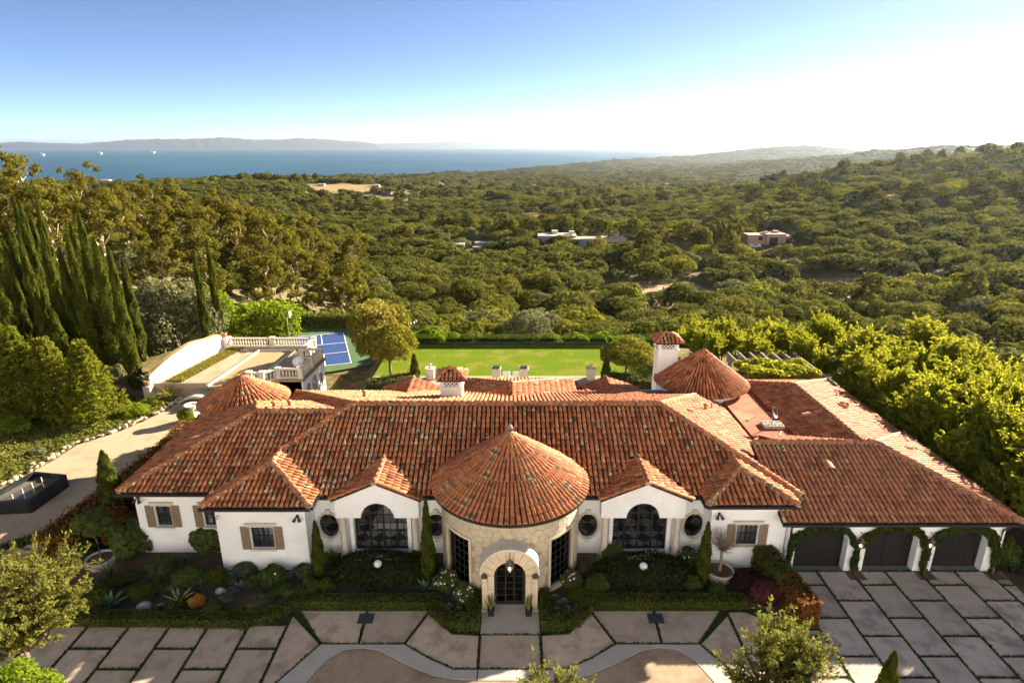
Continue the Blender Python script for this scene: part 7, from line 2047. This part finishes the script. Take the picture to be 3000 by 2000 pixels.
far_block(t, p, k, -80, -62, 42, 60, 18, FW); far_block(t, p, k, -28, -12, 40, 60, 16, FW); far_block(t, p, k, 100, 120, 40, 50, 20, FW); far_block(t, p, k, 52, 64, 32, 30, 12, FW)
o = MB().box(p.x - 10 * k, p.x + 70 * k, p.y + 60 * k, p.y + 130 * k, p.z - 2, p.z + 0.6 + 4 * k).build('courtyard_lawn', LAWN, t)
p, k = far_base(1380, 742)
t = thing('timber_house', p, 'flat-roofed house with orange timber walls and a dark blue wing in the valley', 'house')
OR_ = mat('orange timber cladding', (0.42, 0.16, 0.03), (0.34, 0.12, 0.025), rough=0.8, scale=0.5); BL_ = mat('slate blue cladding', (0.07, 0.10, 0.15), (0.05, 0.08, 0.12), rough=0.7, scale=0.5)
far_block(t, p, k, 6, 55, 16, 0, 30, OR_, FGR, ((0.1, 0.3, 0.3, 0.7),)); far_block(t, p, k, 50, 82, 20, 14, 30, OR_, FGR, ((0.3, 0.6, 0.3, 0.8),)); far_block(t, p, k, -75, -22, 22, 12, 40, BL_, FGR, ((0.1, 0.5, 0.2, 0.8),)); far_block(t, p, k, 10, 60, 24, 34, 26, FGR, FGR)
p, k = far_base(2265, 716)
t = thing('pink_house', p, 'flat-roofed pink stucco house on the right hillside', 'house')
PK = mat('pink stucco', (0.48, 0.29, 0.22), (0.42, 0.25, 0.19), rough=0.9, scale=0.3); PR = mat('pale roof deck', (0.5, 0.44, 0.38), rough=1, scale=0.3)
far_block(t, p, k, -72, -20, 25, 8, 40, PK, PR, ((0.58, 0.82, 0.5, 0.9),)); far_block(t, p, k, -22, 35, 28, 0, 44, PK, PR, ((0.18, 0.6, 0.1, 0.75),)); far_block(t, p, k, 35, 66, 21, 10, 40, PK, PR, ((0.2, 0.7, 0.3, 0.8),)); far_block(t, p, k, -20, -8, 34, 22, 12, PK); far_block(t, p, k, 8, 24, 36, 26, 14, PK)
p, k = far_base(2204, 722)
t = thing('camper_van', p, 'white camper van parked beside the pink house', 'van')
MB().box(p.x - 14 * k, p.x + 14 * k, p.y - 4, p.y - 4 + 10 * k, p.z + 2 * k, p.z + 11 * k, bev=0.1).build('body', WHITECH, t); MB().box(p.x - 18 * k, p.x - 14.02 * k, p.y - 4, p.y - 4 + 10 * k, p.z + 2 * k, p.z + 6 * k).build('cab', WHITECH, t)
MB().box(p.x - 8 * k, p.x + 4 * k, p.y - 4.06, p.y - 4.01, p.z + 6.5 * k, p.z + 9.5 * k).build('window', GLD, t)
for sx in (-11, 9): MB().lathe([(2.2 * k, 0), (2.2 * k, 0.3)], 12, xform((p.x + sx * k, p.y - 3.75, p.z + 2.2 * k), rx=R_(90))).build('wheel', BLACKMET, t)
def gable_house(u, v, w, h, dep, wall, roofm, label, name='valley_house', group=None):
    p, k = far_base(u, v); t = thing(name, p, label, 'house', group)
    x0, x1, y0, y1, z = p.x - w * k / 2, p.x + w * k / 2, p.y, p.y + dep * k, p.z + h * k * 0.6
    MB().box(x0, x1, y0, y1, p.z - 6, z).build('wall', wall, t)
    zr = p.z + h * k; ym = (y0 + y1) / 2; e = 1.2 * k
    MB().add([(x0 - e, y0 - e, z), (x1 + e, y0 - e, z), (x1 + e, y1 + e, z), (x0 - e, y1 + e, z), (x0 + w * k * 0.12, ym, zr), (x1 - w * k * 0.12, ym, zr)], [(0, 1, 5, 4), (1, 2, 5), (2, 3, 4, 5), (3, 0, 4), (3, 2, 1, 0)]).build('roof', roofm, t)
    for f in (0.2, 0.6): MB().box(x0 + w * k * f, x0 + w * k * (f + 0.2), y0 - 0.1, y0 - 0.01, p.z + 0.1 * h * k, p.z + h * k * 0.48).build('window', GLD, t)
WR = mat('pale far roof', (0.62, 0.56, 0.50), (0.52, 0.47, 0.42), rough=1, scale=0.2); TRF = mat('far tile roof', (0.42, 0.22, 0.15), (0.36, 0.18, 0.12), rough=1, scale=0.2)
gable_house(1716, 782, 46, 20, 34, FW, WR, 'small pale-roofed house half hidden by oaks below the modern house', 'pale_house')
for i, (u, v, w, h, rm) in enumerate(((1575, 648, 60, 16, TRF), (1750, 640, 60, 16, TRF), (1100, 548, 22, 8, WR), (1135, 566, 20, 8, WR), (1195, 578, 24, 8, FR_), (1285, 543, 24, 8, WR), (1365, 560, 22, 8, WR), (1500, 553, 20, 8, WR), (1210, 596, 30, 8, WR), (1560, 548, 18, 7, WR), (2285, 530, 30, 14, WR), (2372, 520, 34, 12, WR), (2190, 574, 26, 8, WR), (2418, 562, 28, 10, TRF), (1850, 575, 24, 8, WR), (1950, 545, 22, 8, WR), (305, 536, 30, 10, WR), (280, 558, 30, 8, WR), (705, 523, 40, 10, WR), (775, 522, 30, 8, WR), (880, 512, 24, 7, WR), (940, 545, 20, 7, WR), (1060, 515, 22, 7, WR), (2650, 585, 22, 9, WR))):
    gable_house(u, v, w, h, w * 0.6, FW, rm, 'terracotta-roofed house among the valley trees behind the modern house' if i < 2 else 'small pale house among the distant valley trees', group='distant houses of the valley')
# drilling platforms at sea
for i, (u, v) in enumerate(((122, 459), (291, 455), (446, 452))):
    p = Zp(u, v, -120); s = p.y / FPX
    t = thing('oil_platform', p, ['leftmost of the three offshore platforms', 'middle one of the three offshore platforms', 'rightmost of the three offshore platforms'][i], 'platform', 'offshore platforms')
    pm_ = mat('platform white', (0.8, 0.8, 0.78), rough=0.7)
    MB().box(p.x - 5 * s, p.x + 5 * s, p.y, p.y + 8 * s, p.z + 3.5 * s, p.z + 6 * s).build('deck', pm_, t)
    for sx in (-4, 3): MB().box(p.x + sx * s, p.x + (sx + 1) * s, p.y + s, p.y + 2 * s, p.z, p.z + 3.49 * s).build('leg', pm_, t)
    MB().tube([(p.x - 2 * s, p.y + 3 * s, p.z + 6 * s), (p.x - 2 * s, p.y + 3 * s, p.z + 12 * s)], [1.0 * s, 0.4 * s], 4).build('derrick', pm_, t)
    MB().tube([(p.x + 2 * s, p.y + 3 * s, p.z + 6 * s), (p.x + 5 * s, p.y + 3 * s, p.z + 10 * s)], 0.4 * s, 4).build('crane', pm_, t)
# ---- agave terraces in the canyon
ag1 = MB()
for i in range(14):
    a = i * 2.4; el = 0.4 + 0.8 * i / 14; d = Vector((math.cos(a) * math.cos(el), math.sin(a) * math.cos(el), math.sin(el))); s_ = Vector((-math.sin(a), math.cos(a), 0)) * 0.1
    ag1.add([tuple(s_ * 0.6), tuple(-s_ * 0.6), tuple(d * 0.6 - s_), tuple(d * 1.1), tuple(d * 0.6 + s_)], [(0, 1, 2, 3, 4)])
am = ag1.mesh('field_agave'); am.materials.append(mat('silver agave leaf', (0.26, 0.30, 0.28)))
rg = rng(740); FIELDS = []
for (u0, v0, u1, v1, n) in ((1830, 845, 2100, 880, 85), (2420, 800, 2600, 880, 70)):
    c = Gp((u0 + u1) / 2, (v0 + v1) / 2); EXC.append((c.x, c.y, 17)); EXC.append((c.x - 9, c.y + 3, 13)); EXC.append((c.x + 9, c.y - 2, 13)); FIELDS.append(c)
    for j in range(n):
        x, y = c.x + rg.uniform(-19, 19), c.y + (j % 6 - 2.5) * 4.0 + rg.normal(0, 0.6)
        o = obj('field_agave', am, None, None, 'small silvery agave in the rows on the bare canyon terraces', 'agave', 'agaves on the canyon terraces')
        o.location = (x, y, tz(x, y)); s = rg.uniform(0.8, 1.5); o.scale = (s, s, s); o.rotation_euler = (0, 0, rg.uniform(0, 6.28))
def earth_patch(c, label):
    n = 22; vs = [(c.x, c.y, tz(c.x, c.y) + 0.12)]; fs = []
    for j in range(1, 6):
        for i in range(n):
            a = 2 * math.pi * i / n; r = j / 5 * (17 + 3 * math.sin(3 * a + c.x)); x, y = c.x + r * 1.2 * math.cos(a), c.y + r * 0.85 * math.sin(a); vs.append((x, y, tz(x, y) + 0.12))
    for i in range(n): fs.append((0, 1 + i, 1 + (i + 1) % n))
    for j in range(4):
        for i in range(n): fs.append((1 + j * n + i, 1 + (j + 1) * n + i, 1 + (j + 1) * n + (i + 1) % n, 1 + j * n + (i + 1) % n))
    o = obj('bare_earth', mesh_py('bare_earth', vs, fs, True), mat('bare tan earth', (0.36, 0.235, 0.13), (0.28, 0.17, 0.09), rough=1, scale=0.4), kind='structure'); o['label'] = label
for c, l in zip(FIELDS, ('bare tan terrace planted with agaves in the canyon', 'bare reddish terrace planted with agaves on the right')): earth_patch(c, l)
c = Gp(880, 785); EXC.append((c.x, c.y, 11)); earth_patch(c, 'bare tan slope under the eucalyptus trees')
# ---- shrubs just beyond the glass fence
rg = rng(745); sk = [shrub('hillside_shrub', (-11 + 0.1, 67, tz(-11, 67)), 1.4, 1.4, 1.6, L_LIME, 2600, 0.2, 746, 'yellow-green shrub just beyond the glass fence', group='shrubs beyond the lawn'),
     shrub('hillside_shrub', (-7.5, 67.5, tz(-7.5, 67.5)), 1.4, 1.4, 1.6, L_SAGE, 2600, 0.2, 747, 'grey-green shrub just beyond the glass fence', group='shrubs beyond the lawn'),
     shrub('hillside_shrub', (-4.5, 67, tz(-4.5, 67)), 1.4, 1.4, 1.6, L_OLIVE, 2600, 0.2, 748, 'olive-green shrub just beyond the glass fence', group='shrubs beyond the lawn')]
for i in range(58):
    x = rg.uniform(-30, 34); y = rg.uniform(66.2, 73)
    if x < -14 and y < 80: y = rg.uniform(79.5, 86)
    src = sk[int(rg.integers(3))]; c = copy_tree(src); c.location = (x, y, tz(x, y) - 0.1); s = rg.uniform(0.7, 1.5); c.scale = (s, s, s * rg.uniform(0.8, 1.2)); c.rotation_euler = (0, 0, rg.uniform(0, 6.28))

# ---- canyon and valley woodland
oaks = [oak(760 + i, R=4.4 + 0.3 * i, n=4800, leaf=0.34) for i in range(5)]
sage = [oak(770 + i, R=3.6, H=5.0, n=3800, leaf=0.30, m=L_SAGE) for i in range(2)]
lime = [oak(775, R=3.6, H=6.4, n=4000, leaf=0.32, m=leaf_mat('valley green leaf', (0.060, 0.082, 0.014), (0.17, 0.18, 0.034), 0.38, objvar=0.4))]
rg = rng(790); CAND = []
y = 71.0
while y < 6500:
    sp = 6.6 + 0.0065 * y if y < 900 else 12.4 + 0.006 * (y - 900)
    nx = int(2 * 0.93 * y / sp)
    for i in range(nx):
        x = -0.93 * y + (i + rg.random()) * sp; yy = y + rg.uniform(-0.5, 0.5) * sp
        CAND.append((x, yy, sp))
    y += sp
CAND = np.array(CAND); cz = terrain(CAND[:, 0], CAND[:, 1])
cd = np.hypot(CAND[:, 0], CAND[:, 1])
ok = (cz > -117)
ok &= ~((CAND[:, 0] > -34) & (CAND[:, 0] < -12) & (CAND[:, 1] < 84))
ok &= ~((CAND[:, 0] > -48) & (CAND[:, 0] < -20) & (CAND[:, 1] < 88))
ok &= ~((CAND[:, 0] < -30) & (CAND[:, 1] < 84))
ew = (CAND[:, 0] < -0.26 * CAND[:, 1] - 4) & (CAND[:, 1] > 84) & (CAND[:, 1] < 245)
ok &= ~(ew & (rg.random(len(CAND)) < 0.55))
ok &= ~((dryness(CAND[:, 0], CAND[:, 1]) > 0.35))
for (ex, ey, er) in EXC: ok &= ((CAND[:, 0] - ex) ** 2 + (CAND[:, 1] - ey) ** 2) > er * er
ok &= ~((rg.random(len(CAND)) < np.where(np.sin(CAND[:, 0] / 23 + 2 * np.sin(CAND[:, 1] / 37)) * np.sin(CAND[:, 1] / 27) > 0.62, 0.5, 0.03)) & (cd > 190))
CAND, cz, cd = CAND[ok], cz[ok], cd[ok]
order = np.argsort(cd)
near, far = order[:300], order[300:]
ends = {'oak': 'round-crowned dark oak on the canyon slope beyond the lawn', 'sage': 'grey-green tree on the canyon slope beyond the lawn', 'lime': 'lighter green tree on the canyon slope beyond the lawn'}
for i in near:
    x, yy, sp = CAND[i]; q = rg.random()
    k1, k2 = (0.42, 0.66) if yy < 105 else (0.74, 0.87)
    kind = 'oak' if q < k1 else ('sage' if q < k2 else 'lime')
    pr = {'oak': oaks, 'sage': sage, 'lime': lime}[kind]; pr = pr[int(rg.integers(len(pr)))]
    s = rg.choice([rg.uniform(0.6, 0.95), rg.uniform(0.95, 1.35)]) * (0.7 if yy < 80 else 1.0)
    place(pr, (x, yy, cz[i] - 0.4), rg.uniform(0, 6.28), (s, s, s * rg.uniform(0.8, 1.1)), kind.replace('oak', 'oak_tree').replace('sage', 'grey_tree').replace('lime', 'green_tree'), ends[kind].replace('beyond the lawn', 'left of the lawn' if x / yy < -0.2 else 'straight behind the lawn' if x / yy < 0.22 else 'right of the lawn beyond the feathery trees' if x / yy < 0.5 else 'at the right edge of the view'), 'tree', 'trees of the canyon slope')
# the far woodland: one mass of instanced crowns
kinds = bpy.data.collections.new('woodland_kinds')
def far_crown(name, R, H, nb, n, leaf, m, seed):
    r_ = rng(seed); me = foliage(name, dome_blobs(r_, R, H, 0.4, nb, 0.3, 0.45), n, leaf, seed, shell=0.6, lower=-0.4); me.materials.append(m)
    o = bpy.data.objects.new(name, me); kinds.objects.link(o)
L_VAL = MATS['valley green leaf']
for i in range(4): far_crown('a%d_far_oak' % i, 4.6, 6.2, 16, 1500, 0.55, L_OAK, 800 + i)
far_crown('b0_far_sage', 4.2, 5.2, 14, 1200, 0.55, L_SAGE, 806); far_crown('b1_far_green', 4.4, 6.5, 22, 1500, 0.5, L_VAL, 807); far_crown('b2_far_tall', 4.0, 12.0, 18, 1300, 0.6, leaf_mat('far tall leaf', (0.042, 0.050, 0.012), (0.115, 0.118, 0.026), 0.35, objvar=0.4, warm=(0.15, 0.115, 0.028)), 808)
for i in range(2): far_crown('c%d_far_low' % i, 4.8, 6.4, 10, 340, 1.15, L_OAK, 810 + i)
far_crown('c2_far_low', 4.8, 7.5, 10, 340, 1.15, L_VAL, 813); far_crown('c3_far_tall', 3.6, 13.5, 12, 340, 1.15, MATS['far tall leaf'], 814)
n = len(far); fx_, fd = CAND[far], cd[far]
r1 = np.clip(0.5 + 0.24 * (np.sin(fx_[:, 0] / 34 + 1.7 * np.sin(fx_[:, 1] / 51)) + np.sin(fx_[:, 1] / 43 + 1.1 * np.sin(fx_[:, 0] / 29))) + rg.normal(0, 0.25, n), 0, 0.999)
var = np.where(fd < 700, np.where(r1 < 0.60, rg.integers(0, 4, n), np.where(r1 < 0.72, 4, np.where(r1 < 0.95, 5, 6))), np.where(r1 < 0.62, 7 + rg.integers(0, 2, n), np.where(r1 < 0.93, 9, 10)))
scl = fx_[:, 2] / 7.2 * rg.lognormal(0, 0.28, n).clip(0.5, 1.7) * np.where(fd < 700, 1.0, 1.0)
me = bpy.data.meshes.new('far_woodland'); me.vertices.add(n)
me.vertices.foreach_set('co', np.column_stack([fx_[:, 0], fx_[:, 1], cz[far] - 0.6]).astype(np.float32).ravel())
for nm, typ, vals in (('scl', 'FLOAT', scl), ('sclz', 'FLOAT', np.minimum(scl, 1.0 + 0.35 * rg.random(n))), ('rot', 'FLOAT', rg.uniform(0, 6.28, n)), ('var', 'INT', var)):
    at = me.attributes.new(nm, typ, 'POINT'); at.data.foreach_set('value', vals.astype(np.float32 if typ == 'FLOAT' else np.int32))
wl = obj('far_woodland', me, None, kind='stuff'); wl['label'] = 'unbroken oak woodland filling the valley down to the shore'
ng = bpy.data.node_groups.new('woodland', 'GeometryNodeTree')
ng.interface.new_socket('Geometry', in_out='INPUT', socket_type='NodeSocketGeometry'); ng.interface.new_socket('Geometry', in_out='OUTPUT', socket_type='NodeSocketGeometry')
gi_, go_ = ng.nodes.new('NodeGroupInput'), ng.nodes.new('NodeGroupOutput')
iop = ng.nodes.new('GeometryNodeInstanceOnPoints'); ci = ng.nodes.new('GeometryNodeCollectionInfo')
ci.inputs['Collection'].default_value = kinds; ci.inputs['Separate Children'].default_value = True; ci.inputs['Reset Children'].default_value = True
def na(nm, typ):
    q = ng.nodes.new('GeometryNodeInputNamedAttribute'); q.data_type = typ; q.inputs['Name'].default_value = nm; return q.outputs['Attribute']
cx_ = ng.nodes.new('ShaderNodeCombineXYZ'); e2r = ng.nodes.new('FunctionNodeEulerToRotation')
ng.links.new(na('rot', 'FLOAT'), cx_.inputs[2]); ng.links.new(cx_.outputs[0], e2r.inputs[0])
ng.links.new(gi_.outputs[0], iop.inputs['Points']); ng.links.new(ci.outputs[0], iop.inputs['Instance'])
iop.inputs['Pick Instance'].default_value = True
ng.links.new(na('var', 'INT'), iop.inputs['Instance Index']); ng.links.new(e2r.outputs[0], iop.inputs['Rotation']); cs_ = ng.nodes.new('ShaderNodeCombineXYZ'); sc_ = na('scl', 'FLOAT'); ng.links.new(sc_, cs_.inputs[0]); ng.links.new(sc_, cs_.inputs[1]); ng.links.new(na('sclz', 'FLOAT'), cs_.inputs[2]); ng.links.new(cs_.outputs[0], iop.inputs['Scale'])
ng.links.new(iop.outputs[0], go_.inputs[0])
wl.modifiers.new('woodland', 'NODES').node_group = ng
print('far trees', n)
